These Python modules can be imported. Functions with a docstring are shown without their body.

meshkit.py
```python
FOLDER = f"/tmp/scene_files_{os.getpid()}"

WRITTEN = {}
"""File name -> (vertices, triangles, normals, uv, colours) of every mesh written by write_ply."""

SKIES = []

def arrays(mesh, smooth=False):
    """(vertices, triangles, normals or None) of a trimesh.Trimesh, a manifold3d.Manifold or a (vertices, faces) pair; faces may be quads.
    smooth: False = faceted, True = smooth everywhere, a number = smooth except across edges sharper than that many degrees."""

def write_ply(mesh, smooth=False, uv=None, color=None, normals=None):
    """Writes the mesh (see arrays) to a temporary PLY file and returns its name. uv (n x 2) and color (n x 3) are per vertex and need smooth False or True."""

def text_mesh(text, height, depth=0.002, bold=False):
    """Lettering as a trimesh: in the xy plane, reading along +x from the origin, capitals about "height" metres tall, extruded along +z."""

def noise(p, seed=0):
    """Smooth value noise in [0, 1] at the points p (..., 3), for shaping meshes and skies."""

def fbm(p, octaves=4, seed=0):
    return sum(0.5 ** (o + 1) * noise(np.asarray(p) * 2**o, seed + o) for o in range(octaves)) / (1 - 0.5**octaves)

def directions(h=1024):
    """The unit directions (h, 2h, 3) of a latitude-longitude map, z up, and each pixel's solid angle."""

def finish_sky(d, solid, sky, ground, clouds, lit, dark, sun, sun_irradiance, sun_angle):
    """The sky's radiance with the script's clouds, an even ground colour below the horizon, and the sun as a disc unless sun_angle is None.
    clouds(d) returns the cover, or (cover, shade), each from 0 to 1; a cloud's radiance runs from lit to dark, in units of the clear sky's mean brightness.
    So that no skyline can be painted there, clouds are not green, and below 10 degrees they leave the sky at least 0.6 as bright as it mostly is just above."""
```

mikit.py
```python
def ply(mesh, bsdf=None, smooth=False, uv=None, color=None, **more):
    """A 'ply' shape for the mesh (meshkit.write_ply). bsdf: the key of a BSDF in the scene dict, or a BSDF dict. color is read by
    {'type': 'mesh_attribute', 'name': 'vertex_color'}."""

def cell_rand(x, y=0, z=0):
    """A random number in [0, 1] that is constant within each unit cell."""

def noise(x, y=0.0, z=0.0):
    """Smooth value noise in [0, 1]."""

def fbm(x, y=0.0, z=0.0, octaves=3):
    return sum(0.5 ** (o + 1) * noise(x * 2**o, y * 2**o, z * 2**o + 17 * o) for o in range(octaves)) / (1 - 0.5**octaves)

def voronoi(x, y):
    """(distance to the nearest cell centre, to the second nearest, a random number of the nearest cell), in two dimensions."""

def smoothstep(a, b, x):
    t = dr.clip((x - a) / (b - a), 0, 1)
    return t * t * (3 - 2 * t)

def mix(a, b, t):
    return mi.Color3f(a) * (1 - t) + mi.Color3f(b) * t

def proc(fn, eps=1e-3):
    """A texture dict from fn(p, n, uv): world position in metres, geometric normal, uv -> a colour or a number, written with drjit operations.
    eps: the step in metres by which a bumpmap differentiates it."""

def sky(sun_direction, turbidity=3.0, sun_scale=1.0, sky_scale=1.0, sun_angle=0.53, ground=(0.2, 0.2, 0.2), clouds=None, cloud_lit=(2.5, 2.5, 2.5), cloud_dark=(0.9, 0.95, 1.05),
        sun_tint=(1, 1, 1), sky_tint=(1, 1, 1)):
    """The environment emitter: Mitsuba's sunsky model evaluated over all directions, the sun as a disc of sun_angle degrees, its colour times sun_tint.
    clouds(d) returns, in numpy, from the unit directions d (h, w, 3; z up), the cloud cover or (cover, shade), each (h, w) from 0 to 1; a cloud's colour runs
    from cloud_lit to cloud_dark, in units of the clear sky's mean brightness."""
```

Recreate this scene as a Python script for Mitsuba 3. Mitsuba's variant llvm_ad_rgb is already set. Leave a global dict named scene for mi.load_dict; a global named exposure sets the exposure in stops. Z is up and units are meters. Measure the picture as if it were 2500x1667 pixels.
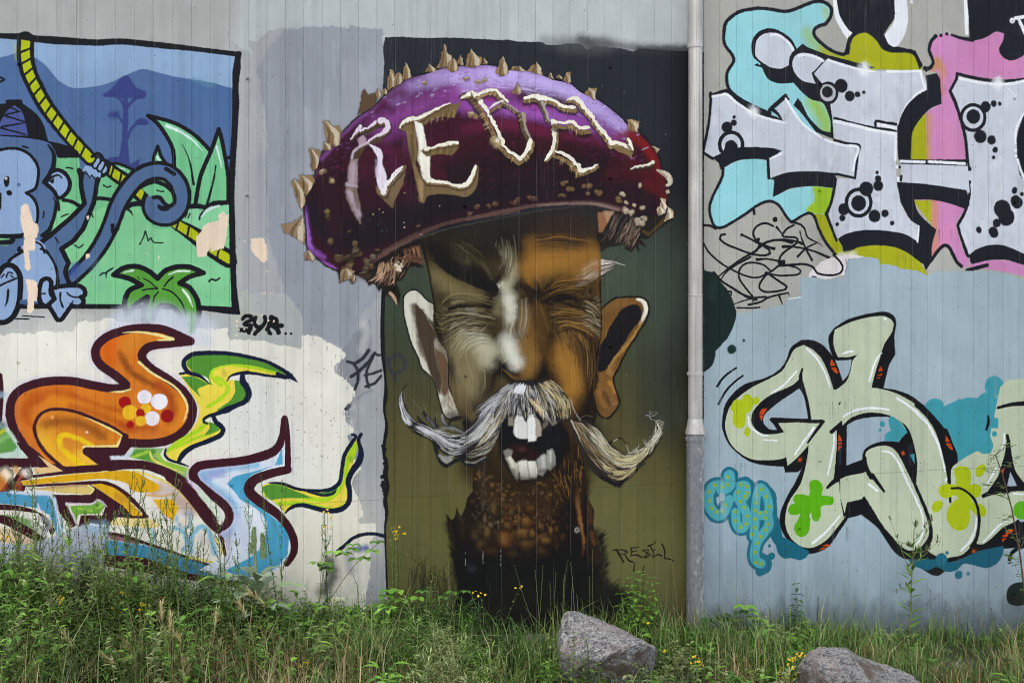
import math,random
import numpy as np,trimesh,shapely,drjit as dr,mitsuba as mi,mikit,meshkit,manifold3d
from shapely.geometry import Polygon,LineString,Point,box as sbox
from mikit import noise,fbm,smoothstep,cell_rand
T = mi.ScalarTransform4f
scene,labels = {'type': 'scene'},{}
rng = np.random.default_rng(7)

# ---------------------------------------------------------------- camera, sky, exposure
YAW,DIST,EYE,FPX = math.radians(7.77),5.75,1.72,2453.0   # the wall is the plane y = 0, the camera stands 5.75 m in front of it
CY,SY = math.cos(YAW),math.sin(YAW)
scene['camera'] = {'type': 'perspective','fov': math.degrees(2 * math.atan(1250 / FPX)),'fov_axis': 'x','near_clip': 0.05,'far_clip': 2000.0,
                   'to_world': T().look_at(origin=[0,-DIST,EYE],target=[SY,-DIST + CY,EYE],up=[0,0,1])}
scene['sky'] = mikit.sky([-0.35,-0.75,0.85],turbidity=4,sun_scale=0.25,sun_angle=45,clouds=lambda d: 1.0,
                         cloud_lit=(2.8,3.02,3.32),cloud_dark=(1.7,1.85,2.05),sun_tint=(0.9,1.0,1.12))
exposure = 2.22


def lin(c):
    if isinstance(c,str):
        c = [int(c[i:i + 2],16) for i in (0,2,4)]
    c = np.asarray(c,float) / 255
    return np.where(c < 0.04045,c / 12.92,((c + 0.055) / 1.055) ** 2.4)


def wall_xz(p):
    """Mural drawing units (2500 x 1667 survey of the wall) -> metres along the wall and height."""
    p = np.asarray(p,float)
    xc,yc = (p[...,0] - 1250) / FPX,(p[...,1] - 833.5) / FPX
    dy = CY - xc * SY
    return np.stack([DIST * (xc * CY + SY) / dy,EYE - yc * DIST / dy],-1)


def at(px,py,y):
    """Point on the upright plane y (metres, negative is in front of the wall) on the line of sight of survey unit (px, py)."""
    x,z = wall_xz([px,py])
    t = (DIST + y) / DIST
    return np.array([x * t,y,EYE + (z - EYE) * t])


# ---------------------------------------------------------------- spray paint: an ordered list of brush strokes and filled shapes, looked up through a grid of cells
UNIT = 420.0                     # the tables are kept in wall metres times this: x to the right, y = -height
GX0,GY0,CELL = -976,-1760,8
GW,GH = 352,248
_T0,_T1,_T2 = 0,1,2
groups = []                      # (kind, geometry, colour, clip, sid, alpha, soft)
_f = [0,0,4]


def F(x0,y0,k=4):
    _f[:] = [x0,y0,k]


def P(s,closed=False,smooth=True):
    """'x,y x,y! ...' in the current frame -> drawing units; a ! keeps a corner, other points are joined by a spline."""
    pts,cor = [],[]
    for t in s.split():
        c = t.endswith('!')
        x,y = t.rstrip('!').split(',')
        pts.append((_f[0] + float(x) / _f[2],_f[1] + float(y) / _f[2]))
        cor.append(c)
    p = np.array(pts)
    n = len(p)
    if not smooth or n < 3:
        return p
    out = []
    for i in range(n if closed else n - 1):
        a,b = i,(i + 1) % n
        p1,p2 = p[a],p[b]
        p0 = p1 if cor[a] or (not closed and a == 0) else p[(a - 1) % n]
        p3 = p2 if cor[b] or (not closed and b == n - 1) else p[(b + 1) % n]
        L = np.linalg.norm(p2 - p1)
        m1,m2 = (p2 - p0) / 2,(p3 - p1) / 2
        for m in (m1,m2):
            q = np.linalg.norm(m)
            if q > L > 0:
                m *= L / q
        k = int(np.clip(L / 5,1,7))
        t = (np.arange(k) / k)[:,None]
        out.append((2 * t**3 - 3 * t**2 + 1) * p1 + (t**3 - 2 * t**2 + t) * m1 + (-2 * t**3 + 3 * t**2) * p2 + (t**3 - t**2) * m2)
    if not closed:
        out.append(p[-1:])
    return np.vstack(out)


def rough(p,amp,seed=0,step=3.0):
    """A ragged, brushed edge."""
    r = np.random.default_rng(seed)
    q = np.vstack([p,p[:1]])
    d = np.r_[0,np.cumsum(np.linalg.norm(np.diff(q,axis=0),axis=1))]
    s = np.arange(0,d[-1],step)
    w = np.stack([np.interp(s,d,q[:,0]),np.interp(s,d,q[:,1])],-1)
    w += r.normal(0,amp,w.shape) * [0.6,1.0] + np.stack([np.interp(s,np.arange(0,d[-1] + 30,14),r.normal(0,amp,len(np.arange(0,d[-1] + 30,14))))] * 2,-1)
    return w


def poly_of(p):
    g = Polygon(p)
    return g if g.is_valid else g.buffer(0)


def fill(s,col,sid=0,clip=0,soft=0.8,alpha=1.0,smooth=True,ragged=0,seed=0):
    p = P(s,True,smooth) if isinstance(s,str) else s
    if ragged:
        p = rough(p,ragged,seed)
    g = poly_of(p) if not hasattr(p,'geom_type') else p
    groups.append(('fill',g,lin(col),clip,sid,alpha,soft))
    return g


def line(s,col,w,soft=1.1,clip=0,alpha=1.0,smooth=True,closed=False,taper=None):
    """w and taper in the frame's units: full width, or a list of widths along the stroke."""
    p = P(s,closed,smooth) if isinstance(s,str) else np.asarray(s)
    if closed:
        p = np.vstack([p,p[:1]])
    ws = np.atleast_1d(np.asarray(w,float)) / _f[2] / 2
    d = np.r_[0,np.cumsum(np.linalg.norm(np.diff(p,axis=0),axis=1))]
    r = np.interp(d / max(d[-1],1e-9),np.linspace(0,1,len(ws)),ws) if len(ws) > 1 else np.full(len(p),ws[0])
    groups.append(('line',(p,r),lin(col),clip,0,alpha,soft))
    return p


def ofill(s,col,out,w,soft=0.6,sid=0,smooth=True,clip=0):
    p = P(s,True,smooth) if isinstance(s,str) else s
    g = fill(p,col,sid,clip)
    line(p,out,w,soft,closed=True,clip=clip)
    return g


def dot(x,y,r,col,soft=0.6,alpha=1.0,clip=0):
    p = np.array([[_f[0] + x / _f[2],_f[1] + y / _f[2]]] * 2)
    groups.append(('line',(p,np.full(2,r / _f[2])),lin(col) if isinstance(col,str) else col,clip,0,alpha,soft))


def blob(s,col,w,alpha=0.7,clip=0):
    """An airbrushed pass: w is the half-width at which the paint has faded out."""
    p = P(s) if isinstance(s,str) else np.asarray(s)
    if len(p) == 1:
        p = np.vstack([p,p])
    ws = np.atleast_1d(np.asarray(w,float)) / _f[2] / 2 * (1.45 if _f[2] == 6 else 1.25)
    d = np.r_[0,np.cumsum(np.linalg.norm(np.diff(p,axis=0),axis=1))]
    r = np.interp(d / max(d[-1],1e-9),np.linspace(0,1,len(ws)),ws) if len(ws) > 1 else np.full(len(p),ws[0])
    groups.append(('line',(p,r),lin(col),clip,0,alpha * 0.93,None))


def specks(n,x0,y0,x1,y1,col,r0,r1,seed,alpha=0.8):
    g = np.random.default_rng(seed)
    for x,y,r in zip(g.uniform(x0,x1,n),g.uniform(y0,y1,n),g.uniform(r0,r1,n)):
        p = np.array([[x,y],[x + g.normal(0,r),y + g.normal(0,r)]])
        groups.append(('line',(p,np.full(2,r)),lin(col),0,0,alpha,0.5))


def on_wall(p):
    q = wall_xz(np.asarray(p,float)[...,:2]) * UNIT
    return np.stack([q[...,0],-q[...,1]],-1)


def to_wall(group):
    kind,geo,c,clip,sid,alpha,soft = group
    if kind == 'fill':
        return kind,shapely.transform(geo,on_wall),c,clip,sid,alpha,soft
    p,r = np.asarray(geo[0],float),np.asarray(geo[1],float)
    k = DIST / (CY - (p[:,0] - 1250) / FPX * SY) / FPX * UNIT
    return kind,(on_wall(p),r * k),c,clip,sid,alpha,soft


def bake():
    """The strokes as flat tables: one record per triangle or capsule, and per cell the list of records that touch it, in painting order."""
    rec,col,flag,fillflag = [],[],[],[]
    per = [[] for _ in range(GW * GH)]     # (record, group)
    solid_at = np.full(GW * GH,-1)
    for gi,(kind,geo,c,clip,sid,alpha,soft) in enumerate(map(to_wall,groups)):
        code = clip | (sid << 8)

        def touch(x0,y0,x1,y1):
            i0,i1 = max(0,int((x0 - GX0) // CELL)),min(GW - 1,int((x1 - GX0) // CELL))
            j0,j1 = max(0,int((y0 - GY0) // CELL)),min(GH - 1,int((y1 - GY0) // CELL))
            return i0,i1,j0,j1

        def add(r,t,cells):
            k = len(rec)
            rec.append(r)
            col.append(c)
            flag.append(code | (t << 16) | ((kind == 'fill') << 18))
            for q in cells:
                per[q].append((k,gi))
        caps = []
        if kind == 'fill':
            full = set()
            for g in getattr(geo,'geoms',[geo]):
                if g.geom_type != 'Polygon' or g.area < 0.5:
                    continue
                i0,i1,j0,j1 = touch(*g.bounds)
                if i1 < i0 or j1 < j0:
                    continue
                shapely.prepare(g)
                ii,jj = np.meshgrid(np.arange(i0,i1 + 1),np.arange(j0,j1 + 1))
                ii,jj = ii.ravel(),jj.ravel()
                bx = shapely.box(GX0 + ii * CELL - 1,GY0 + jj * CELL - 1,GX0 + (ii + 1) * CELL + 1,GY0 + (jj + 1) * CELL + 1)
                inside = shapely.contains(g,bx)
                cells = jj * GW + ii
                if inside.any():
                    k = len(rec)
                    rec.append([0,0,0,0,0,0,0,alpha]); col.append(c); flag.append(code | (_T2 << 16) | (1 << 18))
                    for q in cells[inside]:
                        if alpha >= 1 and clip == 0:
                            per[q] = []
                        per[q].append((k,gi))
                    full.update(cells[inside].tolist())
                edge = (~inside) & shapely.intersects(g,bx)
                edgecells = set(cells[edge].tolist())
                v,f = trimesh.creation.triangulate_polygon(g,engine='earcut')
                v = np.asarray(v)[:,:2]
                for tri in np.asarray(f):
                    a,b,d = v[tri]
                    if (b[0] - a[0]) * (d[1] - a[1]) - (b[1] - a[1]) * (d[0] - a[0]) < 0:
                        b,d = d,b
                    i0,i1,j0,j1 = touch(min(a[0],b[0],d[0]),min(a[1],b[1],d[1]),max(a[0],b[0],d[0]),max(a[1],b[1],d[1]))
                    if i1 < i0 or j1 < j0:
                        continue
                    ii,jj = np.meshgrid(np.arange(i0,i1 + 1),np.arange(j0,j1 + 1))
                    ii,jj = ii.ravel(),jj.ravel()
                    cx,cy = GX0 + (ii + 0.5) * CELL,GY0 + (jj + 0.5) * CELL
                    ok = np.ones(len(ii),bool)
                    for p,q in ((a,b),(b,d),(d,a)):
                        e = q - p
                        ok &= (e[0] * (cy - p[1]) - e[1] * (cx - p[0])) / max(np.hypot(*e),1e-6) > -CELL * 0.75
                    cc = [q for q in (jj * GW + ii)[ok].tolist() if q in edgecells]
                    if cc:
                        add([a[0],a[1],b[0],b[1],d[0],d[1],0,alpha],_T0,cc)
                if soft > 0.3:
                    for ring in [g.exterior,*g.interiors]:
                        caps.append((np.array(ring.coords),np.full(len(ring.coords),soft * 0.4),soft,full))
        else:
            caps.append((*geo,soft,()))
        for p,r,s,skip in caps:
            for k in range(len(p) - 1):
                a,b = p[k],p[k + 1]
                ss = s if s is not None else max(r[k],r[k + 1])
                R = max(r[k],r[k + 1]) + ss + 0.3 + 6.5 * min(max((ss - 0.4) * 0.14,0.03),0.75)
                i0,i1,j0,j1 = touch(min(a[0],b[0]) - R,min(a[1],b[1]) - R,max(a[0],b[0]) + R,max(a[1],b[1]) + R)
                if i1 < i0 or j1 < j0:
                    continue
                ii,jj = np.meshgrid(np.arange(i0,i1 + 1),np.arange(j0,j1 + 1))
                ii,jj = ii.ravel(),jj.ravel()
                if len(ii) > 2:
                    cx,cy = GX0 + (ii + 0.5) * CELL,GY0 + (jj + 0.5) * CELL
                    e = b - a
                    t = np.clip(((cx - a[0]) * e[0] + (cy - a[1]) * e[1]) / max(e @ e,1e-9),0,1)
                    ok = np.hypot(cx - a[0] - t * e[0],cy - a[1] - t * e[1]) < R + CELL * 0.72
                    ii,jj = ii[ok],jj[ok]
                cc = (jj * GW + ii).tolist()
                if skip:
                    cc = [q for q in cc if q not in skip]
                if cc:
                    add([a[0],a[1],b[0],b[1],r[k],r[k + 1],ss,alpha],_T1,cc)
    start,entry = [0],[]
    for lst in per:
        for n,(k,gi) in enumerate(lst):
            entry.append(k * 2 + (n + 1 == len(lst) or lst[n + 1][1] != gi))
        start.append(len(entry))
    rec,col = np.array(rec,np.float32),np.array(col,np.float32)
    t = dict(a=mi.Float(rec[:,:4].ravel()),b=mi.Float(rec[:,4:].ravel()),c=mi.Float(np.hstack([col,np.zeros((len(col),1),np.float32)]).ravel()),
             f=mi.UInt32(np.array(flag,np.uint32)),start=mi.UInt32(np.array(start,np.uint32)),entry=mi.UInt32(np.array(entry + [0],np.uint32)))
    print('paint: %d groups, %d records, %d entries, longest %d' % (len(groups),len(rec),len(entry),max(map(len,per))))
    return t


def painted(x,y,base):
    """Colour of the paint at (x, y) = (wall x, -height) * UNIT over the bare colour."""
    t = TABLE
    i,j = mi.Int32(dr.floor((x - GX0) / CELL)),mi.Int32(dr.floor((y - GY0) / CELL))
    ok = (i >= 0) & (j >= 0) & (i < GW) & (j < GH)
    cell = mi.UInt32(dr.select(ok,j * GW + i,0))
    k,end = dr.gather(mi.UInt32,t['start'],cell,ok),dr.gather(mi.UInt32,t['start'],cell + 1,ok)

    # soft passes are dragged about by the hand and the rough concrete; hard edges only a little
    wx = (fbm(x * 0.11,y * 0.11,3.0,3) - 0.5) * 9 + (noise(x * 0.5,y * 0.3,9.0) - 0.5) * 4
    wy = (fbm(x * 0.11,y * 0.11,40.0,3) - 0.5) * 9 + (noise(x * 0.5,y * 0.3,70.0) - 0.5) * 4
    x0,y0 = x,y

    def body(k,acc,sten,r,g,b):
        on = k < end
        e = dr.gather(mi.UInt32,t['entry'],k,on)
        q = e >> 1
        A,B,C = (dr.gather(mi.Vector4f,t[n],q,on) for n in 'abc')
        fl = dr.gather(mi.UInt32,t['f'],q,on)
        kind = (fl >> 16) & 3
        m = dr.select(kind == 1,dr.clip((B.z - 0.4) * 0.14,0.03,0.75),0.03)
        x,y = x0 + wx * m,y0 + wy * m
        ax,ay,bx,by = x - A.x,y - A.y,A.z - A.x,A.w - A.y
        # triangle
        cx,cy = B.x,B.y
        e0 = bx * ay - by * ax
        e1 = (cx - A.z) * (y - A.w) - (cy - A.w) * (x - A.z)
        e2 = (A.x - cx) * (y - cy) - (A.y - cy) * (x - cx)
        tri = dr.select((e0 >= -1e-3) & (e1 >= -1e-3) & (e2 >= -1e-3),1.0,0.0)
        # capsule
        h = dr.clip((ax * bx + ay * by) / dr.maximum(bx * bx + by * by,1e-6),0,1)
        d = dr.sqrt(dr.square(ax - h * bx) + dr.square(ay - h * by))
        rad = B.x + (B.y - B.x) * h
        u = dr.clip((rad + B.z - d) / dr.maximum(2 * B.z,1e-4),0,1)
        a = dr.select(kind == 0,tri,dr.select(kind == 1,u * u * (3 - 2 * u),1.0)) * B.w
        acc = dr.maximum(acc,a)
        com = (e & 1) == 1
        clip = fl & 255
        w = dr.select(com & ((clip == 0) | (clip == sten)),acc,0.0)
        r,g,b = r + (C.x - r) * w,g + (C.y - g) * w,b + (C.z - b) * w
        sten = dr.select(com & (((fl >> 18) & 1) == 1) & (w > 0.5),(fl >> 8) & 255,sten)
        acc = dr.select(com,0.0,acc)
        return k + 1,acc,sten,r,g,b

    st = dr.while_loop(state=(k,mi.Float(0),mi.UInt32(0),mi.Float(base.x),mi.Float(base.y),mi.Float(base.z)),
                       cond=lambda k,*_: k < end,body=body,labels=('k','acc','sten','r','g','b'))
    return mi.Color3f(st[3],st[4],st[5])


# ---------------------------------------------------------------- the left of the wall: bare coats, jungle picture, orange letters
BLK,MAR,NAV = '14161c','3a1621','0e1b33'
shapes = {}                      # outlines (drawing units) by which the wall's surface is divided into parts
F(0,0,1)
fill('640,-150! 1720,-150! 1720,200! 560,200!','b0b5b7',smooth=False,soft=28)
fill('560,100! 640,150! 940,100! 945,1700! 560,1700!','a3a5a8',smooth=False)
fill('652,78! 700,70 800,66 936,70! 945,700! 880,850! 700,840! 700,800! 690,700 655,560 652,330 625,140!','91959e',ragged=2.2,seed=1)
for i,(x,y,w) in enumerate([(730,95,40),(760,300,40),(660,420,60),(880,180,60),(720,560,50),(840,480,40)]):
    blob('%d,%d %d,%d' % (x,y,x + 6,y + 130),'a0a3ac' if i % 2 else '8a8e99',w,0.4)
fill('610,105! 690,70 640,140 622,170!','a0a2a5',ragged=2,seed=4)
for k in range(70):
    x,y = rng.uniform(560,935),rng.uniform(90,800)
    raw_c = ('a7abb3','80848e','9a9da6')[k % 3]
    blob('%d,%d %d,%d' % (x,y,x + rng.normal(0,3),y + rng.uniform(15,90)),raw_c,rng.uniform(2,9),.35)
# right strip of the grey block, lighter low down
fill('872,790! 945,700! 945,1520! 850,1520! 860,1200!','9b9ea2',ragged=2,seed=2)
fill('826,860! 905,780! 905,870 860,980 852,1040 872,1100! 868,1320! 830,1320!','85898f',ragged=2,seed=3)
F(400,780)
blob('1950,40 1990,130 1930,300','b4b6b8',60,0.7)
# light grey under the jungle picture
F(0,780)
fill('-200,-60! 2340,-60! 2390,-240 2800,-250! 2960,0 2930,300! -200,300!','a6aaa9',ragged=1.5,seed=5)
fill('2260,-60! 2400,-300 2500,-60 2760,60 2250,240!','a9aea6',ragged=1,seed=6)
# cream coat
F(0,0,1)
CREAM = '-100,830! 45,815 140,810 178,812! 186,795 210,785 260,778! 330,790! 470,800! 510,802! 557,802! 560,827 610,828 660,836 700,845! 738,852! 740,822 775,820 786,826 830,852 840,868 820,890 818,910 845,930 866,956 850,990 840,1020 848,1032 866,1050 848,1062 856,1085 868,1130! 882,1140! 867,1162 858,1180 868,1200 880,1230 886,1252 875,1270 883,1280 912,1275 916,1300 905,1330 900,1420! 890,1480! 880,1700! -100,1700!'
fill(CREAM,'dcd8ce',ragged=1.6,seed=8)
blob('600,1000 700,1200','cfd4d2',160,0.5)
blob('60,900 180,860','e2dfd3',120,0.6)
blob('640,1350 820,1300','d8d0bd',150,0.5)
F(400,780)
for q in ('1400,200 1760,350','1700,450 1860,720','1760,900 1850,1090'):
    for k in range(26):
        a,b = P(q)
        t = rng.random()
        m = a + (b - a) * t + rng.normal(0,9,2)
        groups.append(('line',(np.array([m,m + [rng.normal(0,.6),rng.uniform(4,16)]]),np.array([.7,.3])),lin('dcd8ce' if k % 2 else '8e9298'),0,0,.8,.5))
specks(150,560,870,860,1150,'8d8474',0.6,1.7,3,0.7)
specks(70,470,1090,600,1150,'a89f8e',0.5,1.4,4,0.6)

# ---- jungle picture
F(0,60)
g = fill('-300,84! 0,88 280,92 380,118 940,150 1180,145 1500,178 1860,215 2345,272! 2350,420 2330,600 2335,800 2300,1100 2285,1300 2290,1740 2300,2140 2310,2540 2345,2830! 2230,2825 1960,2790 1560,2780 850,2775 -300,2775!',BLK)
shapes['jungle'] = g
PIC = '-300,135! 0,140 380,172 750,202 940,210 1170,196 1500,222 1870,260 2310,318! 2290,430 2270,620 2250,1200 2240,1740 2240,2090 2255,2440 2275,2755! 1950,2740 850,2725 -300,2725!'
fill(PIC,'829ebe',sid=1)
blob('400,220 1300,330 2200,400','8aa6c6',260,0.6,clip=1)
blob('700,560 1000,540','7b97ba',200,0.5,clip=1)
fill('-300,340! 0,325 160,285! 340,325! 440,400 560,540 680,615 780,625 940,608 1080,570 1200,515 1380,440 1500,460 1690,510 1870,540 2050,570 2240,622 2275,632! 2240,1740! 2240,2720! -300,2720!','4a6692',sid=2,soft=1.5)
blob('2000,620 2250,700 2230,900','3f5f92',330,0.5,clip=2)
blob('600,1000 1300,900 2200,1200','4b6592',500,0.4,clip=2)
blob('500,1150 1500,1330 2100,1300','516a90',300,0.6,clip=2)
blob('1900,545 2080,600','56889a',40,0.45)
blob('150,200 170,330','b0b85a',30,0.5)
TR = '353f79'
fill('1010,690 1080,640 1150,560 1190,520 1235,500 1270,530 1290,570 1330,620 1420,660 1425,695 1390,720 1300,716 1230,722 1140,708 1050,705',TR,soft=3)
fill('1205,700! 1245,700! 1248,900 1245,1100 1262,1330 1290,1380 1430,1385! 1400,1430 1150,1500! 1000,1420! 1040,1320 1165,1290! 1190,1150 1200,950',TR,soft=1.5)
fill('1280,1360! 1365,1310! 1360,1380 1440,1380! 1380,1440 1290,1440!',TR)
line('1130,710 1180,740 1215,800',TR,[14,34])
line('1350,710 1290,750 1235,820',TR,[30,34])
line('1140,880 1180,930 1215,990',TR,[22,26])
line('1350,960 1290,1010 1240,1110',TR,[26,30])
blob('1090,890 1140,880',TR,52,0.95)
dot(1130,885,24,TR,3)
fill('1320,960 1370,920 1440,940 1445,970 1400,980 1340,975',TR,soft=3)
# meadow
GR,GD = '7bc08c','6db583'
fill('430,1300! 770,1300! 790,1440! 1060,1372! 1150,1372 1230,1395 1320,1440 1480,1430! 1720,1500! 2240,1500! 2240,2090! 2255,2440! 2275,2755! 1950,2740 850,2725! 400,2725!',GD,sid=3)
fill('560,1740! 660,1740 780,1800 880,1840 1000,1790 1080,1810! 1250,1790! 1340,1790 1420,1850 1500,2000! 1750,1990! 1800,1880 1900,1870 2060,1860 2160,1830 2240,1830! 2245,2090! 2255,2440! 2275,2755! 1950,2740 850,2725! 400,2725!',GR,sid=4)
blob('1500,2200 1900,2500','86c898',300,0.5,clip=4)
blob('700,2700 1100,2600 2200,2700','73bd86',140,0.5,clip=4)
line('2260,1740 2262,2000 2270,2400','6cb082',14,2,clip=4)
line('1040,1360 1150,1360 1240,1392 1360,1445 1480,1420 1540,1440',BLK,[24,30,34,30])
line('1310,1490 1370,1450 1470,1440',BLK,22)
line('620,1715 700,1730 800,1790',BLK,36)
line('930,1700 1010,1700 1100,1715',BLK,38)
line('1220,1790 1320,1750 1420,1760',BLK,50)
dark = [('600,1880 635,1860 670,1850',14),('1010,1570 1040,1590 1080,1580',16),('730,2155 770,2180 810,2150',14),('650,1400 680,1400 710,1408',16),('1535,1620 1570,1630 1600,1630',14),('1575,1630 1578,1670',12),
        ('1365,2145! 1400,2080 1418,2015! 1447,2115! 1473,2080 1495,2125 1590,2132',14),('2040,2510 2070,2482 2105,2500 2145,2475',18),('975,2450 1005,2425 1040,2430 1050,2410 1100,2380',18),('1040,2430 1035,2470',12),
        ('1240,1800 1280,1830 1300,1870',[28,8]),('880,1820 910,1885',[24,8]),('540,2090 560,2110 585,2095',12),('560,2110 570,2130',10)]
for s,w in dark:
    line(s,BLK,w)
# big leaves
LF = '6fb886'
leafs = []
leafs += [ofill('1445,892! 1700,962 1900,1080 2060,1240! 1960,1480 1905,1780! 1700,1780! 1700,1400 1690,1230 1620,1080 1530,960',LF,BLK,40)]
leafs += [ofill('2136,1022! 2060,1240 1960,1480 1905,1780! 2230,1780! 2228,1500 2200,1300 2155,1080',LF,BLK,40)]
ofill('1540,1190! 1502,1300 1495,1430! 1680,1430! 1630,1370 1575,1290',LF,BLK,34)
line('1780,1170 1850,1330 1890,1560',BLK,[6,26])
line('2106,1380 2090,1500 2060,1620 2020,1770',BLK,[14,26])
line('1545,1370 1552,1420',BLK,14)
line('1630,990 1760,1050 1870,1120 1980,1230','cfe3e4',[30,24,18,4],2)
line('2115,1190 2140,1280 2165,1400','cfe3e4',[20,16,4],2)
line('1535,1290 1590,1390','cfe3e4',[18,6],2)
line('1145,1400 1215,1418','cfe3e4',[16,6],2)
line('2200,1310 2240,1300',BLK,30)
line('1830,1780 1880,1770 1960,1775 2010,1790 2090,1745 2240,1738',BLK,44)
fill('1780,1880! 1850,1815 1920,1800 1990,1830! 1950,1870! 2060,1790 2160,1760 2235,1760! 2240,1900! 1920,2000!','86cb9c')
line('1945,1900 1975,1840 2050,1790 2160,1750 2235,1740',BLK,[22,24,36,40])
line('1965,1880 2030,1810 2140,1770','cfe0e2',[10,26,18],2)
line('1808,1885 1828,1840',BLK,14)
line('1835,1890 1855,1845',BLK,14)
# rope
RP,RY = '250,150! 250,330 285,480 345,610 430,770 560,950 700,1120 880,1310','1020,1380 1140,1470 1270,1560 1400,1680 1480,1740'
RZ = '1640,1880 1740,1960 1860,2030 2000,2130 2120,2220 2235,2290'
YEL = 'a9b416'
for s,w in ((RP,[165,155,140]),(RY,[130,150,150]),(RZ,[90,165,175])):
    line(s,BLK,w)
for s,w,n in ((RP,82,13),(RY,78,6),(RZ,84,6)):
    line(s,YEL,w)
    q = P(s)
    d = np.r_[0,np.cumsum(np.linalg.norm(np.diff(q,axis=0),axis=1))]
    for i in range(1,n):
        t = d[-1] * i / n
        m = np.array([np.interp(t,d,q[:,k]) for k in (0,1)])
        e = np.array([np.interp(t + 2,d,q[:,k]) for k in (0,1)]) - m
        e /= np.linalg.norm(e)
        nrm = np.array([-e[1],e[0]])
        line(np.array([m + nrm * 13 + e * 5,m,m - nrm * 13 - e * 5]),BLK,22)
line('-200,108 0,112 280,130 380,146 940,178 1180,168 1500,198 1860,236 2330,294',BLK,[50,50,80,62,62,62,46,46])
line('2330,290 2300,500 2298,900 2275,1300 2262,1740 2270,2300 2290,2760',BLK,[60,62,62,56,50,50,56])
line('2335,2200 2345,2300 2360,2400','a4a8a5',60,1)
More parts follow.
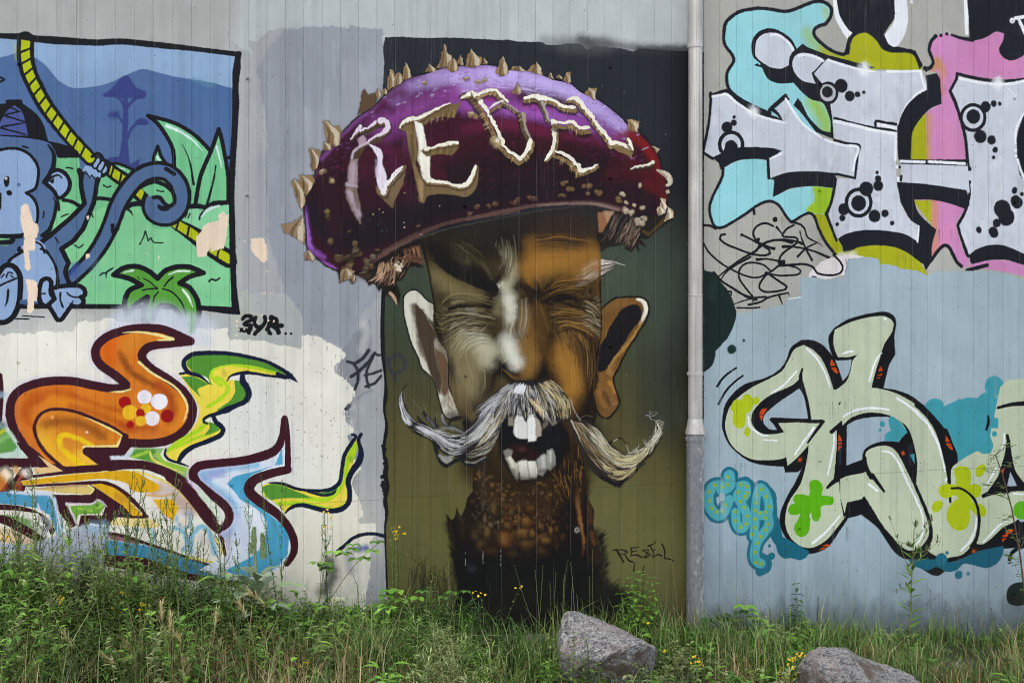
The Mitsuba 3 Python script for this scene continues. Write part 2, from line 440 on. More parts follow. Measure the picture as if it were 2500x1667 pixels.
# monkey: tail, arms, body, head
MB,ML = '4d668c','87a0c4'
TAIL = '700,2480 860,2320 990,2140 1080,1960 1160,1750 1270,1580 1390,1470 1530,1428 1650,1455 1745,1560 1770,1680 1745,1790 1670,1870 1575,1880 1500,1840 1475,1770 1500,1700 1555,1690 1590,1710'
line(TAIL,BLK,[150,170,190,190,180])
line('1560,1690 1600,1740 1640,1770 1690,1760',BLK,44)
line(TAIL,MB,[70,90,105,112,116,118,120])
fill('1500,1530! 1600,1550 1680,1620 1690,1720 1640,1760 1590,1700 1540,1660 1470,1680! 1370,1590!',GD)
line('1370,1590 1450,1550 1540,1540 1640,1590 1695,1660 1700,1740 1650,1775 1600,1740 1560,1690 1500,1690',BLK,40)
line('1535,1620 1570,1630 1600,1630',BLK,14)
line('1100,1960 1110,2040 1150,1990',BLK,36)
line('1620,1410 1700,1460',BLK,40)
blob('700,2430 740,2370','3a4d92',60,0.8)
ARM = '800,1440! 790,1560 825,1750! 700,1880 570,1990 490,2060! 400,2130! 560,2500! 560,2600! 690,2560! 640,2420 670,2330! 600,2190! 720,2110 760,2060 810,2000! 870,1850 920,1720 945,1560 985,1440!'
ofill(ARM,MB,BLK,46)
line('800,1440! 770,1420 780,1460 795,1560',BLK,40)
fill('800,1440! 835,1380 900,1400 985,1440! 975,1500 935,1490! 900,1470 890,1510! 850,1450!',ML)
line('795,1445! 835,1435! 880,1500! 895,1470! 935,1520! 950,1490! 975,1505!',BLK,12,smooth=False)
for a,b in ((920,1370),(965,1400),(1010,1430)):
    ofill('%d,%d %d,%d %d,%d %d,%d' % (a + 40,b - 80,a + 65,b - 50,a + 20,b + 40,a - 20,b + 10),ML,BLK,18)
line('900,1290 960,1258 1000,1300 1030,1340 1060,1400 1050,1450 1000,1480',BLK,32)
fill('190,2180! 330,2100 440,2160 440,2230! 540,2330 555,2520! 560,2620! 380,2700! 200,2690! 100,2320!',ML,sid=5)
line('300,2110 400,2150 435,2230',BLK,20)
line('400,2190 460,2220 530,2330 560,2420',BLK,24)
line('190,2180 185,2210 230,2210 110,2280 80,2330',BLK,34)
line('545,2370 560,2450 555,2540',BLK,28)
fill('-100,2130! 120,2120! 190,2090 150,2230 60,2290 -100,2290!',MB)
fill('-100,2070! 100,2085! 110,2130 60,2160 -100,2140!','78bb88')
line('-100,2050 60,2060 200,2060',BLK,60)
line('10,2130 110,2120 130,2080',BLK,50)
# feet
ofill('-60,2500! 20,2380 60,2350 130,2360 190,2440 200,2560 180,2740 120,2860 30,2910 -60,2890!',ML,BLK,52)
line('60,2470 80,2420 120,2430',BLK,16); line('10,2470 40,2440',BLK,16); line('-20,2560 60,2520 160,2480',BLK,22)
line('80,2590 70,2700 50,2750',BLK,[20,26,10]); line('100,2450 130,2470',BLK,14)
ofill('390,2560 410,2500 460,2480 500,2510 495,2620 530,2680 520,2730 450,2750 400,2720 380,2640',ML,BLK,44)
ofill('500,2580! 600,2555 760,2550 820,2580 830,2640 790,2660! 815,2690 800,2740 730,2755 700,2740! 660,2800 600,2880 560,2880 510,2800 470,2740! 530,2680!',ML,BLK,44)
line('655,2620 690,2650 750,2665 800,2655',BLK,18); line('590,2620 590,2690 615,2760',BLK,20); line('700,2720 715,2700',BLK,14); line('395,2630 440,2625',BLK,16)
fill('200,2690! 350,2680! 350,2740 260,2745 190,2720!','3f5880')
line('200,2750 300,2760 380,2740',BLK,40)
line('140,2872 280,2875',BLK,16); line('222,2845 430,2856',BLK,14)
# head
fill('-200,1090! 370,1150 470,1180 525,1260 515,1400 500,1420! 430,1540! 520,1620 560,1700 570,1760! 530,1720! 540,1800 520,1900! 470,1960! 480,1990! 380,2060 200,2050 -200,2060!',MB,sid=6)
ofill('500,1440! 560,1420 630,1450 680,1530 670,1620 600,1690 560,1690! 520,1620 430,1540!',ML,BLK,40)
line('460,1530 510,1490 570,1470 605,1500',BLK,[30,22,14]); fill('480,1530! 530,1500! 520,1550 500,1550!',BLK)
line('470,1180 525,1260 520,1400 500,1430 460,1520',BLK,[20,40,50,30])
line('430,1540 520,1620 560,1700 575,1810',BLK,[20,28,24,30])
line('520,1690 545,1740 535,1850 500,1960 480,2010 420,2060',BLK,[10,34,34,40,50])
line('430,1830 420,1885',BLK,16); line('540,2080 570,2130',BLK,16)
ofill('-200,1240! 0,1225 100,1210 200,1222 300,1280 370,1390 372,1490 345,1600 255,1645! 320,1690 365,1790 360,1930 310,2000 200,2055 -200,2060!',ML,BLK,30)
fill('60,1480 90,1490 85,1570 60,1590 40,1560 40,1500',BLK); dot(58,1502,10,'e8eef4',3)
fill('60,1630 90,1618 120,1640 110,1668 70,1660',BLK); line('5,1650 0,1800',BLK,20)
line('220,1190 270,1205',BLK,20)
CAP = '-200,800! 60,772! 55,740 120,735 215,738 220,775! 260,800 350,870 420,970 470,1140! 640,1180 760,1240 775,1300! 570,1305! 480,1160 260,1110 -200,1075!'
fill(CAP,BLK)
fill('-60,1075! -20,1000 60,860 140,790! 210,850 250,970 270,1085!','46528c')
for s in ('100,810 190,850','60,880 190,850','40,890 240,950','20,1000 240,960','0,1010 250,1075'):
    line(s,BLK,[20,14])
line('0,515 40,538 0,560',BLK,22)
# palm
PG = '55983a'
shapes['palm'] = ofill(' '.join('%d,%d%s' % (x,y + 1440,c) for x,y,c in [(1110,1005,'!'),(1200,940,''),(1320,920,''),(1440,960,''),(1540,1040,'!'),(1620,960,''),(1740,925,''),(1860,930,''),(1985,985,'!'),(1860,1020,''),(1755,1085,'!'),(1850,1130,''),(1930,1260,''),(1940,1420,''),(1890,1520,'!'),(1810,1500,'!'),(1770,1420,''),(1700,1330,''),(1600,1300,''),(1530,1350,''),(1490,1480,'!'),(1400,1480,'!'),(1405,1360,''),(1440,1220,'!'),(1330,1290,''),(1240,1400,'!'),(1215,1290,''),(1260,1160,''),(1380,1105,'!'),(1260,1040,'')]),
      PG,BLK,50)
F(0,420)
for s,w in (('1405,1040 1470,1080 1535,1135',14),('1690,1025 1640,1070 1605,1115',18),('1395,1155 1460,1140 1535,1140',16),('1545,1170 1510,1210 1495,1270',16),('1590,1140 1690,1180 1780,1290 1825,1420',[16,18,10]),('1340,1020 1360,1045',10)):
    line(s,BLK,w)
line('1210,980 1300,962','d5e6da',[8,20],1.5); line('1650,1000 1740,970 1850,968','d5e6da',[8,18,16],1.5); line('1785,1150 1840,1220 1880,1320','d5e6da',[22,26,6],1.5)
# white mist sprayed over the palm's foot
for s,w,a in (('1180,1440 1400,1400 1600,1380 1800,1480',130,0.85),('1240,1350 1420,1330',110,0.4),('1500,1470 1900,1450 2050,1500',100,0.75),('1100,1520 1900,1530',70,0.6),('1820,1560 2000,1640',110,0.8)):
    blob(s,'c3cbd8',w,a)
blob('1880,1430 1870,1560','7fae74',40,0.6)
blob('1440,1470 1455,1500','5d8a5c',30,0.6)
shapes['palm'] = shapes['palm'].buffer(6)
F(0,60)
rope_lines = [LineString(P(s)) for s in (RP,RY,RZ)]
shapes['rope'] = shapely.unary_union([g.buffer(19) for g in rope_lines])
shapes['monkey'] = shapely.unary_union([LineString(P(TAIL)).buffer(22),poly_of(P(ARM,True)),poly_of(P(CAP,True)),poly_of(P('-200,1090! 370,1150 470,1180 525,1260 515,1400 560,1420 630,1450 680,1530 670,1620 600,1690 570,1760! 540,1800 520,1900! 480,1990! 560,2500 830,2600 800,2740 560,2880 400,2740 200,2740 30,2910 -200,2890!',True))]).buffer(5)
shapes['leaves'] = shapely.unary_union(leafs).buffer(5)
F(0,420)
# bare patches where paint has come off
PC = 'e2cdb8'
for k,s in enumerate(('215,330! 240,315! 275,320! 300,420 330,500! 370,510! 365,640! 345,655! 340,710! 330,770! 280,770! 290,870! 300,950 265,970! 250,940! 240,800! 222,715! 235,640 215,520! 205,400!','258,1040! 360,1070! 368,1180 355,1260! 330,1265! 325,1340! 305,1380! 265,1370! 280,1300 270,1200 268,1150!',
                       '2180,385! 2200,420! 2232,410! 2225,520 2205,640! 2190,740! 2110,760! 2060,775! 2060,700! 2045,760! 2010,830! 1925,825! 1920,700 1918,630! 1960,590 1985,540! 2050,495! 2110,470! 2150,460! 2130,430!','845,440! 870,430! 860,470!','840,805! 870,800! 885,830! 845,850!','1545,815! 1560,830! 1545,850!','1425,795! 1445,790! 1440,805!')):
    fill(s,PC,ragged=1.2 if k < 3 else .5,seed=20 + k)
F(0,0,1)
fill('612,585! 622,582! 645,580! 650,600! 655,635! 640,640! 615,615!',PC,ragged=1.5,seed=31)
for x,y in ((598,590),(652,662),(648,715),(640,770),(577,782),(577,795),(577,818),(640,716),(660,716)):
    dot(x,y,2.2,PC)
blob('230,640 245,700','6a8aa0',18,0.2)
# little black word and dots under the picture
F(400,780)
for s,w in (('770,-5 800,-35 850,-30 860,0 810,25 785,45 850,60',40),('850,60 840,100 800,105 750,100',44),('830,110 830,130',40),('895,-20 885,30 910,75 950,70',40),('985,-25 990,20 950,80 900,125',40),('1050,-25 1035,40 1010,95',46),('1050,-20 1095,-5 1100,35 1040,60',40),('1060,60 1110,95 1120,125',46),('1085,65 1150,60',46),('1020,100 1045,140',30)):
    line(s,'121418',w,1.2)
for x,y,r in ((1190,137,14),(1243,137,13),(745,100,18),(890,140,20),(1150,60,22),(1030,130,20),(1120,130,20)):
    dot(x,y,r,'121418')
for x,y in ((715,20),(735,100),(785,95),(915,30),(1020,10),(1075,15),(710,150)):
    dot(x,y,9,PC)
# grey spray tag
DG = '2c3036'
for s,w in (('1790,410 1850,430 1890,490 1895,590 1865,680',30),('1860,430 1940,380 2000,300',34),('1830,555 1900,510 2000,410 2060,330',34),('2060,330 2000,450 1975,540 2000,660',30),('1960,545 2060,520 2120,495',26),('2060,330 2100,350 2140,330',24),('1970,655 2060,620 2120,550',28)):
    line(s,DG,w,1.6)
line('1780,870 1810,840',DG,[34,40],2); blob('1800,850 1950,720 2040,690','6b7077',22,0.5)
blob('1840,920 1850,930','6b7077',40,0.4)

# ---- orange letters
F(0,780)
OR = '96,930 110,800 180,700 330,630 500,600 700,600 900,640 1100,672 1225,662! 1230,635 1120,540 980,440 930,340 960,240 1080,150 1300,90 1560,90 1750,160 1860,212! 1600,240 1460,265 1390,330 1400,400 1480,480 1640,580 1780,690 1870,820 1880,920 1840,1030 1740,1130 1600,1190 1420,1210 1245,1200! 1190,1290! 850,1285! 940,1350 1080,1450! 650,1475! 480,1440! 300,1320 200,1180 130,1060'
shapes['letter_orange'] = poly_of(P(OR,True)).buffer(11)
line(OR + ' 96,930','cfc3d6',130,5,alpha=.6)
fill(OR,'cf7420',sid=10)
blob('250,900 300,780 450,720 700,720','b95312',80,.8,clip=10); blob('300,1020 240,950 260,850 420,760','b7500f',60,.8,clip=10)
blob('700,740 1000,860 1200,900','b24d10',50,.8,clip=10); blob('500,780 800,850 1100,960 1280,1000','d9821d',70,.8,clip=10)
blob('700,850 900,900 1200,1020 1300,1080','b04c10',60,.75,clip=10)
blob('960,340 1100,200 1060,400','cf5c0c',130,.9,clip=10); blob('1180,330 1220,430 1320,540 1500,640','7e3a14',45,.85,clip=10)
blob('1560,650 1680,800 1660,960','93330c',90,.85,clip=10); blob('1500,1060 1350,1060 1200,1040','a8450f',70,.8,clip=10)
blob('1250,250 1400,150 1620,180','d18129',130,.8,clip=10); blob('1760,800 1800,920 1700,1060','d98321',70,.8,clip=10); blob('1350,1130 1600,1120','c36a28',70,.8,clip=10)
blob('160,800 150,950 230,1130 330,1270','c56a2c',90,.7,clip=10)
INN = '650,1472! 480,1330 390,1220 340,1100 340,1020 390,930 480,880 600,875 740,905 900,965 1100,1055 1225,1135! 1150,1250! 850,1258! 940,1350! 1075,1450!'
fill(INN,'cd7a22',sid=11)
blob('450,1030 600,990 800,1020 1000,1130','82410f',70,.8,clip=11); blob('420,1200 560,1400 900,1440','e5b02c',180,.85,clip=11); blob('800,1330 1000,1420','e6b43a',110,.9,clip=11)
line('900,1230 760,1160 640,1125 585,1150 590,1230 680,1330 860,1460','e3bc14',[40,50,50,60,60],3,clip=11)
blob('640,1230 760,1230','cf8a2a',60,.7,clip=11)
line('830,945 1010,1030 1205,1130! 1140,1235! 820,1245!','e8d489',[12,26,26,26,26],1.5)
line('1222,1130 1100,1050 900,960 740,900 600,875 480,880 390,930 340,1020 340,1100 390,1220 480,1330 650,1475',MAR,[26,30,30,34,34])
line(OR + ' 96,930',MAR,84,1.0)
line('1225,1140! 1180,1270!',MAR,60)
fill('840,1262! 1150,1262! 1230,1170! 1330,1190! 1230,1300! 1190,1330! 1060,1330! 1130,1390! 1080,1450! 940,1360!',MAR)
line('1200,130 1300,122 1420,128 1540,150 1690,190! 1540,202','e3d48f',[6,16,22,26,28,10],1.2)
line('1355,415 1480,520 1700,650 1800,770 1830,870 1790,1000','e3d48f',[26,22,18,20,22,6],1.2)
line('1075,705 1180,705 1275,680','e3d48f',[6,22,14],1.2)
for x,y,r,c in ((1220,808,60,'9f0a06'),(1270,905,72,'e2b022'),(1410,755,68,'e6e0e6'),(1555,800,78,'e2dde4'),(1425,868,48,'e2b022'),(1370,912,42,'a31206'),(1485,965,70,'e0dade'),(1632,940,62,'8f0a06'),(1375,990,50,'e0ad24'),(1272,1022,36,'9d0d08')):
    dot(x,y,r,c,1.6)
dot(850,1098,12,'e4c8ae',2); dot(510,955,16,'e2a060',3)
# green arrow
GA = '160,540! 240,520 330,540 450,620! 420,560 300,520 200,470 190,410 260,345 450,322 640,330 830,362 1000,405 1150,480 1240,540 1305,605! 1180,562 1000,545 880,525 770,525 690,535 640,560 620,590! 740,600 790,640 830,720 810,800 700,860 520,930 430,960 390,990! 480,1010 560,1050 590,1080 560,1130 420,1190 260,1270 150,1380! 90,1390! 10,1330 20,1280 100,1200 250,1100 340,950 340,850 260,700'
F(400,780)
shapes['green_arrow'] = poly_of(P(GA,True)).buffer(6)
fill(GA,'e0cc48',sid=12)
GN,LG = '4f8a30','a6cc22'
fill('220,440! 260,370 450,340 640,345 850,385 1050,450 1220,545! 1000,480 800,440 620,440 480,480 440,560 470,640! 330,560!',GN,clip=12); fill('180,560! 300,560 440,630! 330,680 360,760! 250,650!',GN,clip=12)
fill('690,590! 800,600 820,740! 700,830 560,900 520,880! 650,790 700,700!',GN,clip=12); fill('440,1000! 540,1030 540,1080 400,1130! 450,1060!',GN,clip=12)
for s,w in (('240,440 290,370 450,350 650,360 900,410 1150,510',36),('560,640 470,560 480,490 600,440 760,450 900,470 1080,510',34),('430,850 560,770 620,690 600,620 520,560',36),('30,1280 200,1160 340,1080 420,1000',44),('480,940 640,860 780,780',30),('120,1250 300,1160 500,1090 540,1040',30),('240,590 300,575 400,610',22)):
    line(s,LG,w,1.6,clip=12)
line('230,610 260,570 330,570 420,620','d9d860',16,1.5,clip=12)
blob('590,500 600,540','8a8a40',40,.5,clip=12)
line('440,625! 360,555 250,520 200,460 200,400 280,340 450,325 640,332 830,365 1000,410 1150,485 1240,545',NAV,[10,40,46,46,44,40,36,36,36,40]); line('160,530 250,520 330,545',NAV,26)
line('1110,530! 1180,560 1240,560 1305,612!',NAV,[40,46,44,8]); line('1180,565 1000,545 880,525 770,520 690,535 640,560 620,600',NAV,[30,26,26,30,34,26,12])
line('770,530 770,600 810,660 830,730 790,800 680,850 540,910 440,940 390,970 390,1000 430,1015',NAV,[40,66,60,60,50,46,66,44,34,28,16])
line('480,940 510,1000 560,1040 580,1080 550,1130 420,1190 290,1240 200,1300 140,1390',NAV,[40,46,46,50,50,46,50,54,40])
line('20,1260 10,1320 60,1370 150,1400 240,1430',NAV,[18,26,26,26,14])
# pale green and white behind
F(0,780)
fill('0,1000! 90,1080 200,1240! 260,1340! 0,1350!','bcd0c4',soft=3); fill('0,1050! 60,1100 160,1240! 130,1280! 0,1300!','5d9448',soft=3); line('0,1110 40,1080','bcbc30',30,3); blob('0,1180 90,1130','8fc078',40,.7)
line('0,540 15,700 0,980',MAR,40); blob('0,740 40,730','9fb4cc',40,.7); blob('0,1010 30,1030','2a4258',50,.8)
fill('1240,1330! 1300,1260 1600,1260! 1560,1330 1640,1400 1830,1450! 1830,1560! 1500,1400!','86a96a',soft=2); fill('1260,1330! 1320,1280 1520,1270! 1490,1340 1560,1370 1640,1420!','569036',soft=2)
line('1300,1340 1440,1290','94bd40',30,2); line('1465,1290 1490,1360 1600,1420 1800,1500','d6cc62',[20,26,20,6],2); line('1540,1310 1600,1390 1840,1470','8fb83c',[34,44,40],2)
line('1100,1355 1230,1345 1290,1270','ccd2dc',[40,40,20],4)
# left bottom: maroon bar, yellow sweep
F(0,1080)
fill('-200,150! 290,155! 200,60! 160,0! 240,0! 400,120 490,240! 160,240! -200,245!',MAR)
fill('330,250! 480,240! 380,130! 600,270! 640,300! 340,300!','dcb682')
line('0,520 60,470 100,400',MAR,90)
ofill('-100,400! 0,270 60,250 110,290 100,370 0,500!','c9843e',MAR,34); blob('50,290 80,330','f0e8d0',60,.9); blob('10,380 20,440','b3602a',60,.7)
ofill('120,480! 130,400 170,330 220,260 280,260 300,320 210,370! 230,420 210,480 160,500','9c4a30',MAR,36); blob('240,290 260,300','ece0dc',50,.95); blob('150,260 160,280','c98a30',40,.9); blob('180,440 185,450','7c2c20',40,.8)
YS = '200,375! 660,310 1000,275 1140,265 1330,275 1560,345 1740,445 1900,620 2040,800 2130,960 2190,1080! 2190,1180! 1960,1170! 1850,1120! 1500,1000 1050,900! 1080,740! 1440,725! 1350,620 1240,510 1100,420 980,385 600,400 230,418!'
fill(YS,'ddd9d0',sid=13)
shapes['letter_yellow'] = poly_of(P(YS,True)).buffer(11)
fill('200,380! 660,318 1000,290 1140,275 1330,290 1420,340 1560,430 1500,480 1300,470 1250,400 1100,360 960,350 620,385 230,412!','d3a016',clip=13,soft=2)
line('250,345 660,312 1000,282 1330,285 1500,320','e3cf7a',[30,26,24,20],2,clip=13)
line('1340,280 1560,350 1740,450 1900,630 2040,810 2180,1080','dcca72',[30,40,46,46,40,30],2,clip=13)
fill('1500,560! 1680,560 1740,640! 1690,760! 1600,700!','d8a51a',clip=13,soft=3); blob('1540,430 1500,480','a8661c',70,.6,clip=13); line('1430,510 1580,520 1700,500','cf9a4a',20,3,clip=13)
blob('1600,470 1700,470 1720,580 1850,650','a08078',120,.55,clip=13); blob('1750,560 1900,650','a3785f',80,.5,clip=13)
line('1720,720 1760,800 1840,820 1860,740','8fb6cc',40,4,clip=13); dot(1790,770,40,'e0d0c0',8,clip=13); blob('1820,700 1850,690','7d88b2',50,.6,clip=13)
line('1860,1060 1880,900 1960,820 2040,870 2080,1000 2100,1080','7fb0c8',50,4,clip=13); blob('1980,930 2000,960','bba2a8',70,.6,clip=13)
line('1340,860 1360,800 1450,810 1500,900 1480,1000','92bccd',34,4,clip=13); line('1700,830 1800,880 1830,1000 1790,1050','7fb2ca',40,4,clip=13)
fill('1100,745! 1440,735! 1560,800! 1500,830 1080,800!','dfcb88',clip=13,soft=2)
fill('1040,760! 1080,900! 1340,970! 1600,1040! 1860,1130! 2180,1200! 2300,1320! 2300,1400! 1000,1150! 900,1000! 870,800!','9fb0bc'); fill('1000,950! 1300,990! 1560,1040! 2300,1260! 2330,1330! 1900,1280! 1300,1130! 1010,1070!','3f87ac',soft=2)
fill('1050,890! 1330,940! 1330,985! 1080,940!','8a5c66',soft=2); line('1040,880 1200,910 1340,955 1600,1040 1860,1130 2080,1210',MAR,[30,34,30,26,26,20])
line('1850,1125 2000,1150 2150,1190','dccb70',24,2)
fill('1000,1090! 1400,1120! 1860,1280! 2330,1350! 2330,1420! 1000,1200!',MAR)
line('330,330 660,290 900,268 1080,245',MAR,[30,34,50]); line('1080,225 1200,215 1330,215 1460,232 1640,300 1800,410 1960,580 2080,750 2160,920 2200,1100',MAR,[110,90,84,90,110,130,120,60,40,28],1)
line('230,425 600,408 980,392 1120,430 1250,520 1360,630 1430,720',MAR,[18,26,30,40,44,44,30]); line('1430,720 1280,718 1060,700',MAR,40)
fill('900,410! 980,400! 1120,445 1240,540 1380,700! 1390,712! 1280,712! 1190,610!','d6a21c'); blob('1150,510 1200,560','b3722a',50,.6)
fill('860,405! 920,430! 1190,610! 1290,715! 1110,735! 1050,830! 1000,890! 760,870! 790,710! 1000,710! 1030,630! 960,550! 900,590! 640,590! 760,800! 700,830! 590,700! 510,510! 880,510! 910,460!',MAR)
fill('330,450! 600,425 850,415! 920,455! 880,505! 620,490!','ccb46a',soft=1.5); line('340,455 600,430 850,418','a9846a',14,3); line('880,500 915,455 860,415','e3d890',12,1.5)
fill('690,620! 900,605! 960,570! 1020,620! 980,690! 760,700! 740,790!','6da03c',soft=1.5); line('650,600 680,640 750,800','ccc6cc',16,2); line('760,640 900,660 1000,610','8cc043',22,2); line('650,592 900,598 960,556 1040,620','ccb6cc',12,2)
fill('-200,530! 60,480 200,500! 500,510! 560,660! 620,830! 560,900! 480,700! 380,640! 200,610! -200,570!','4a90b4',soft=2); line('100,480 300,500 500,515 560,690 600,860','c2cede',[30,34,34,24,20],3); line('370,600 420,780 500,1080','ccd2da',[16,18,14],1.5); line('555,680 560,870','c8d4e0',12,1.5)
fill('-200,590! 200,620 400,690 480,760! 540,860! 500,900! 380,690! 150,660! -200,650!',MAR); line('420,740 500,800 450,850','8f8f98',40,6)
fill('-200,700! 60,710 300,760 400,830! 470,960! 300,870 120,790 -200,740!','7a9d62',soft=3); fill('300,770! 380,790 460,930! 330,860!','b4b6b0',soft=3)
line('-100,730 60,760 250,860 450,980',MAR,[70,90,90,60]); fill('-200,800! 100,850 260,930 350,980! 200,1000! -200,900!','d6b99c',soft=3)
fill('-200,980! 300,1000! 700,850! 860,800! 1040,810! 1010,950! 1000,1300! -200,1300!','a9b0be',soft=4); blob('880,850 1000,830','88b2cc',90,.7); line('680,860 650,980','d3dae2',14,2); line('880,800 1040,812','d8dee4',10,2); blob('850,920 950,980','9a8ea4',120,.5)
# blue letter
F(400,1080)
BL = '1178,-220! 1160,-80 1110,60 1010,130 800,180 500,215 340,240 290,300 320,390 440,490 580,600 635,700 600,790 520,850! 600,960 620,1100! 500,1160 350,1240! 700,1330 1000,1300 1200,1180 1265,1080 1275,960 1220,830 1120,720 980,620 880,540 830,460 840,400 900,350 1050,300 1215,260!'
fill(BL,'cfd6e4',sid=14)
shapes['letter_blue'] = poly_of(P(BL,True)).buffer(11)
fill('620,400! 700,330 900,280 1050,230! 960,270 840,330 790,430! 850,520 1000,680! 1150,800 1230,900! 1200,1100! 1060,1240 800,1320! 600,1250! 900,1080 1000,900! 1000,760 900,640 760,560 700,490','4a9cc2',clip=14,soft=1.5)
fill('1150,60! 1160,210! 1090,220! 1130,120','55a4c4',clip=14,soft=1.5)
blob('350,290 600,240 900,220','6aaed2',60,.9,clip=14); blob('350,330 470,450 640,560 690,700 640,860 540,900','5fa3cc',70,.9,clip=14); blob('420,340 560,290','7584c2',60,.6,clip=14); blob('480,310 560,290','8794cc',60,.5,clip=14)
blob('560,1020 640,900','a596b4',80,.55,clip=14); blob('620,980 600,1100','8f7f98',60,.4,clip=14); blob('700,760 800,1000','b9c3e0',100,.6,clip=14); blob('830,640 940,800 980,950','e0e6ee',60,.8,clip=14)
line('1170,60 1185,210 1030,265 880,330 800,420','dde4ec',[20,30,30,36,20],2,clip=14); line('1000,690 1130,790 1220,950 1220,1100 1190,1180','d2dcea',[6,12,22,30,20],2,clip=14)
line('1178,-250! 1160,-80 1110,50 1010,115 800,170 500,205 340,230 285,300 320,390 440,490 580,600 640,700 610,800 530,850','d3b8cc',[60,130,130],5,alpha=.45)
line('1175,-225 1160,-80 1110,50 1010,115 800,170 500,205 340,230 285,300 320,390 440,490 580,600 640,700 610,800 530,850',MAR,[62,64,84,96,84,80,80,84,90,90,84,84,84,60],.8)
line('530,850 440,750 330,590 200,440 60,330',MAR,[80,110,120,110,100],.8); fill('250,370! 330,420 450,550 540,660 570,740! 550,765! 480,680 350,520!','c6d2c0',soft=1.5); line('250,375 350,470','cdb8cc',26,2)
line('1180,-235 1205,-100 1212,100 1210,265!',MAR,[60,50,56,62],.8); line('1210,265 1050,300 900,355 850,400 830,450 860,510 960,590 1110,700 1220,830 1270,960 1265,1080 1200,1180',MAR,[80,84,90,100,100,100,90,80,76,76,70,60],.8)
line('1255,-200 1262,100 1258,300','b8a6cc',14,3,alpha=.6)
# lower green arrow
GB = '960,420! 1060,395 1200,430 1350,460 1530,475 1650,460 1740,390 1760,280 1770,150 1810,60 1870,-20! 1880,-60 1890,0! 1875,100 1830,260 1800,330 1780,420 1800,560 1770,640 1690,680 1580,680 1450,650 1330,620 1260,640 1190,690! 1080,580 980,520'
fill(GB,'dfca48',sid=15)
shapes['green_arrow_001'] = poly_of(P(GB,True)).buffer(6)
fill('950,440! 1060,405 1200,440 1450,540! 1200,540 1030,560!',GN,clip=15); fill('1420,470! 1560,490 1700,430! 1670,490 1560,520!','3f7436',clip=15)
for s,w in (('960,470 1080,420 1200,450',40),('1000,520 1150,500 1350,530 1550,560 1680,500 1760,380',44),('1080,600 1230,590 1400,600 1560,640 1700,650 1770,600',40),('1800,80 1860,20 1850,150',50),('1770,330 1790,200 1840,100',50)):
    line(s,LG,w,1.6,clip=15)
blob('1820,150 1840,180','6a9a30',30,.7,clip=15); line('1760,560 1790,420','e2cf52',50,3,clip=15)
line('1030,390 1150,400 1320,455 1500,470 1640,450 1720,380 1740,250 1765,120 1830,10 1875,-60 1840,-80',NAV,[14,34,30,30,34,40,40,40,40,40,26])
line('1400,480 1560,515 1650,500 1670,480',NAV,[14,24,26,24]); line('1180,690 1260,625 1360,610 1480,640 1600,665 1720,655 1800,590 1815,480 1800,380 1840,280 1910,180 1925,80 1900,-20 1925,-80',NAV,[14,40,44,46,50,54,52,50,50,56,66,60,40,36])
# navy arc at the foot of the cream coat
line('1700,1060 1780,990 1850,930 1940,898 2050,890 2150,912','101c30',[40,36,34,36],1.2)
blob('1880,1040 1980,1030','1b3f96',50,.9); blob('1800,1080 1830,1250','44567e',70,.5); blob('1620,1160 1650,1300 1560,1450','17202c',90,.9)
# ---------------------------------------------------------------- portrait of a man with a mushroom cap
def resample(p,n):
    d = np.r_[0,np.cumsum(np.linalg.norm(np.diff(p,axis=0),axis=1))]
    s = np.linspace(0,d[-1],n)
    return np.stack([np.interp(s,d,p[:,k]) for k in (0,1)],-1)


def raw(p,r,c,alpha=1.0,clip=0,soft=0.6):
    groups.append(('line',(np.asarray(p,float),np.asarray(r,float)),lin(c) if isinstance(c,str) else c,clip,0,alpha,soft))


def hair(n,ga,gb,cols,w,seed,span=(0.15,0.45),lo=0.0,hi=1.0,alpha=0.9,clip=0,jit=1.0,bias=0.5):
    """Brush hairs that follow the flow between two guide curves; w is the half-width in drawing units."""
    g = np.random.default_rng(seed)
    A,B = resample(P(ga) if isinstance(ga,str) else ga,41),resample(P(gb) if isinstance(gb,str) else gb,41)
    for i in range(n):
        t = g.beta(1.2,1.2)
        L = g.uniform(*span)
        s0 = g.uniform(lo,max(lo,hi - L))
        s = np.linspace(s0,min(s0 + L,hi),5)
        t1 = np.clip(t + g.normal(0,0.05),-.05,1.05)
        tt = np.linspace(t,t1,5)[:,None]
        q = np.stack([np.interp(s,np.linspace(0,1,41),A[:,k]) for k in (0,1)],-1) * (1 - tt) + np.stack([np.interp(s,np.linspace(0,1,41),B[:,k]) for k in (0,1)],-1) * tt
        q += g.normal(0,jit,2)
        q[1:4] += g.normal(0,jit * .4,(3,2))
        ww = w * g.uniform(.5,1.3)
        raw(q,np.array([.35,.9,1,.8,.15]) * ww,cols[g.integers(len(cols))],alpha * g.uniform(.55,1),clip,0.55)


def offs(p,dx,dy):
    return np.asarray(p) + [dx,dy]


def rag(p,amp,seed):
    g = np.random.default_rng(seed)
    q = resample(p,max(4,int(np.linalg.norm(np.diff(p,axis=0),axis=1).sum() / 5)))
    q[1:-1] += g.normal(0,amp,(len(q) - 2,2))
    return q


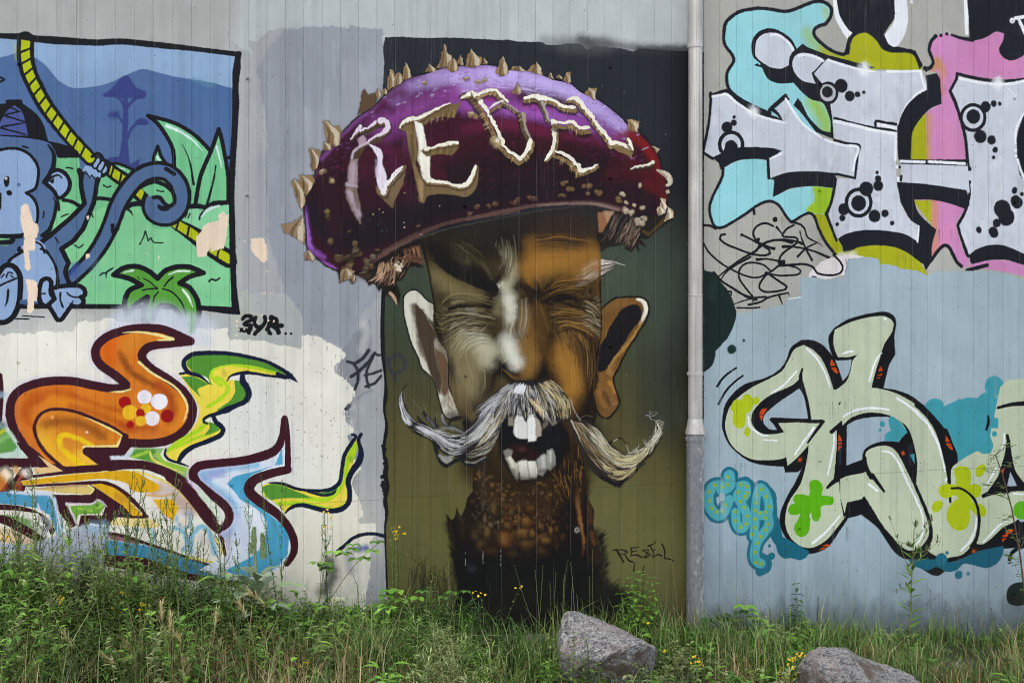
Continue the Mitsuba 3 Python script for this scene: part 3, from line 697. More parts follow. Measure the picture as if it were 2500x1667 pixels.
F(680,80)
PB = [(1042,50,'!'),(1150,45,''),(1470,56,''),(1640,50,''),(2000,65,''),(2180,78,''),(2220,72,''),(2330,90,'!')]
s = ' '.join('%g,%g%s' % (680 + x / 4,80 + y / 4,c) for x,y,c in PB) + ' ' + ' '.join('%g,%g' % (1140 + x / 4,80 + y / 4) for x,y in
     [(330,90),(380,70),(500,90),(740,95),(770,122),(920,120),(960,108),(1110,118),(1175,168),(1250,130),(1330,140),(1500,155),(1630,186),(1680,160),(2000,180),(2160,182)])
F(0,0,1)
s += ' 1719,126! 1719,1700! 946,1700! 947,1480 943,1400 940,1300 944,1240 938,1200 942,1150 936,1100 941,1040 938,980 941,930 934,880 932,792 931,740 938,690 960,560! 935,215! 938,150 936,120'
DARK = '23272f'
g = fill(s,DARK,sid=20,ragged=.35,seed=2,soft=1)
shapes['portrait'] = g
blob('1330,105 1400,112 1480,108','3a3c40',26,.5); blob('1420,100 1440,112','26282c',22,.8); blob('1440,104 1560,118 1680,122','3a3b3e',18,.75); blob('1560,122 1690,122','2a2c30',14,.8); blob('1380,112 1480,112','5a5b5d',30,.45)
for i,y in enumerate(range(560,1520,30)):
    t = np.array([560,660,760,880,1000,1100,1250,1500])
    cs = np.array([lin(c) for c in ('262b2e','3c463a','3c4638','3f412d','4a462a','504b2c','58552f','5c5a35')])
    c = np.array([np.interp(y,t,cs[:,k]) for k in range(3)])
    raw([[925,y],[1740,y]],[22,22],c,1.0,20,20)
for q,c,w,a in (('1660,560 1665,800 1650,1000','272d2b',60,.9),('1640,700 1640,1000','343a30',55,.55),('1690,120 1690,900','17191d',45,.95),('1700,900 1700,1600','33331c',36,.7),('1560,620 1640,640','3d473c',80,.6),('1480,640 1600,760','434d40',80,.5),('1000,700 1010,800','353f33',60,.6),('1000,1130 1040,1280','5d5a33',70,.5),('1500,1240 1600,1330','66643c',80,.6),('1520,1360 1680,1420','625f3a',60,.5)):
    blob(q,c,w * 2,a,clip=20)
for q in (940,945):
    line('%d,700 %d,800 %d,870 941,930 938,985' % (q - 6,q - 9,q - 7),'14161a',5,1)
line('941,930 943,960 938,1000 944,1040 936,1100 943,1130 941,1160 946,1190 940,1220 944,1250 940,1290 943,1380 945,1450','17181a',[5,9,5,10,6,12,9,11,6,5,4,5,4],1)
for k in range(26):
    y = 1090 + k * 5
    dot(939 + rng.normal(0,3),y + rng.normal(0,2),rng.uniform(3,5.5),'17181b')
# grey-blue ghost of a letter on the green
F(400,780)
line('2160,350 2220,500 2270,600','30333c',30,2,alpha=.8); line('2200,400 2280,340 2340,380 2350,470 2270,530','30333c',34,2,alpha=.8)
specks(26,945,110,1690,1400,'a9b0a8',.6,1.1,9,.8)

# ---- ears
F(960,640,6)
EL = '160,560! 170,500 220,450 280,420 340,425 400,470 480,560 580,620! 640,900 770,1130 800,1400! 800,1800 900,2040 1010,2250! 900,2300 800,2270 740,2200 680,2000 650,1850 620,1750 540,1650 440,1560! 400,1480 390,1420 280,1190 230,1020 180,830 165,700'
shapes['ear'] = poly_of(P(EL,True)).buffer(4)
line(EL + ' 160,560','0f1113',46,2.5)
fill(EL,'c9c6b8',sid=21)
blob('300,640 330,800 370,1000 400,1200 450,1350','4a3e33',60,.95,clip=21); blob('310,660 400,760 520,880 580,900','6d6046',34,.8,clip=21); blob('330,640 420,740','2c2622',30,.7,clip=21)
blob('420,830 470,1000 520,1200 540,1400','cbc9bf',70,.8,clip=21); blob('640,1000 700,1250 740,1500 700,1650','5d4a36',110,.9,clip=21); blob('560,1300 640,1500 700,1750','7a6148',80,.7,clip=21)
blob('420,1300 500,1450 620,1600','8a7c6a',50,.6,clip=21); blob('560,600 590,750','8f8774',70,.6,clip=21); blob('780,1450 800,1600','c3bfb0',60,.8,clip=21)
blob('760,1420 830,1560 830,1740','cfccc0',50,.9,clip=21); blob('640,1560 660,1700 760,1800','6b5540',50,.7,clip=21); blob('760,1840 860,1950 900,2080','b0a48e',90,.8,clip=21)
blob('720,2080 800,2000 880,2200','6f604c',70,.6,clip=21); blob('800,2230 950,2240','3a3028',70,.8,clip=21); blob('880,1800 940,2000','c4bba6',50,.5,clip=21)
hair(40,'690,1850 760,2050 850,2230','850,1800 930,2030 1000,2220',['8f8270','c9c0ac','5f5140'],.8,41,clip=21,alpha=.5)
blob('860,2290 1000,2270','14120f',50,.9)
F(928,489,1.2227)
fill('106,316! 128,330 150,372 172,400! 160,420 165,470 182,540 178,575! 152,520 128,440 112,380','43362a',clip=21,soft=5); fill('150,440! 190,462 212,520 205,560! 190,580 165,520','604a35',clip=21,soft=6); line('112,322 150,362 170,398','2a221b',[6,10,8],3,clip=21,alpha=.8)
F(1250,640,6)
ER = '1290,740! 1400,620 1540,535! 1700,525 1850,525! 1930,545 1985,620 1990,720 1960,830 1880,960 1800,1090 1700,1240 1600,1420 1560,1520! 1490,1640 1470,1720 1500,1850 1550,2000 1560,2060 1520,2140 1440,2240 1370,2270 1290,2220 1230,2100 1190,1900! 1170,1700 1240,1300'
shapes['ear_001'] = poly_of(P(ER,True)).buffer(4)
line(ER + ' 1290,740','0d0e10',60,3)
fill(ER,'6a4a24',sid=22)
fill('1600,700! 1700,640 1800,625 1870,660 1890,760 1860,860 1740,1010 1640,1180 1560,1300! 1450,1450 1360,1580 1250,1600! 1240,1300! 1380,1100! 1420,980 1500,850','17161a',clip=22,soft=3)
blob('1350,760 1360,900','6b4c26',90,.8,clip=22); blob('1420,650 1560,600 1750,590','79552b',90,.8,clip=22); blob('1380,1060 1440,950 1600,720','8a6330',26,.7,clip=22)
line('1840,545 1900,560 1960,640 1965,720 1930,800 1880,900','e9e4d2',[30,60,66,56,44,14],3,clip=22); line('1890,880 1800,1050 1640,1260 1500,1420 1400,1520','a27b40',[24,30,36,40,30],4,clip=22)
blob('1640,850 1620,1000 1580,1150 1540,1300','7d5a2c',34,.9,clip=22); blob('1660,800 1640,900','8a6938',24,.6,clip=22); blob('1500,1380 1480,1500','8f6a36',50,.6,clip=22)
blob('1420,1560 1440,1620','a57c44',60,.7,clip=22); blob('1330,1640 1340,1800 1400,1900','7a5528',80,.8,clip=22); blob('1440,1760 1500,1900','a5763c',46,.8,clip=22); blob('1250,1800 1300,2000 1360,2100','8a5f30',46,.8,clip=22); blob('1340,1920 1440,2050 1450,2150','3a2716',40,.7,clip=22)
blob('1230,1650 1200,1850','1c1612',50,.9,clip=22); blob('1450,1950 1500,2050 1440,2150','7d5a34',40,.7,clip=22); line('1430,2000 1470,2080 1540,2060','a8845a',10,2,clip=22,alpha=.6)

# ---- neck and beard fur
F(1000,1100)
NK = '640,-400! 1700,-400! 1690,60 1720,250 1722,400 1740,470 1800,590 1790,700 1810,800 1850,950 1890,1080 1860,1200 1930,1320 2040,1400 2160,1440! 2200,1900! 400,1900! 480,1300! 440,1080 440,900 400,760 380,700! 440,650 460,560! 500,640 545,560! 570,460 620,400! 625,250'
shapes['neck'] = poly_of(P(NK,True))
blob('380,720 430,900 450,1200 520,1500','15130f',60,.9); blob('1830,800 1900,1100 1880,1250 2060,1420','15140f',60,.85); blob('1730,300 1730,480','1c1a10',40,.8)
g0 = np.random.default_rng(5)
for k in range(150):
    t = g0.random()
    a = P('1850,850 1900,1100 1880,1250 2000,1370 2150,1430')
    b = a[int(t * (len(a) - 1))] + g0.normal(0,3,2)
    L = g0.uniform(8,24)
    raw([b,b + [L * .8,-L * g0.uniform(.3,.9)]],[1.6,.3],'16150f',.75)
    a = P('400,700 430,950 460,1150 500,1300')
    b = a[int(t * (len(a) - 1))] + g0.normal(0,3,2)
    raw([b,b + [-L * .5,-L * g0.uniform(.5,1)]],[1.6,.3],'16150f',.75)
for k in range(90):
    x,y = g0.uniform(990,1120),g0.uniform(1420,1500)
    L = g0.uniform(20,70)
    raw([[x,y],[x + g0.normal(0,6),y - L],[x + g0.normal(0,14),y - L * 1.4]],[1.6,1,.3],'22210f',.55)
    x,y = g0.uniform(1440,1570),g0.uniform(1440,1520)
    raw([[x,y],[x + g0.normal(4,6),y - L * .6],[x + g0.normal(8,8),y - L * .8]],[1.6,1,.3],'1c1b0e',.55)
fill(NK,'241a13',sid=23,soft=2)
blob('1000,350 1100,700 1100,950','5a3d20',330,.9,clip=23); blob('1050,640 1180,800','7a5228',160,.7,clip=23); blob('760,400 780,560 700,800','5c4a2f',110,.7,clip=23); blob('1400,500 1450,900','3a2616',130,.6,clip=23)
blob('640,60 640,300','16130f',50,.8,clip=23)
warts = [(1000,330,60,45),(560,480,0,0)]
g0 = np.random.default_rng(12)


def wart(x,y,rx,ry,c,hl,dk='1b120c'):
    p = lambda t,k: (1000 + (x + math.cos(t) * rx * k) / 4,1100 + (y + math.sin(t) * ry * k) / 4)
    for k in range(1):
        raw([(1000 + (x - rx * .2) / 4,1100 + (y + ry * .25) / 4),(1000 + (x + rx * .2) / 4,1100 + (y + ry * .25) / 4)],[min(rx,ry) / 4 * 1.0] * 2,dk,.8,23,min(rx,ry) / 4 * .45)
    a = (rx - min(rx,ry)) * .7,(ry - min(rx,ry)) * .7
    q = [(1000 + (x - a[0]) / 4,1100 + (y - a[1]) / 4),(1000 + (x + a[0]) / 4,1100 + (y + a[1]) / 4)]
    m = min(rx,ry) / 4
    raw(q,[m * .5] * 2,lin(c) * .62,.9,23,m * .5)
    raw([(q[0][0] - m * .15,q[0][1] - m * .25),(q[1][0] - m * .15,q[1][1] - m * .25)],[m * .2] * 2,hl,.32,23,m * .4)


for k in range(260):     # small pebbled skin higher up, large below
    y = g0.uniform(260,760)
    x = g0.uniform(640 if y < 420 else 590,1560)
    r = g0.uniform(14,30) * (0.7 + (y - 260) / 900)
    left = x < 900
    mid = 900 <= x < 1250
    c = ('6f6245' if g0.random() < .6 else '4c3a24') if left else (('7a5227' if g0.random() < .7 else '5e5233') if mid else ('5a4122' if g0.random() < .5 else '2c1d12'))
    wart(x,y,r * g0.uniform(.8,1.3),r * g0.uniform(.9,1.5),c,'7d745c' if left else '7d5c30')
for x,y,rx,ry,c in [(615,500,42,45,'5a3f22'),(640,830,60,90,'5d472a'),(760,800,60,90,'54402a'),(1070,570,40,60,'7e5629'),(1180,560,70,50,'7d5427'),(1140,690,80,70,'83582a'),(990,600,45,40,'5e4e30'),(830,570,70,110,'4b3a24'),(960,730,60,70,'5a4126'),(700,960,110,140,'5e4024'),(930,880,100,140,'7a4d24'),(1140,900,100,110,'745228'),(1110,800,110,70,'7a5629'),(1300,990,100,110,'6a4823'),(1330,880,80,60,'704e26'),(1200,800,50,60,'7c5628'),(1500,840,50,70,'4d3320'),(1450,960,50,60,'33231a'),(1440,770,44,60,'3a281a'),(1380,780,40,60,'6a4a24'),(1280,740,50,60,'5c4022'),(800,1010,150,110,'573a20'),(620,1030,70,90,'50371f'),(1010,1030,120,90,'4d331c'),(780,230,36,50,'5f5238'),(840,240,30,36,'6b5330'),(1340,300,20,60,'6b4a24'),(1400,260,16,60,'5c3d1e'),(1500,100,40,60,'5d3d1f')]:
    wart(x,y,rx,ry,c,'93713f')
hair(70,'1230,260 1260,400 1300,560','1560,140 1520,320 1500,560',['8a6230','6a4a22','2a1b10','a07a40'],1.3,13,clip=23,alpha=.7)
hair(40,'650,160 680,260 700,360','860,60 830,200 780,330',['9b8f76','5a4a30','2a2016'],1.1,14,clip=23,alpha=.7)
blob('1570,40 1560,300 1580,600 1640,900','100e0d',50,.9,clip=23); line('1680,60 1640,250 1640,480 1660,650 1690,800 1700,930 1670,1070','8a5e34',[20,24,34,40,30,24,10],4,clip=23,alpha=.85); blob('1740,500 1770,620 1760,700','4a2c16',30,.8,clip=23); blob('1780,800 1800,900','5a3a1e',30,.7,clip=23); blob('1720,350 1720,800 1760,1000','100d0c',30,.8,clip=23)
blob('440,700 470,900 500,1200','0d0d0e',60,.9,clip=23); blob('480,640 520,700','2d2c2f',20,.6,clip=23)
for k in range(8):
    blob('540,%d 1000,%d 1640,%d' % (930 + 26 * k,970 + 26 * k,930 + 26 * k),'0b0b0d',120,.2 + .05 * k,clip=23)
blob('600,400 640,700 560,1000','14100c',120,.7,clip=23); blob('1560,300 1540,700 1580,1000','120e0b',150,.8,clip=23)
blob('560,1100 1000,1130 1640,1100','0b0b0d',90,.9,clip=23)
for y in range(1150,1900,60):
    raw([[1095,1100 + y / 4],[1570,1100 + y / 4]],[14,14],'08090c',1,23,14)
blob('590,1140 620,1150','30323c',60,.5,clip=23)
dot(1635,772,26,'8f8a84',2); dot(1632,776,12,'5a5450',3); dot(1040,1140,26,'15161a',2); dot(1960,1445,28,'15171a',2)
for x in (717,889,545):
    for k in range(6):
        y = g0.uniform(960,1100)
        raw([[1000 + x / 4,1100 + y / 4],[1000 + x / 4,1100 + y / 4 + g0.uniform(2,8)]],[.5,.4],'b9b9b4',.7)

# ---- face
F(0,0,1)
FACE = '1022,585! 1100,560! 1300,520! 1455,500! 1462,570 1466,650 1468,800 1465,830 1460,860 1456,900 1458,930 1448,960 1446,985 1451,1010 1440,1080 1405,1150! 1360,1185 1300,1198 1240,1190 1190,1160! 1150,1110! 1130,1030 1110,980 1100,920 1090,860 1072,830 1060,800 1058,785 1060,755 1052,700 1040,640'
shapes['face'] = poly_of(P(FACE,True))
fill(FACE,'5a4b2d',sid=24,soft=4)
blob('1170,1100 1250,1180 1340,1180 1420,1090','2c2015',100,.95,clip=24); blob('1190,1120 1260,1185 1330,1188','4a3a20',40,.7,clip=24); blob('1400,1060 1380,1130','1c1410',60,.9,clip=24); blob('1440,1000 1420,1120','1c1512',50,.85,clip=24); blob('1145,1050 1160,1120','2a2016',40,.7,clip=24)
# base light and dark
blob('1060,660 1080,760 1140,860','776b48',140,.7,clip=24); blob('1340,660 1420,640 1440,760','8f6a33',120,.8,clip=24); blob('1380,860 1400,980 1390,1080','75512a',110,.8,clip=24); blob('1300,900 1340,1000','231c18',70,.7,clip=24)
# shadow under the brim
for k,(y0,y1,c) in enumerate(((560,500,'24252c'),(580,530,'25262b'),(600,560,'2a2826'),(618,590,'3a3225'))):
    raw([[1020,y0 - 10],[1200,(y0 + y1) / 2],[1300,y1 + 20],[1470,y1 + 10]],[26] * 4,c,.92,24,24)
blob('1330,580 1390,570 1420,590','4a3022',60,.65,clip=24); blob('1180,600 1240,580','2c2a28',50,.8,clip=24)
F(1140,400)
blob('560,880 700,900 900,920 1150,900','a5752f',110,.85,clip=24); blob('1200,760 1230,900','8a6230',60,.8,clip=24); blob('600,960 580,1100 620,1200','a8762f',90,.75,clip=24); blob('740,1000 850,980','a2722e',90,.6,clip=24)
blob('620,1040 660,1110 720,1240','35271a',40,.9,clip=24); blob('670,1080 720,1180 740,1250','a97a36',18,.8,clip=24); blob('560,760 900,800','5a4024',50,.6,clip=24); blob('480,900 520,1100 500,1230','211b17',40,.85,clip=24); blob('530,1180 600,1260 680,1310','171310',44,.95,clip=24)
hair(40,'580,860 700,880 860,900 1100,880','640,1040 760,1000 900,1000 1120,960',['b5853c','8a602a','6a4a24','a87a35'],1.1,15,clip=24,alpha=.45)
# right brow: dark then white whisps
hair(150,'720,1270 800,1160 900,1080 1020,1060','820,1260 930,1190 1060,1130 1180,1100',['17140f','241c12','8f7240','3a2c18','17140f'],1.0,16,span=(.15,.35),clip=24)
hair(110,'1010,1130 1080,1020 1160,950 1260,910','1040,1150 1200,1090 1320,1020 1480,960',['cfc3bd','b3a596','8d7a62','4a3c30','e3d9d6','6b5540'],.9,17,span=(.2,.6))
for s in ('1250,1080 1340,1000 1430,960 1500,980 1540,990','1010,1160 1100,1120 1200,1070','1300,1000 1360,930 1310,900','1420,960 1470,920 1490,900','1180,1100 1300,1110 1360,1070'):
    line(s,'c9beb4' if '1500' in s or '1010' in s else '2a241c',[10,12,5],1.5,alpha=.85)
hair(40,'1100,1000 1200,950 1300,920','1150,1060 1300,1000 1440,950',['d9cfce','bfb0a4'],.8,18,span=(.4,.8))
# forehead left: folds
F(680,400)
blob('1560,800 1620,900 1650,980','14120f',70,.9,clip=24); blob('1640,980 1800,1030 2000,1150 2120,1260','15130e',70,.95,clip=24); blob('1900,1000 2050,1080 2160,1220','17140f',50,.85,clip=24)
hair(160,'1540,900 1650,1000 1850,1060 2080,1260','1580,1000 1720,1080 1900,1180 2040,1290',['100e0c','2a2318','4c3f26','8a7848','16130f'],1.2,19,span=(.12,.4),clip=24,alpha=.8)
blob('1820,800 1850,960','a3986c',40,.35,clip=24); blob('1700,820 1850,860 1950,930','544a31',80,.6,clip=24); blob('1990,960 2050,1060 2080,1130','a89f78',26,.45,clip=24); blob('1850,920 1950,950 2040,1010','8f845a',36,.4,clip=24); blob('2060,1000 2130,1050 2170,1150','463726',50,.6,clip=24)
blob('2200,830 2280,960 2290,1100 2240,1230','a8a384',70,.85,clip=24); blob('2270,1000 2290,1120 2200,1250 2120,1310','cbc9b4',34,.85,clip=24); blob('2150,1100 2130,1180','1d1812',36,.8,clip=24); blob('2200,800 2260,850','857a56',60,.5,clip=24)
# left cheek side
F(960,640,6)
blob('560,120 640,350 680,520','7c7149',110,.6,clip=24); blob('480,40 560,420 620,700','3a2e1c',36,.6,clip=24); blob('820,330 1000,420 1150,480','7d7350',60,.5,clip=24); blob('900,380 1000,430 1100,460','453823',60,.5,clip=24)
hair(50,'720,180 900,260 1150,330 1480,460','700,480 900,520 1200,540 1480,540',['8a7d55','5b4a2c','3a2c1a','a09670','6e5d38'],1.1,20,span=(.08,.25),clip=24,alpha=.55)
blob('1220,400 1350,460 1480,480','241c12',60,.7,clip=24); blob('860,600 960,570 1050,560','c4bb95',24,.75,clip=24); blob('1000,530 1200,510 1330,540','948a5e',30,.6,clip=24); blob('1340,560 1440,540','1a1510',16,.8,clip=24)
# closed eye: lash line and the folds around it
line('800,690 920,660 1050,650 1200,635 1330,640 1450,680 1560,710','120e0a',[30,44,46,40,30,30,16],5,clip=24)
line('1330,690 1430,740 1520,760','2a2013',[14,20,8],4,clip=24); line('1400,640 1500,670 1580,680','17120d',[8,22,14],4,clip=24)
blob('900,730 1000,700 1180,700 1300,700','a59a6c',40,.7,clip=24); blob('1080,700 1180,720 1220,730','d6d4c6',30,.9,clip=24); blob('920,740 980,720','c0b68e',24,.7,clip=24); blob('720,660 780,690','a99e80',24,.7,clip=24); blob('1220,670 1320,690','8d8252',30,.6,clip=24)
folds = [('600,760 680,770 760,750','7f7446',26),('600,840 700,830 800,790 900,760','2a2214',22),('620,830 700,840','0f0c08',26),('600,880 680,960 760,940','8a7c48',28),('650,970 740,930 860,850','1d170e',16),('760,880 830,840 900,810','c3bc9e',24),('780,760 900,780 1000,800','a0906a',20),('880,790 1000,770 1180,760','4a3a22',20),('1000,740 1100,760 1190,790','c4b48c',16),('1050,860 1180,800 1330,790','8d8054',28),('980,850 1120,830 1240,820','241b10',18),('960,900 1050,860 1180,850','9c9272',26),('820,1010 860,940 920,880','c9c4b0',40),('930,960 1060,900 1200,900','3a2c1a',22),('960,1040 1000,1000 1060,980','cfcbbb',36),('1000,960 1140,900 1300,880 1440,940','8a7b50',26),('1060,1000 1180,930 1320,930 1450,1000','4a371f',26),('1160,980 1200,960 1260,960','bdb49a',20),('1130,1040 1240,990 1440,1000','7d6845',30),('1100,1060 1300,1030 1450,1050','3b2b1a',20)]
for s,c,w in folds:
    line(s,c,[w * .4,w,w * .9,w * .3],4,clip=24,alpha=.85)
for k in range(3):
    blob(('1040,1160 1090,1100 1180,1070','1090,1230 1180,1140 1300,1110','1010,1260 1050,1180')[k],('c9c8be','bdbba8','b8b59e')[k],30,.8,clip=24)
for s in ('1020,1180 1060,1120 1150,1060','1080,1260 1140,1190 1250,1120','1000,1300 1030,1270','1170,1240 1230,1180 1330,1130','1380,1200 1420,1170','1100,1290 1130,1260'):
    line(s,'5c4a30',[4,14,4],3,clip=24,alpha=.7); line(' '.join('%g,%g' % (float(a.split(',')[0]) - 12,float(a.split(',')[1]) - 14) for a in s.split()),'d9d8cc',[6,20,6],3,clip=24,alpha=.85)
# cheek light
blob('1200,1240 1320,1260 1300,1420','aca889',150,.85,clip=24); blob('1260,1220 1350,1250 1320,1350 1280,1450','c9c8b6',70,.8,clip=24)
hair(30,'1180,1200 1230,1350 1280,1560','1420,1200 1420,1350 1360,1560',['d3d2c2','b7b394','8d8560','c0bda4'],1.2,22,span=(.1,.3),clip=24,alpha=.6)
blob('860,1180 900,1400 950,1560','7b7050',110,.7,clip=24); blob('960,1330 990,1450','5c4d32',60,.6,clip=24); blob('760,1100 800,1250 840,1400','5a4a2e',50,.6,clip=24); blob('640,1000 720,1060','6d5d34',60,.5,clip=24); blob('1450,1300 1500,1450 1490,1560','7a6b48',90,.6,clip=24)
# nose: bright ridge left, ochre right
blob('1640,560 1740,560 1800,500','a9a587',120,.7,clip=24); blob('1660,600 1720,560 1800,500','cac8ba',60,.9,clip=24); blob('1690,620 1740,700 1770,800','c3c1b2',50,.85,clip=24); blob('1620,740 1680,800 1720,880','b5b094',60,.7,clip=24); blob('1650,860 1720,960 1760,1050','a49d7a',90,.6,clip=24)
blob('1680,1060 1700,1200 1760,1380','d0d0c4',110,.95,clip=24); blob('1540,1180 1640,1180 1720,1280','bdbaa4',60,.8,clip=24); blob('1700,1100 1800,1250 1830,1380','c6c5b4',70,.8,clip=24)
hair(50,'1590,640 1620,900 1560,1200 1600,1400','1800,620 1780,900 1760,1150 1830,1400',['d9d8cd','b8b49c','98906c','c9c6b4'],1.4,23,span=(.08,.22),clip=24,alpha=.6)
blob('1480,760 1560,860 1540,1000','6b5c3c',90,.7,clip=24); blob('1340,560 1480,600 1560,640','5b4c30',50,.5,clip=24)
blob('1860,400 1950,450 2000,560','7d6b3e',80,.7,clip=24); blob('1900,520 1960,700 1960,900','9a712f',110,.9,clip=24); blob('1960,900 2050,1050 2100,1200','8a632b',110,.9,clip=24); blob('2080,1080 2130,1250 2060,1400','97702f',90,.8,clip=24); blob('1940,1060 1980,1200','4a331b',60,.7,clip=24); blob('1870,900 1900,1100 1900,1300','5f4827',60,.6,clip=24); blob('2060,560 2140,700 2180,900','4c371e',80,.7,clip=24)
hair(50,'1850,500 1880,800 1900,1100 1900,1350','2080,600 2060,850 2160,1150 2180,1350',['a87c36','7f5b2a','4f381d','b28a45','3a2a18'],1.3,24,span=(.05,.15),clip=24,alpha=.55)
# nose bottom
F(960,880,6)
blob('1520,-80 1580,30 1700,120 1800,190','1a1510',50,.95,clip=24); blob('1480,0 1470,200','3d3220',40,.7,clip=24); blob('1800,190 1900,230 2030,180','2c1f12',70,.9,clip=24); blob('2000,100 2120,120','2a1e12',80,.9,clip=24); blob('1850,60 1950,110 1990,120','b0823f',60,.7,clip=24); blob('1860,140 1960,160','120e0b',44,.9,clip=24)
line('1700,190 1780,240 1860,268 1960,262 2030,220','a07a45',[12,22,26,22,10],3,clip=24); blob('1840,290 1990,280','0e0a08',36,.9,clip=24); blob('2160,-300 2240,-100 2260,20 2180,150','6d4e27',60,.8,clip=24); line('2230,-340 2270,-200 2270,-60 2210,120','b08a50',[10,22,16,8],4,clip=24)
blob('1520,140 1620,200 1700,220','6f5d3c',60,.7,clip=24); blob('1900,330 2050,330','452a17',50,.9,clip=24); blob('2300,-200 2340,0 2320,200','16120f',70,.9,clip=24)
# left cheek below, long laugh line
blob('880,200 960,500 1060,800','8b7d58',110,.8,clip=24); blob('900,0 960,200','8f845f',100,.6,clip=24); blob('1100,200 1200,400 1250,600','7a6844',100,.7,clip=24); blob('1000,450 1050,560','2b2013',50,.8,clip=24); blob('1300,150 1380,400 1340,600','4d3922',100,.7,clip=24); blob('1480,100 1450,350 1320,500','15110d',44,.9,clip=24); blob('1060,560 1150,760 1200,840','8f7740',50,.7,clip=24); blob('1140,560 1200,700','241b11',40,.7,clip=24); blob('1180,150 1220,300','a89a76',60,.4,clip=24)
line('850,-40 880,200 900,500 970,720 1060,880 1150,980','14110d',[40,46,46,50,56,60],5)
dot(1060,245,40,'6f6244',3,clip=24,alpha=.7); line('1030,225 1060,205 1090,225','2a2116',10,2,clip=24)
hair(50,'1180,60 1190,180 1200,320','1400,60 1420,200 1400,350',['b9b398','4a3d28','8a7d58'],1.0,25,span=(.15,.35),clip=24,alpha=.6)
# right side: eye, crow's feet, cheek
F(1250,640,6)
blob('420,540 560,470 680,410 760,340','a1773a',60,.8,clip=24); blob('760,360 860,400 900,330','7d5c2e',60,.6,clip=24); blob('960,320 1100,330 1240,300','5b4325',70,.6,clip=24); blob('1180,260 1250,380','8f6c38',60,.7,clip=24)
for x in (800,835,865):
    line('%d,380 %d,440' % (x + 5,x - 10),'b78d4c',12,3,clip=24,alpha=.7)
line('380,590 520,570 640,510 740,478 850,495 980,530','100d0a',[20,40,50,50,44,20],4,clip=24); fill('560,580! 660,520 740,490 860,510 900,560! 800,560 680,590','16110c',clip=24,soft=3); dot(725,500,9,'a9b0b4',3,clip=24); blob('620,560 680,545','4a2f1a',26,.7,clip=24)
blob('470,540 560,510 620,470','a27a3c',22,.7,clip=24); blob('900,540 1000,620 1060,660','16120d',34,.8,clip=24); blob('960,470 1020,510 1050,540','9d7440',40,.7,clip=24); line('910,470 980,420 1070,385','20180f',[8,18,8],3,clip=24); blob('1040,470 1110,450 1150,420','1a130d',44,.85,clip=24); blob('1110,470 1130,490','a47b45',24,.8,clip=24); line('1090,430 1040,520','b89461',[8,20,6],3,clip=24)
rf = [('480,650 560,620 680,610 850,560','8a6634',26),('470,670 600,660 760,650 880,620','31240f',12),('540,600 640,620 760,600 860,560','2b2013',12),('520,680 660,690 800,690 900,640','8d6833',26),('540,740 600,700 680,700 760,710','a57c3f',30),('500,700 620,680 700,720 800,730 920,650','2a1f12',14),('560,780 700,740 860,720 940,660','a47a3b',40),('640,780 720,770 800,760','ad8546',26),('660,820 760,830 860,830 960,830','241b11',16),('560,800 660,830 760,870 860,860 940,840','2a1e12',16),('620,900 720,880 800,920 920,880','a77c40',32),('700,860 780,890 860,890','a67c44',18),('640,950 760,900 860,930','1f1710',12),('860,960 960,880 1060,890 1150,960','a07a46',34),('940,870 1050,870 1160,960','1b140e',14)]
for s,c,w in rf:
    line(s,c,[w * .4,w,w,w * .3],4,clip=24,alpha=.85)
for s,w in (('1030,650 1110,650 1180,700 1290,740',44),('1040,670 1140,730 1200,820 1300,860',34),('1030,790 1110,790 1200,870 1310,940',46),('1040,880 1140,930 1200,1000 1270,1080',34),('1150,610 1220,600 1300,550',24),('1180,540 1240,510',30),('1160,660 1250,640 1300,590',20)):
    line(s,'17120e',[w * .8,w * 1.7,w * 1.5,w],5,clip=24,alpha=.8)
for s,w in (('1030,640 1110,650 1180,700 1290,740',36),('1120,730 1180,800 1240,840 1300,860',30),('1030,790 1110,800 1200,870 1310,940',46),('1060,890 1140,930 1170,960',28),('1180,990 1230,1030 1270,1080',36),('1160,600 1230,590 1300,550',16),('1190,550 1250,510',24),('1200,660 1290,620',14)):
    line(s,'b3a27a',[w * .5,w,w,w * .4],5,clip=24,alpha=.9); line(' '.join('%g,%g' % (float(a.split(',')[0]),float(a.split(',')[1]) - 8) for a in s.split()),'d8d1b4',[w * .1,w * .4,w * .3,w * .1],3,clip=24,alpha=.7)
specks(30,1420,780,1466,830,'cfc8b0',.5,1,44,.7)
hair(70,'480,900 560,1050 640,1250 700,1500','1100,960 1180,1150 1220,1330 1240,1540',['a67a3c','8a6532','3a2916','b08a4c','241a10','6a4d28'],1.6,26,span=(.15,.45),clip=24,alpha=.75)
blob('500,1000 560,1150 540,1300','241b12',80,.7,clip=24); blob('760,1250 820,1400 800,1560','aa7a3b',90,.75,clip=24); blob('600,1300 640,1560','5b4022',80,.6,clip=24); blob('940,1250 1060,1400','6b4e2a',50,.5,clip=24)
for s in ('860,1010 960,1130 1040,1280 1100,1420','990,960 1090,1100 1160,1250 1200,1400','1130,1050 1190,1200 1220,1320'):
    line(s,'1c140d',[6,18,22,8],4,clip=24,alpha=.75)
blob('560,1550 620,1700','17120f',80,.8,clip=24)
F(1250,880,6)
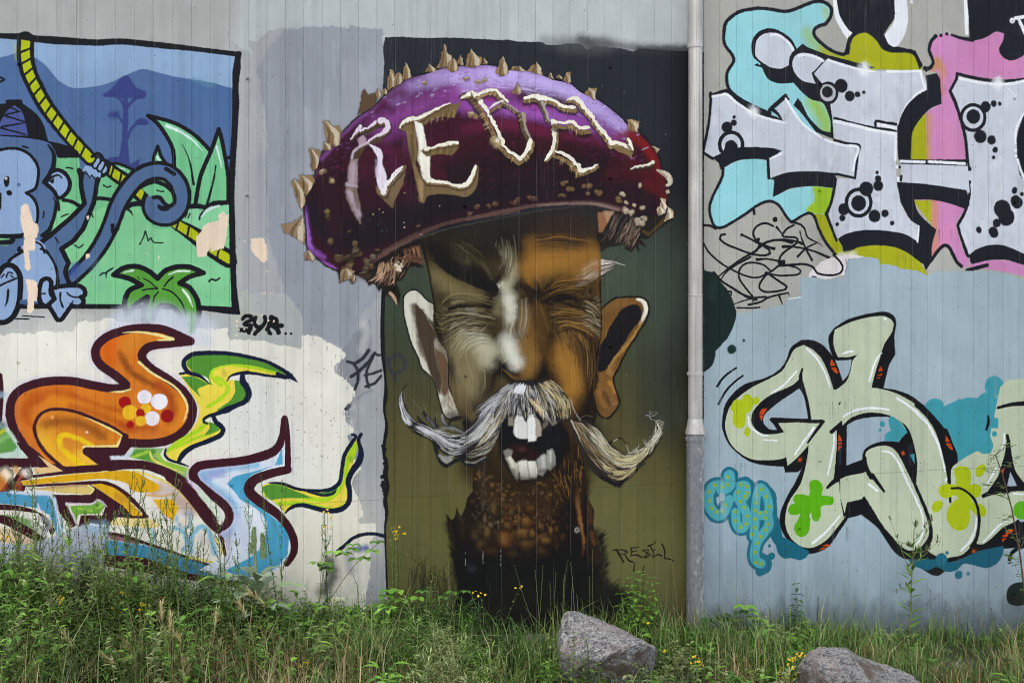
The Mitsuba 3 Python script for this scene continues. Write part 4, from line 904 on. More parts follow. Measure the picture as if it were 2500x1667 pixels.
blob('820,60 900,200 920,330','ad7a3a',90,.8,clip=24); blob('660,100 760,260 800,400','2a1c12',80,.7,clip=24); blob('560,60 600,200 700,320','120f0e',60,.85,clip=24); blob('900,420 960,560 960,700','5f4022',110,.7,clip=24); blob('1060,600 1060,850','1a1410',80,.8,clip=24); line('1110,180 1140,380 1190,560 1200,700 1180,860','a5793d',[40,34,30,26,10],4,clip=24); blob('1220,60 1230,200','8a7450',50,.6,clip=24); line('1170,300 1180,480 1215,620 1220,780 1190,900','100d0b',[24,34,26,40,40],4)
hair(60,'720,100 800,200 860,330','960,60 1000,200 980,330',['b58340','7d562a','8f6632'],1.3,27,span=(.2,.4),clip=24,alpha=.5)
# line down the brow between the light and the ochre half
F(960,640,6)
blob('1830,0 1840,200 1850,330','1d1812',40,.8,clip=24); line('1880,120 1870,300 1930,400 2020,500 2110,520','120f0c',[10,40,44,50,30],4,clip=24); line('1850,330 1700,470 1560,560','201910',[40,18,8],4,clip=24,alpha=.8)

def wrinkles(n,A,B,seed,dk='1c150d',lt='b9b08c',w=1.1,off=(-.6,-2.2),alpha=.75,wig=1.6):
    g = np.random.default_rng(seed)
    a,b = resample(P(A),31),resample(P(B),31)
    for i in range(n):
        t = np.clip((i + .5) / n + g.normal(0,.25 / n),0,1)
        s = np.linspace(g.uniform(0,.3),g.uniform(.62,1),11)
        q = np.stack([np.interp(s,np.linspace(0,1,31),(a * (1 - t) + b * t)[:,k]) for k in (0,1)],-1)
        q += np.interp(np.arange(11),np.arange(0,12,2.2),g.normal(0,wig,6))[:,None] * [.4,1]
        r = np.sin(np.linspace(.25,3.0,11)) * w * g.uniform(.7,1.4)
        raw(q,r * 2.0,dk,alpha * g.uniform(.7,1),24,2.4)
        raw(q + np.array(off) * g.uniform(.8,1.6),r * 1.1,lt,alpha * g.uniform(.1,.7),24,2.0)


# darks over the whole face: brow, sockets, cheek folds, jaw
F(0,0,1)
for s,c,w,a in (('1048,600 1075,625 1110,655 1150,672 1195,705 1215,722','0e0c0b',[20,44,40,40,46,20],.85),('1100,590 1150,600 1180,620','2a241a',40,.6),('1235,580 1248,640 1250,690','15110d',26,.7),('1270,640 1264,700 1290,735','14100d',20,.7),
                   ('1275,735 1320,722 1345,715','15110c',22,.75),('1400,735 1440,740','2a1e12',30,.6),('1450,600 1455,700','3a2a18',30,.5),('1350,690 1390,665 1430,650','1a1510',26,.75),
                   ('1060,700 1075,740 1090,790 1110,830','33291a',34,.6),('1100,775 1160,770 1200,780','3d2f1c',26,.5),('1060,800 1085,860 1105,930 1135,990','2c2316',30,.65),('1150,880 1190,940 1170,990','2d2113',40,.6),('1205,800 1200,860 1212,910','1c160f',26,.75),
                   ('1215,760 1220,810','4a3c26',30,.5),('1320,760 1340,850 1330,900','35240f',36,.6),('1300,700 1320,760','3a2916',30,.5),('1340,890 1365,950 1375,1010','17110d',40,.7),('1440,880 1430,960 1425,1010','241a10',30,.7),('1320,860 1325,900 1300,920','120e0b',26,.7),('1222,905 1270,930 1310,925','120d0a',16,.8),('1275,800 1280,870','5d4526',26,.5)):
    blob(s,c,w,a,clip=24)
hair(150,'1045,600 1090,640 1150,668 1215,722','1055,640 1110,676 1160,705 1205,735',['0b0a09','16120d','050505','2a2318'],1.3,80,span=(.08,.25),clip=24)
hair(110,'1300,735 1340,690 1390,662 1440,650','1325,728 1370,705 1420,690 1460,672',['0d0b09','1a140c','6b5128','a07a40'],1.1,81,span=(.1,.25),clip=24)
hair(120,'1395,690 1420,655 1450,640 1500,637','1400,705 1440,690 1470,670 1515,645',['d9cfc8','b3a596','5a4c3c','e6dedb','2a241e'],.9,82,span=(.2,.6))
# fine wrinkles
for n,A,B,cols,sd,sp in ((20,'1062,770 1110,755 1160,750 1210,760','1075,850 1120,810 1170,790 1220,800',['1a140d','2f2415','c9c0a0','ded9c8','4a3a22'],83,(.1,.3)),(20,'1330,750 1370,745 1420,755 1462,770','1330,810 1380,790 1430,800 1465,835',['1a120b','2a1d10','b08a4c','9a743a','c9a866'],84,(.1,.3)),
                           (20,'1120,860 1130,800 1180,770','1180,890 1190,840 1210,800',['e0ddd0','cfcab4','3a2d1a','8a7c58'],85,(.15,.35)),(15,'1330,820 1350,900 1365,980','1430,830 1445,900 1450,960',['1a120b','b8904e','7a5528','2c1e10'],86,(.15,.4)),(12,'1180,640 1200,600 1210,570','1250,700 1255,640 1250,580',['a9a284','2a2118','6b5e40','c9c6b0'],87,(.15,.4)),(0,'1270,600 1330,590 1400,600 1455,610','1275,680 1330,660 1390,640 1455,640',['a5752f','5a3f1e','8a632a','b98a45','3a2814'],88,(.05,.15)),(25,'1230,740 1235,820 1225,900','1275,740 1285,820 1290,890',['dedccf','b9b497','7a6f4e','cfccb8'],89,(.08,.2)),(8,'1080,880 1110,960 1160,1040','1190,880 1200,930 1190,990',['a39870','3a2f1c','6b5d3c','8f8460'],90,(.1,.3))):
    hair(n,A,B,cols,1.0,sd,span=sp,clip=24,alpha=.6)
F(928,489,1.2227)
K0 = '0f0d0b'
fill('150,125 178,165 232,190 300,212 346,248 352,278 320,272 250,243 192,212 166,182',K0,clip=24,soft=6,alpha=.72)
fill('478,278! 515,238 565,214 604,196! 592,234 540,258 492,282',K0,clip=24,soft=6,alpha=.5)
F(0,0,1)
hair(90,'1048,592 1085,628 1140,652 1212,700','1052,640 1100,672 1150,694 1200,722',['060606','17130e','2a2216','6b5c3a'],1.4,91,span=(.08,.2),clip=24); hair(70,'1312,722 1345,680 1385,660 1425,645','1325,724 1370,702 1400,690 1430,675',['080706','1a130b','7d5c2c'],1.2,92,span=(.1,.25),clip=24)
F(928,489,1.2227)
for s,c,w,so,a in (('122,120 140,190 152,260 160,320 165,360 180,410 200,470 215,540 235,610 262,660',K0,[8,9,8,10,12,10,10,12,14,16],3,.9),('650,60 655,200 662,330 664,400',K0,[8,7,8,10],2.5,.9),('664,400 655,440 640,480 644,520 632,580 640,640 630,690',K0,[8,12,12,9,12,12,12],3,.85),
                       ('405,255 372,285 352,330 346,400 340,455','3a2e1c',[14,12,8,10,14],5,.6),('342,440 345,475 370,492 400,512 425,528 455,528 480,512 496,488',K0,[8,16,16,14,12,14,16,10],3,.9),('500,400 505,440 500,480','1a140e',[8,12,12],4,.8),('505,470 525,520 560,560 575,600',K0,[10,22,26,20],6,.8),('335,480 320,520 300,560 290,580','17120c',[10,18,18,10],5,.8),
                       ('205,325 240,315 290,312 335,322 350,328',K0,[6,12,14,12,5],2.5,.95),('200,335 260,330 320,340','2a2014',[4,8,4],3,.7),('180,360 230,345 290,348 330,360','2c2214',[4,9,9,4],3,.7),('185,385 240,372 300,372 345,385','30261a',[4,8,9,3],3,.65),('230,410 280,392 330,400','3a2e1c',[4,8,3],3,.6),('165,330 180,345 170,365',K0,[8,12,8],3,.7),
                       ('490,305 520,290 550,288 590,300',K0,[10,14,14,6],2.5,.95),('480,300 505,310 540,305 585,318 605,320','1c140c',[4,10,8,10,5],3,.85),('500,330 540,325 585,330 610,325','241a0e',[4,8,9,4],3,.75),('505,350 550,345 600,352','241a0e',[4,8,4],3,.7),('515,372 560,362 600,375 640,400','241a0e',[4,8,9,5],3,.7),('520,398 570,385 610,400 645,430','2a1d10',[4,9,9,5],3,.7),('600,300 625,295 650,305','1c140c',[8,8,4],3,.8),('610,330 635,345 660,352','17110b',[8,10,6],3,.8),('612,355 640,372 662,385','17110b',[6,10,6],3,.8),('560,430 590,470 610,530 622,580','2a1c0e',[6,10,10,5],4,.7),('590,420 620,460 638,500','2a1c0e',[5,9,6],4,.7),('540,440 560,500 575,560','3a2814',[5,10,8],5,.6),
                       ('418,240 425,180 418,130','17120d',[10,9,6],4,.75),('425,235 445,265 470,275',K0,[10,14,10],3,.85),('355,240 340,265 345,285',K0,[8,12,8],3,.7),('450,215 460,245','2a1c0e',[10,8],4,.7),('560,250 600,240 640,245','3a2612',10,4,.6)):
    line(s,c,w,so,clip=24,alpha=a)
for s,c,w,a in (('160,100 300,200 350,300 330,480 300,620','17120c',330,.3),('430,120 560,200 560,420 560,640','1f1610',330,.5),('175,300 250,285 345,305','120e0a',44,.6),('485,275 560,268 640,275','140e08',44,.5),('170,420 200,520 235,620','15100b',50,.5),('325,500 300,560 280,610','120e0a',46,.6),('648,420 640,520 632,640','120d08',46,.65),('505,450 540,530 560,600','100c08',46,.6),('480,290 492,360 500,430','1a120a',36,.5),('150,110 250,140 390,140','15120e',90,.45),('360,500 430,545 500,510','0d0a07',26,.7),('345,420 335,470','15100a',30,.5),('415,130 420,240','100d0a',24,.6),('590,320 660,340','1a120a',40,.35),('165,380 190,400','17110b',30,.5)):
    blob(s,c,w,a,clip=24)
for s,c,w,a in (('372,262 385,285 392,320','b9b69f',24,.7),('360,300 352,330','8d8462',22,.5),('375,420 392,450 405,485','c9c8bb',30,.75),('360,450 375,470','a9a58c',22,.5),('255,415 300,425 325,450','b5b093',34,.65),('290,450 310,480','9c9574',30,.5),('380,160 398,210 385,245','a5a083',24,.7),('365,250 345,262','c2bfa8',12,.7),('540,440 565,500 575,560','9c6d2e',34,.6),('450,130 470,170 455,220','8f632b',34,.5),('520,165 600,160 640,150','94682c',34,.5),('430,360 445,420 460,470','855f2c',26,.6),('200,250 260,268','70653f',26,.5)):
    blob(s,c,w,a,clip=24)
wrinkles(6,'165,340 200,300 260,296 345,318','170,315 215,285 280,282 350,300',101,lt='9a8f68'); wrinkles(9,'170,360 230,335 290,338 345,352','190,430 235,400 290,392 345,400',102,lt='c0b995'); wrinkles(8,'165,335 185,345 205,350','165,395 190,400 215,395',103,lt='8f8450'); wrinkles(10,'200,440 240,400 300,395 340,410','250,500 275,450 310,430 345,440',104,lt='cfcab4',w=1.3,off=(-1.5,-3)); wrinkles(7,'180,130 240,170 300,200','230,110 290,150 350,210',105,dk='1d170f',lt='6b6140',w=1.4)
wrinkles(6,'350,100 362,160 350,230','400,100 408,170 395,235',106,dk='1d170f',lt='857d5e',off=(2,0),w=1.5); wrinkles(7,'480,275 520,250 570,235 640,232','490,295 520,278 560,272 640,270',107,lt='b8893f'); wrinkles(10,'490,325 540,318 590,325 655,318','515,400 560,382 610,395 650,425',108,lt='b98a45',w=1.2); wrinkles(9,'590,300 620,300 660,330','600,385 630,385 660,425',109,lt='cdbb8c',w=1.4)
wrinkles(12,'525,400 545,470 560,560','635,410 642,480 635,590',110,dk='23180d',lt='b08442',off=(2.2,0),w=1.2,alpha=.65); wrinkles(6,'440,110 520,95 640,110','430,190 520,170 640,185',111,dk='5a3d1a',lt='b07e38',w=1.5,alpha=.5); wrinkles(7,'400,270 395,340 375,430','440,280 450,350 430,430',112,dk='6f6344',lt='d9d6c8',off=(2,0),w=1.3,alpha=.5); wrinkles(6,'450,280 480,360 490,430','480,300 505,370 510,420',113,dk='2f2010',lt='9a6f34',off=(2,0),alpha=.6); wrinkles(6,'205,440 235,520 270,600','310,480 320,540 300,590',114,dk='4a3e28',lt='a1966e',off=(2,0),w=1.4,alpha=.5); wrinkles(5,'355,495 400,525 450,530','365,510 410,540 455,540',115,lt='8a6a3c')
for s,c,w,a in (('240,440 270,480 262,560','9a8d66',60,.5),('300,430 325,445 320,480','bdb99f',36,.5),('215,560 250,620','6d5c3a',40,.5),('380,295 388,320 388,350','cfcdbf',24,.7),('392,440 402,462 412,482','d6d5ca',30,.75),('430,440 450,480 440,510','8f6a34',36,.7),('470,330 480,400 490,450','5a3f1e',34,.6),('545,480 570,540 565,600','a5742f',50,.7),('440,200 500,190 600,200 640,190','a8772f',50,.6),('180,230 220,270 290,285','7d6f48',34,.5)):
    blob(s,c,w,a,clip=24)

# ---- mouth, teeth
F(960,880,6)
MO = '1560,1000! 1600,760 1750,640 2000,600 2200,640 2400,760 2480,960 2560,1100! 2560,1300 2480,1480 2400,1600 2280,1700 2100,1770 1960,1795 1830,1780! 1720,1650 1620,1460'
shapes['mouth'] = poly_of(P(MO,True))
fill(MO,'101015',soft=5,sid=25)
blob('1560,1080 1600,1400','0f0e10',60,.9); blob('2500,1000 2560,1300','0f0e10',80,.9)
blob('1760,1300 1900,1300 2050,1380','2a1413',90,.9,clip=25); blob('1860,1300 1920,1300','4a302e',40,.5,clip=25); blob('1750,1440 2050,1440','24100e',60,.8,clip=25)
UT = ['1690,800! 1750,780! 1755,940! 1690,945!','1790,860! 1820,800! 1900,830! 1960,930! 1965,1130! 1890,1140 1800,1110 1772,1040','1970,760! 2040,780! 2080,880! 2088,1160! 1985,1180! 1972,1050!','2088,820! 2140,880! 2165,1000 2160,1090! 2090,1130!','2190,900! 2250,860! 2260,940 2200,990!','2270,780! 2400,800! 2400,900 2340,945! 2280,880!']
for k,s in enumerate(UT):
    fill(s,('7d7468','d2d0cc','dcdcd8','9d9384','5e5549','6f675c')[k],clip=25,soft=3)
blob('1820,830 1900,850','8d867c',50,.8,clip=25); blob('1990,800 2010,840','9da068',44,.7,clip=25); line('1972,800 1968,1140','17171a',10,3,clip=25); blob('2010,940 2015,960','b9bd8a',16,.6,clip=25); blob('2120,1090 2150,1080','d8d4cc',24,.7,clip=25)
LT = ['1620,1330! 1680,1300! 1740,1320! 1730,1390! 1660,1420!','1650,1430! 1720,1410! 1790,1520! 1830,1680! 1820,1760! 1750,1640!','1780,1500! 1830,1510! 1850,1600! 1820,1650!','1830,1490! 1950,1470! 1990,1720! 1880,1740! 1850,1600!','1970,1480! 2080,1480! 2120,1650! 2080,1720! 2010,1700!','2110,1450! 2210,1370! 2250,1400! 2240,1600! 2190,1680! 2130,1660!','2260,1320! 2330,1300! 2370,1400! 2370,1520! 2300,1600! 2250,1560!']
for k,s in enumerate(LT):
    line(s + ' ' + s.split()[0],'15140f',16,4,smooth=False,clip=0)
    fill(s,('76746c','c9c7b4','c4c0ae','d6d4c6','d2d0c4','8f8d88','8a8984')[k],soft=3)
for s,c,w,a in (('1700,1440 1760,1560','dcd9c8',40,.6),('1900,1500 1900,1600','e2e0d4',50,.6),('2020,1520 2040,1620','e0ded4',50,.6),('2190,1420 2200,1560','c6c6be',34,.6),('2300,1330 2310,1480','c2bdb0',24,.7),('1860,1720 2080,1720','77726a',30,.6),('2150,1620 2230,1600','55534f',34,.6)):
    blob(s,c,w,a)
line('1640,1440 1760,1640 1840,1780','0f0e0e',30,6,alpha=.8); line('1830,1770 1980,1770 2100,1740 2240,1690 2370,1560','1a1611',22,6,alpha=.8)

F(0,0,1)
for s,c,w,a in (('1148,1090 1180,1140 1250,1185 1340,1190 1400,1155 1440,1070','1f160e',56,.85),('1160,1150 1240,1205 1340,1208 1410,1170','2c1e12',46,.8),('1425,1000 1415,1100 1390,1160','15100b',50,.8),('1150,1060 1165,1120','1c150d',40,.8)):
    blob(s,c,w,a)
gc = np.random.default_rng(97)
for k in range(110):
    x = gc.uniform(1150,1425)
    y = 1195 - ((x - 1290) / 150) ** 2 * 60 + gc.normal(0,22)
    if y < 1188 - ((x - 1290) / 130) ** 2 * 40 - 8:
        continue
    r = gc.uniform(2.5,6)
    raw([[x,y],[x + gc.normal(0,2),y + gc.normal(0,2)]],[r * .6] * 2,('5c4526','3a2a18','6e4d26','4a3d28')[k % 4],.7,0,r * .5)
hair(45,'1330,1150 1350,1180 1370,1230','1430,1060 1420,1120 1420,1200',['6a4a24','1b130c','8a6230'],1.0,98,alpha=.6)
F(960,880,6)
# ---- moustache
MC = ['b2b2b5','8f8f93','5e5e63','c9c8c6','3c3c41','232328','121216','7d7a74','a19e95','4c4a48']
MY = ['b8ad88','978960','736346','4c402f','241f1a','131316','c9c2a8','87806f','aca794','35302a']
ML_ = '1840,290! 1700,340 1560,420 1440,560 1300,720 1200,880 1120,1000 1000,1060! 1000,1100 900,1000 760,1000 640,1000 500,960 380,930 300,890 200,780 130,600 150,440 215,320! 150,400 100,480 90,600 130,760 180,900 260,1000 400,1080 540,1160 640,1280 760,1350 860,1390 1000,1380 1150,1360 1300,1260 1420,1100 1560,900 1640,860 1720,820 1800,820 1900,780 1950,880! 2040,800 2120,860 2200,910! 2250,800 2330,800!'
fill('1840,290! 1700,340 1560,420 1440,560 1300,720 1200,880 1100,1000 1020,1080! 900,1100 760,1100 640,1020 480,960 320,900 220,780 150,600 130,480 90,560 100,700 150,860 230,970 400,1080 560,1170 660,1290 780,1370 900,1400 1100,1400 1320,1300 1480,1140 1580,940! 1640,840 1760,800! 1830,640 1900,780 1940,880! 2030,760 2160,880 2200,910! 2260,780 2330,840 2430,900! 2500,880 2590,860! 2600,700 2560,560 2440,400 2280,320 2080,300!','1e1d1f',soft=4,sid=26)
shapes['moustache'] = poly_of(P('1840,290! 1700,340 1560,420 1440,560 1300,720 1200,880 1100,1000 1020,1080! 900,1020 760,960 640,980 480,930 320,890 220,780 150,600 210,330! 130,420 90,560 100,700 150,860 230,970 400,1080 560,1170 660,1290 780,1370 900,1400 1100,1400 1320,1300 1480,1140 1580,940! 1640,840 1760,800! 1830,640 1900,780 1940,880! 2030,760 2160,880 2200,910! 2260,780 2330,840 2430,900! 2500,880 2590,860! 2600,700 2560,560 2440,400 2280,320 2080,300!',True))
# stray curls under the left tip
for s,c,w in (('440,770 560,900 640,1040','15151a',[50,70,30]),('500,820 580,930 650,1030','55565a',[20,40,20]),('620,850 640,960','17171b',[30,50]),('720,780 730,880 800,960 900,980 1040,1060','2a2a2e',[30,40,50,60,60]),('710,800 740,900 800,950','8f9094',[24,20,10]),('650,1040 760,990 900,1000 1030,1060','75736e',[30,40,40,20]),('800,960 850,870 950,830 1000,830','1c1c20',[20,40,50,40]),('1040,900 1080,1000 1130,980','17140f',[50,60,40]),('590,1200 640,1350 700,1480 780,1540 860,1500 980,1440 1100,1400','17171b',[40,50,60,60,50,60,60]),('680,1390 760,1430 880,1400','8a8a88',[40,60,20]),('720,1440 780,1480 860,1440','97968f',[40,50,20]),('1010,1470 1100,1530 1240,1500 1380,1420','1a1a1e',[40,60,50,20]),('1060,1480 1180,1490 1350,1410','8f8c82',[10,14,8]),('370,840 400,900 500,960','131316',[40,60,30]),('280,1040 400,1080','131316',[20,40])):
    line(s,c,w,3)
hair(240,'1780,300 1560,440 1380,680 1160,960 960,1120','1780,420 1640,620 1480,900 1240,1180 1000,1330',MC,1.35,30,span=(.08,.3))
hair(160,'1700,420 1560,700 1400,960 1180,1200','1740,560 1640,800 1500,1060 1200,1320',MC[:5] + MY[:4],1.3,31,span=(.1,.3))
hair(60,'1450,720 1300,900 1160,1080 1060,1190','1500,820 1380,1000 1240,1160 1100,1240',['d3d1c6','b9b5a0','b4b7bd','6a6a6c'],1.5,32,span=(.2,.5))
hair(230,'1100,1060 900,1080 700,1040 500,960 320,900','1120,1330 940,1380 760,1330 560,1150 280,1000',MC,1.25,33,span=(.08,.3))
hair(90,'1000,1200 860,1190 660,1080 480,1000 340,930','1000,1290 820,1260 640,1160 460,1060 300,960',['bdbdc2','a5a5ab','d3d3d6','77777c'],1.3,34,span=(.15,.4))
hair(110,'330,900 220,780 150,620 130,460 215,320','240,980 150,840 100,660 95,500 140,400',['c3c3c9','8d8d92','26262b','dcdcde'],.9,35,span=(.15,.4),hi=.85)
line('130,440 165,390 215,320','15161a',[20,24,6],2)
hair(70,'1560,440 1400,560 1200,740','1620,560 1450,700 1250,900',['8f8f93','3c3c40','b9b9bc'],.8,36,span=(.3,.8),jit=4)
hair(170,'1240,1260 1340,1200 1480,1060 1580,900','1000,1420 1200,1420 1400,1340 1560,1100',['15151a','5e5a50','a09c8c','2b2b2f','7a7464'],1.1,37,span=(.15,.4))
# middle, hanging fringe
hair(190,'1760,310 1680,480 1660,640 1650,820','2000,330 1960,520 1940,700 1930,860',MC,1.4,38,span=(.15,.4))
hair(170,'1980,330 2040,520 2120,720 2190,900','2240,320 2400,480 2480,680 2500,900',MC[:4] + MY + ['15151a','1b1a18'],1.4,39,span=(.15,.4))
hair(110,'1880,340 1900,520 1930,700 1945,850','2100,330 2150,520 2200,720 2210,880',MC + ['c9c0a0'],1.4,52,span=(.15,.4)); hair(40,'1990,560 2080,720 2150,860','2080,520 2160,680 2200,800',['c9b98a','a98a5c','d6d3c6','b8a880'],1.3,40,span=(.2,.45))
hair(40,'1830,330 1780,420 1740,480','1960,340 1920,430 1900,520',['e1e1e6','cfcfd6'],1.6,42,span=(.5,.9))
for s in ('1830,500 1850,640 1910,800','1930,600 1960,800 1945,880','2020,640 2100,800 2190,910','1790,640 1800,800','2260,620 2290,800 2340,900'):
    line(s,'121215',[14,34,8],3)
F(1250,880,6)
hair(200,'380,330 560,480 700,640 760,860','560,280 720,400 830,600 850,860',MY + ['c8b27c','b99c5e','17171a'],1.3,43,span=(.12,.35))
hair(60,'560,620 640,740 700,880','740,560 800,720 780,900',['b5a47c','8a7a58','241f1a'],1.1,45,span=(.2,.5))
# right wing
RW = '830,700! 870,860 960,900 1080,880 1200,940 1300,1030 1380,1150 1500,1270 1640,1350 1780,1340 1920,1260 2040,1140 2120,1000 2110,900 2060,840 1950,790! 2060,820 2140,920 2190,1020 2160,1160 2060,1350 1900,1500 1760,1640 1660,1740 1560,1820 1500,1800 1350,1740 1200,1640 1060,1440 960,1200 880,1000'
shapes['moustache_right'] = poly_of(P(RW,True)).buffer(3)
fill(RW,'28241f',soft=4)
line('1940,1500 1780,1640 1640,1760 1560,1830 1480,1800 1300,1700','131316',[20,40,50,60,60,50],4)
hair(170,'900,880 1040,920 1200,1100 1400,1330 1620,1460','860,900 980,1150 1130,1400 1300,1600 1500,1720',['8f7a54','5c4830','2a2018','9c9484','6b5a44','3c3024','17171a'],1.3,46,span=(.1,.35))
hair(230,'1080,900 1240,1010 1420,1240 1660,1370 1860,1320 2060,1150','1120,1140 1260,1280 1460,1500 1700,1560 1920,1440 2120,1160',MY + ['d6cc9c','bdb084','d8d4c4'],1.4,47,span=(.08,.3))
hair(80,'1500,1400 1680,1440 1860,1370 2040,1220','1520,1480 1700,1510 1880,1420 2060,1250',['c9be8c','b5a97a','d0caae','6b6048'],1.4,48,span=(.2,.5))
hair(120,'1260,1420 1440,1560 1640,1620 1840,1540','1400,1700 1560,1790 1700,1700 1840,1560',['8a7a60','c2b078','55483a','17171a','a59a7c','cfc58e'],1.3,49,span=(.12,.35))
hair(90,'1900,1330 2030,1180 2100,1040 2090,900','2020,1380 2130,1180 2190,1030 2130,900',['c9c2a4','8f8a78','dcd8c8','2a2724'],1.0,50,span=(.15,.4))
g0 = np.random.default_rng(51)
for k in range(70):       # flying ends
    t = g0.random()
    a = P('1700,1350 1900,1280 2080,1120 2150,980 2090,860 1960,790')
    b = a[int(t * (len(a) - 1))]
    d = g0.normal(0,1,2) + [.9,-.5]
    d = d / np.linalg.norm(d) * g0.uniform(6,24)
    raw([b,b + d * .6 + g0.normal(0,2,2),b + d],[.8,.6,.3],('9a9a88','4c4c40','bdbdb0')[k % 3],.7)
for s,c,w in (('1420,1230 1480,1170 1560,1140 1610,1140 1650,1190 1700,1220','15140f',[40,26,18,20,16,6]),('1480,1180 1540,1150','b5b3a6',10),('1940,800 1990,790 2040,830 2060,880','26272b',[16,30,26,14]),('1960,800 2010,810 2040,860','a9a9a4',8),('1080,870 1150,880 1200,940','1b1a16',30),('860,560 890,680 940,780 1000,870','a9a9a4',6),('1000,840 1080,800 1180,820','5a5848',5),('870,880 950,1050 1000,1160','b5ad98',[20,14,6]),('1190,980 1280,1040 1380,1180 1460,1290','b9b6a6',[10,14,10,6])):
    line(s,c,w,2)
for s in ('270,560 360,660 440,800','465,680 480,760','625,740 640,940','160,460 170,560 150,640'):
    F(960,880,6)
    line(s,'8f8f70',4,1,alpha=.6)

# ---- mushroom cap
F(0,0,1)
CAPN = '832,662! 800,648 775,630 752,608 749,560 744,510 745,480 755,440 770,430! 785,378 830,332 870,292 915,260 962,215 1002,192 1047,180 1092,165 1142,162 1195,160 1245,173 1290,174 1322,184 1350,196 1390,205 1420,228 1460,245 1515,287 1530,305 1560,325 1592,360 1610,390 1614,415 1628,455 1631,483! 1625,508! 1605,522 1560,522! 1542,520 1510,512 1472,503 1432,497 1390,497 1350,500 1305,505 1265,512 1222,520 1140,540! 1050,563 1000,585 962,603 925,628 910,640! 880,660 855,666'
capg = poly_of(P(CAPN,True))
# gills and fur below the brim
F(680,400)
fill('960,930! 1130,830! 1370,740! 1400,1010! 1290,1000 1250,1050! 1200,1130 1140,1150! 1190,1280! 1165,1370! 1080,1270! 1020,1290! 1040,1180 980,1240! 930,1170 880,1190! 840,1120 760,1090 720,1170! 680,1120 600,1155! 585,1060 560,1020!','1d1715',soft=4)
hair(120,'1000,950 980,1050 900,1120','1380,800 1290,960 1190,1140',['3a2c22','7d6048','15110f','9a7a5c','241b17','b08c6a'],1.6,60,span=(.15,.4))
hair(90,'980,960 960,1080 860,1160','1150,940 1150,1080 1130,1220',['a8866a','2a1f1a','6b4f3c','c3a58a'],1.3,61,span=(.2,.5))
fill('1230,850! 1370,810! 1390,920! 1250,900!','6b4a38',soft=4); hair(50,'1220,830 1260,880 1290,920','1370,780 1380,860 1390,920',['9c6f52','3a2820','1c1614'],1.3,62,span=(.3,.7)); line('1130,920 1250,930 1400,960','5a3f30',[14,34,40],3)
line('1020,1310 1060,1220 1110,1180 1130,1210 1080,1290','121212',20,3); line('1090,1260 1130,1310 1155,1370','b89a82',[26,30,6],2); line('1020,960 1000,1000','8a6a50',10)
for x,y,r in ((1150,990,16),(1180,1010,18),(1190,1040,16),(1160,1030,14),(1170,960,8),(1195,980,8),(1210,1000,8)):
    dot(x,y,r,'d9ccb8',2)
F(1140,400)
fill('1270,440! 1430,460! 1640,480! 1870,480! 1960,420! 2012,470! 2000,540! 1900,600 1860,650 1740,725! 1680,720! 1740,800! 1670,770! 1680,855! 1640,800! 1610,860! 1550,830 1540,780! 1450,800 1380,810 1310,850! 1290,700!','211c1b',soft=4)
fill('1282,480! 1420,470! 1380,560! 1320,660! 1290,665!','8a5f42',soft=3); fill('1340,470! 1430,470! 1370,560!','9f8066',soft=4)
hair(110,'1420,470 1380,600 1300,760','1720,520 1640,680 1560,820',['2a2424','4a3f3c','15131a','6b5a4c','1b1822'],1.5,63,span=(.2,.5)); hair(60,'1560,560 1500,700 1450,790','1720,620 1660,740 1600,840',['6b5646','3c2f28','8a7262'],1.3,64,span=(.2,.4))
line('1730,660 1790,690 1880,600 1920,540','4a3a22',[30,46,40,20],3); line('1690,720 1760,725 1860,640 2000,545','131310',12,2)
F(0,0,1)
line(P(CAPN,True),'17141c',9,3)
fill(P(CAPN,True),'34121f',sid=30)
shapes['cap'] = capg
F(680,80)
# colour passes, dark rim to lavender crown
for s,c,w,a in (('300,1500 800,1350 1500,1250 2300,1200','1f1419',260,.6),('330,1450 500,1250 700,1100 900,1000','3a1326',200,.8),('800,1300 1100,1250 1400,1180 1700,1150','4d142c',200,.8),('450,1200 640,1060 800,940 1000,800','44162e',90,.8),('420,1240 600,1020 780,850 960,720 1130,600','8f4f9a',30,.85),
                   ('1000,900 1250,780 1500,640 1800,560 2200,520','8c4592',190,.95),('1050,1000 1250,960 1300,1100','7a3a80',110,.6),('1000,1080 1100,1180 1150,1350','5a1c44',90,.7),
                   ('1130,640 1300,520 1500,460','a173bd',100,.8),('1500,430 1700,400 1950,380 2300,420','b296d6',110,.95),('1320,520 1600,470 1900,420 2200,400','b8a2dc',70,.7),('1000,700 1160,590 1220,600','55153a',60,.75),('900,760 1000,740 1100,760','4e1634',60,.6),('1500,800 1700,700 1900,720','8c479a',70,.6)):
    blob(s,c,w,a,clip=30)
F(1140,80)
for s,c,w,a in (('0,500 300,460 700,480 1000,560 1250,720 1500,920','ae92d2',130,.95),('200,420 500,420 800,500 1050,600','bcaae2',90,.85),('1150,660 1350,800 1520,920','b39cd8',90,.8),('0,720 300,720 600,760 900,820 1200,900 1450,1050','8f4aa0',120,.9),('400,760 700,800 1000,900','9a58b0',80,.6),('0,950 400,900 800,980 1200,1050 1450,1150','6a1c3e',90,.85),('200,640 260,630','861f5c',50,.7),('560,700 700,720','8a2a66',50,.5),('1450,1020 1560,1060','8a2a50',60,.6),('0,1150 600,1120 1200,1180 1500,1250','42121f',130,.85),('0,1300 500,1260 900,1330 1300,1300','21131c',200,.85),('1600,1000 1750,1120 1850,1300 1900,1450','841a18',70,.95),('1550,1200 1700,1350 1800,1500','5a1119',110,.8),('1500,1000 1650,980','7c2030',60,.7)):
    blob(s,c,w,a,clip=30)
F(680,400)
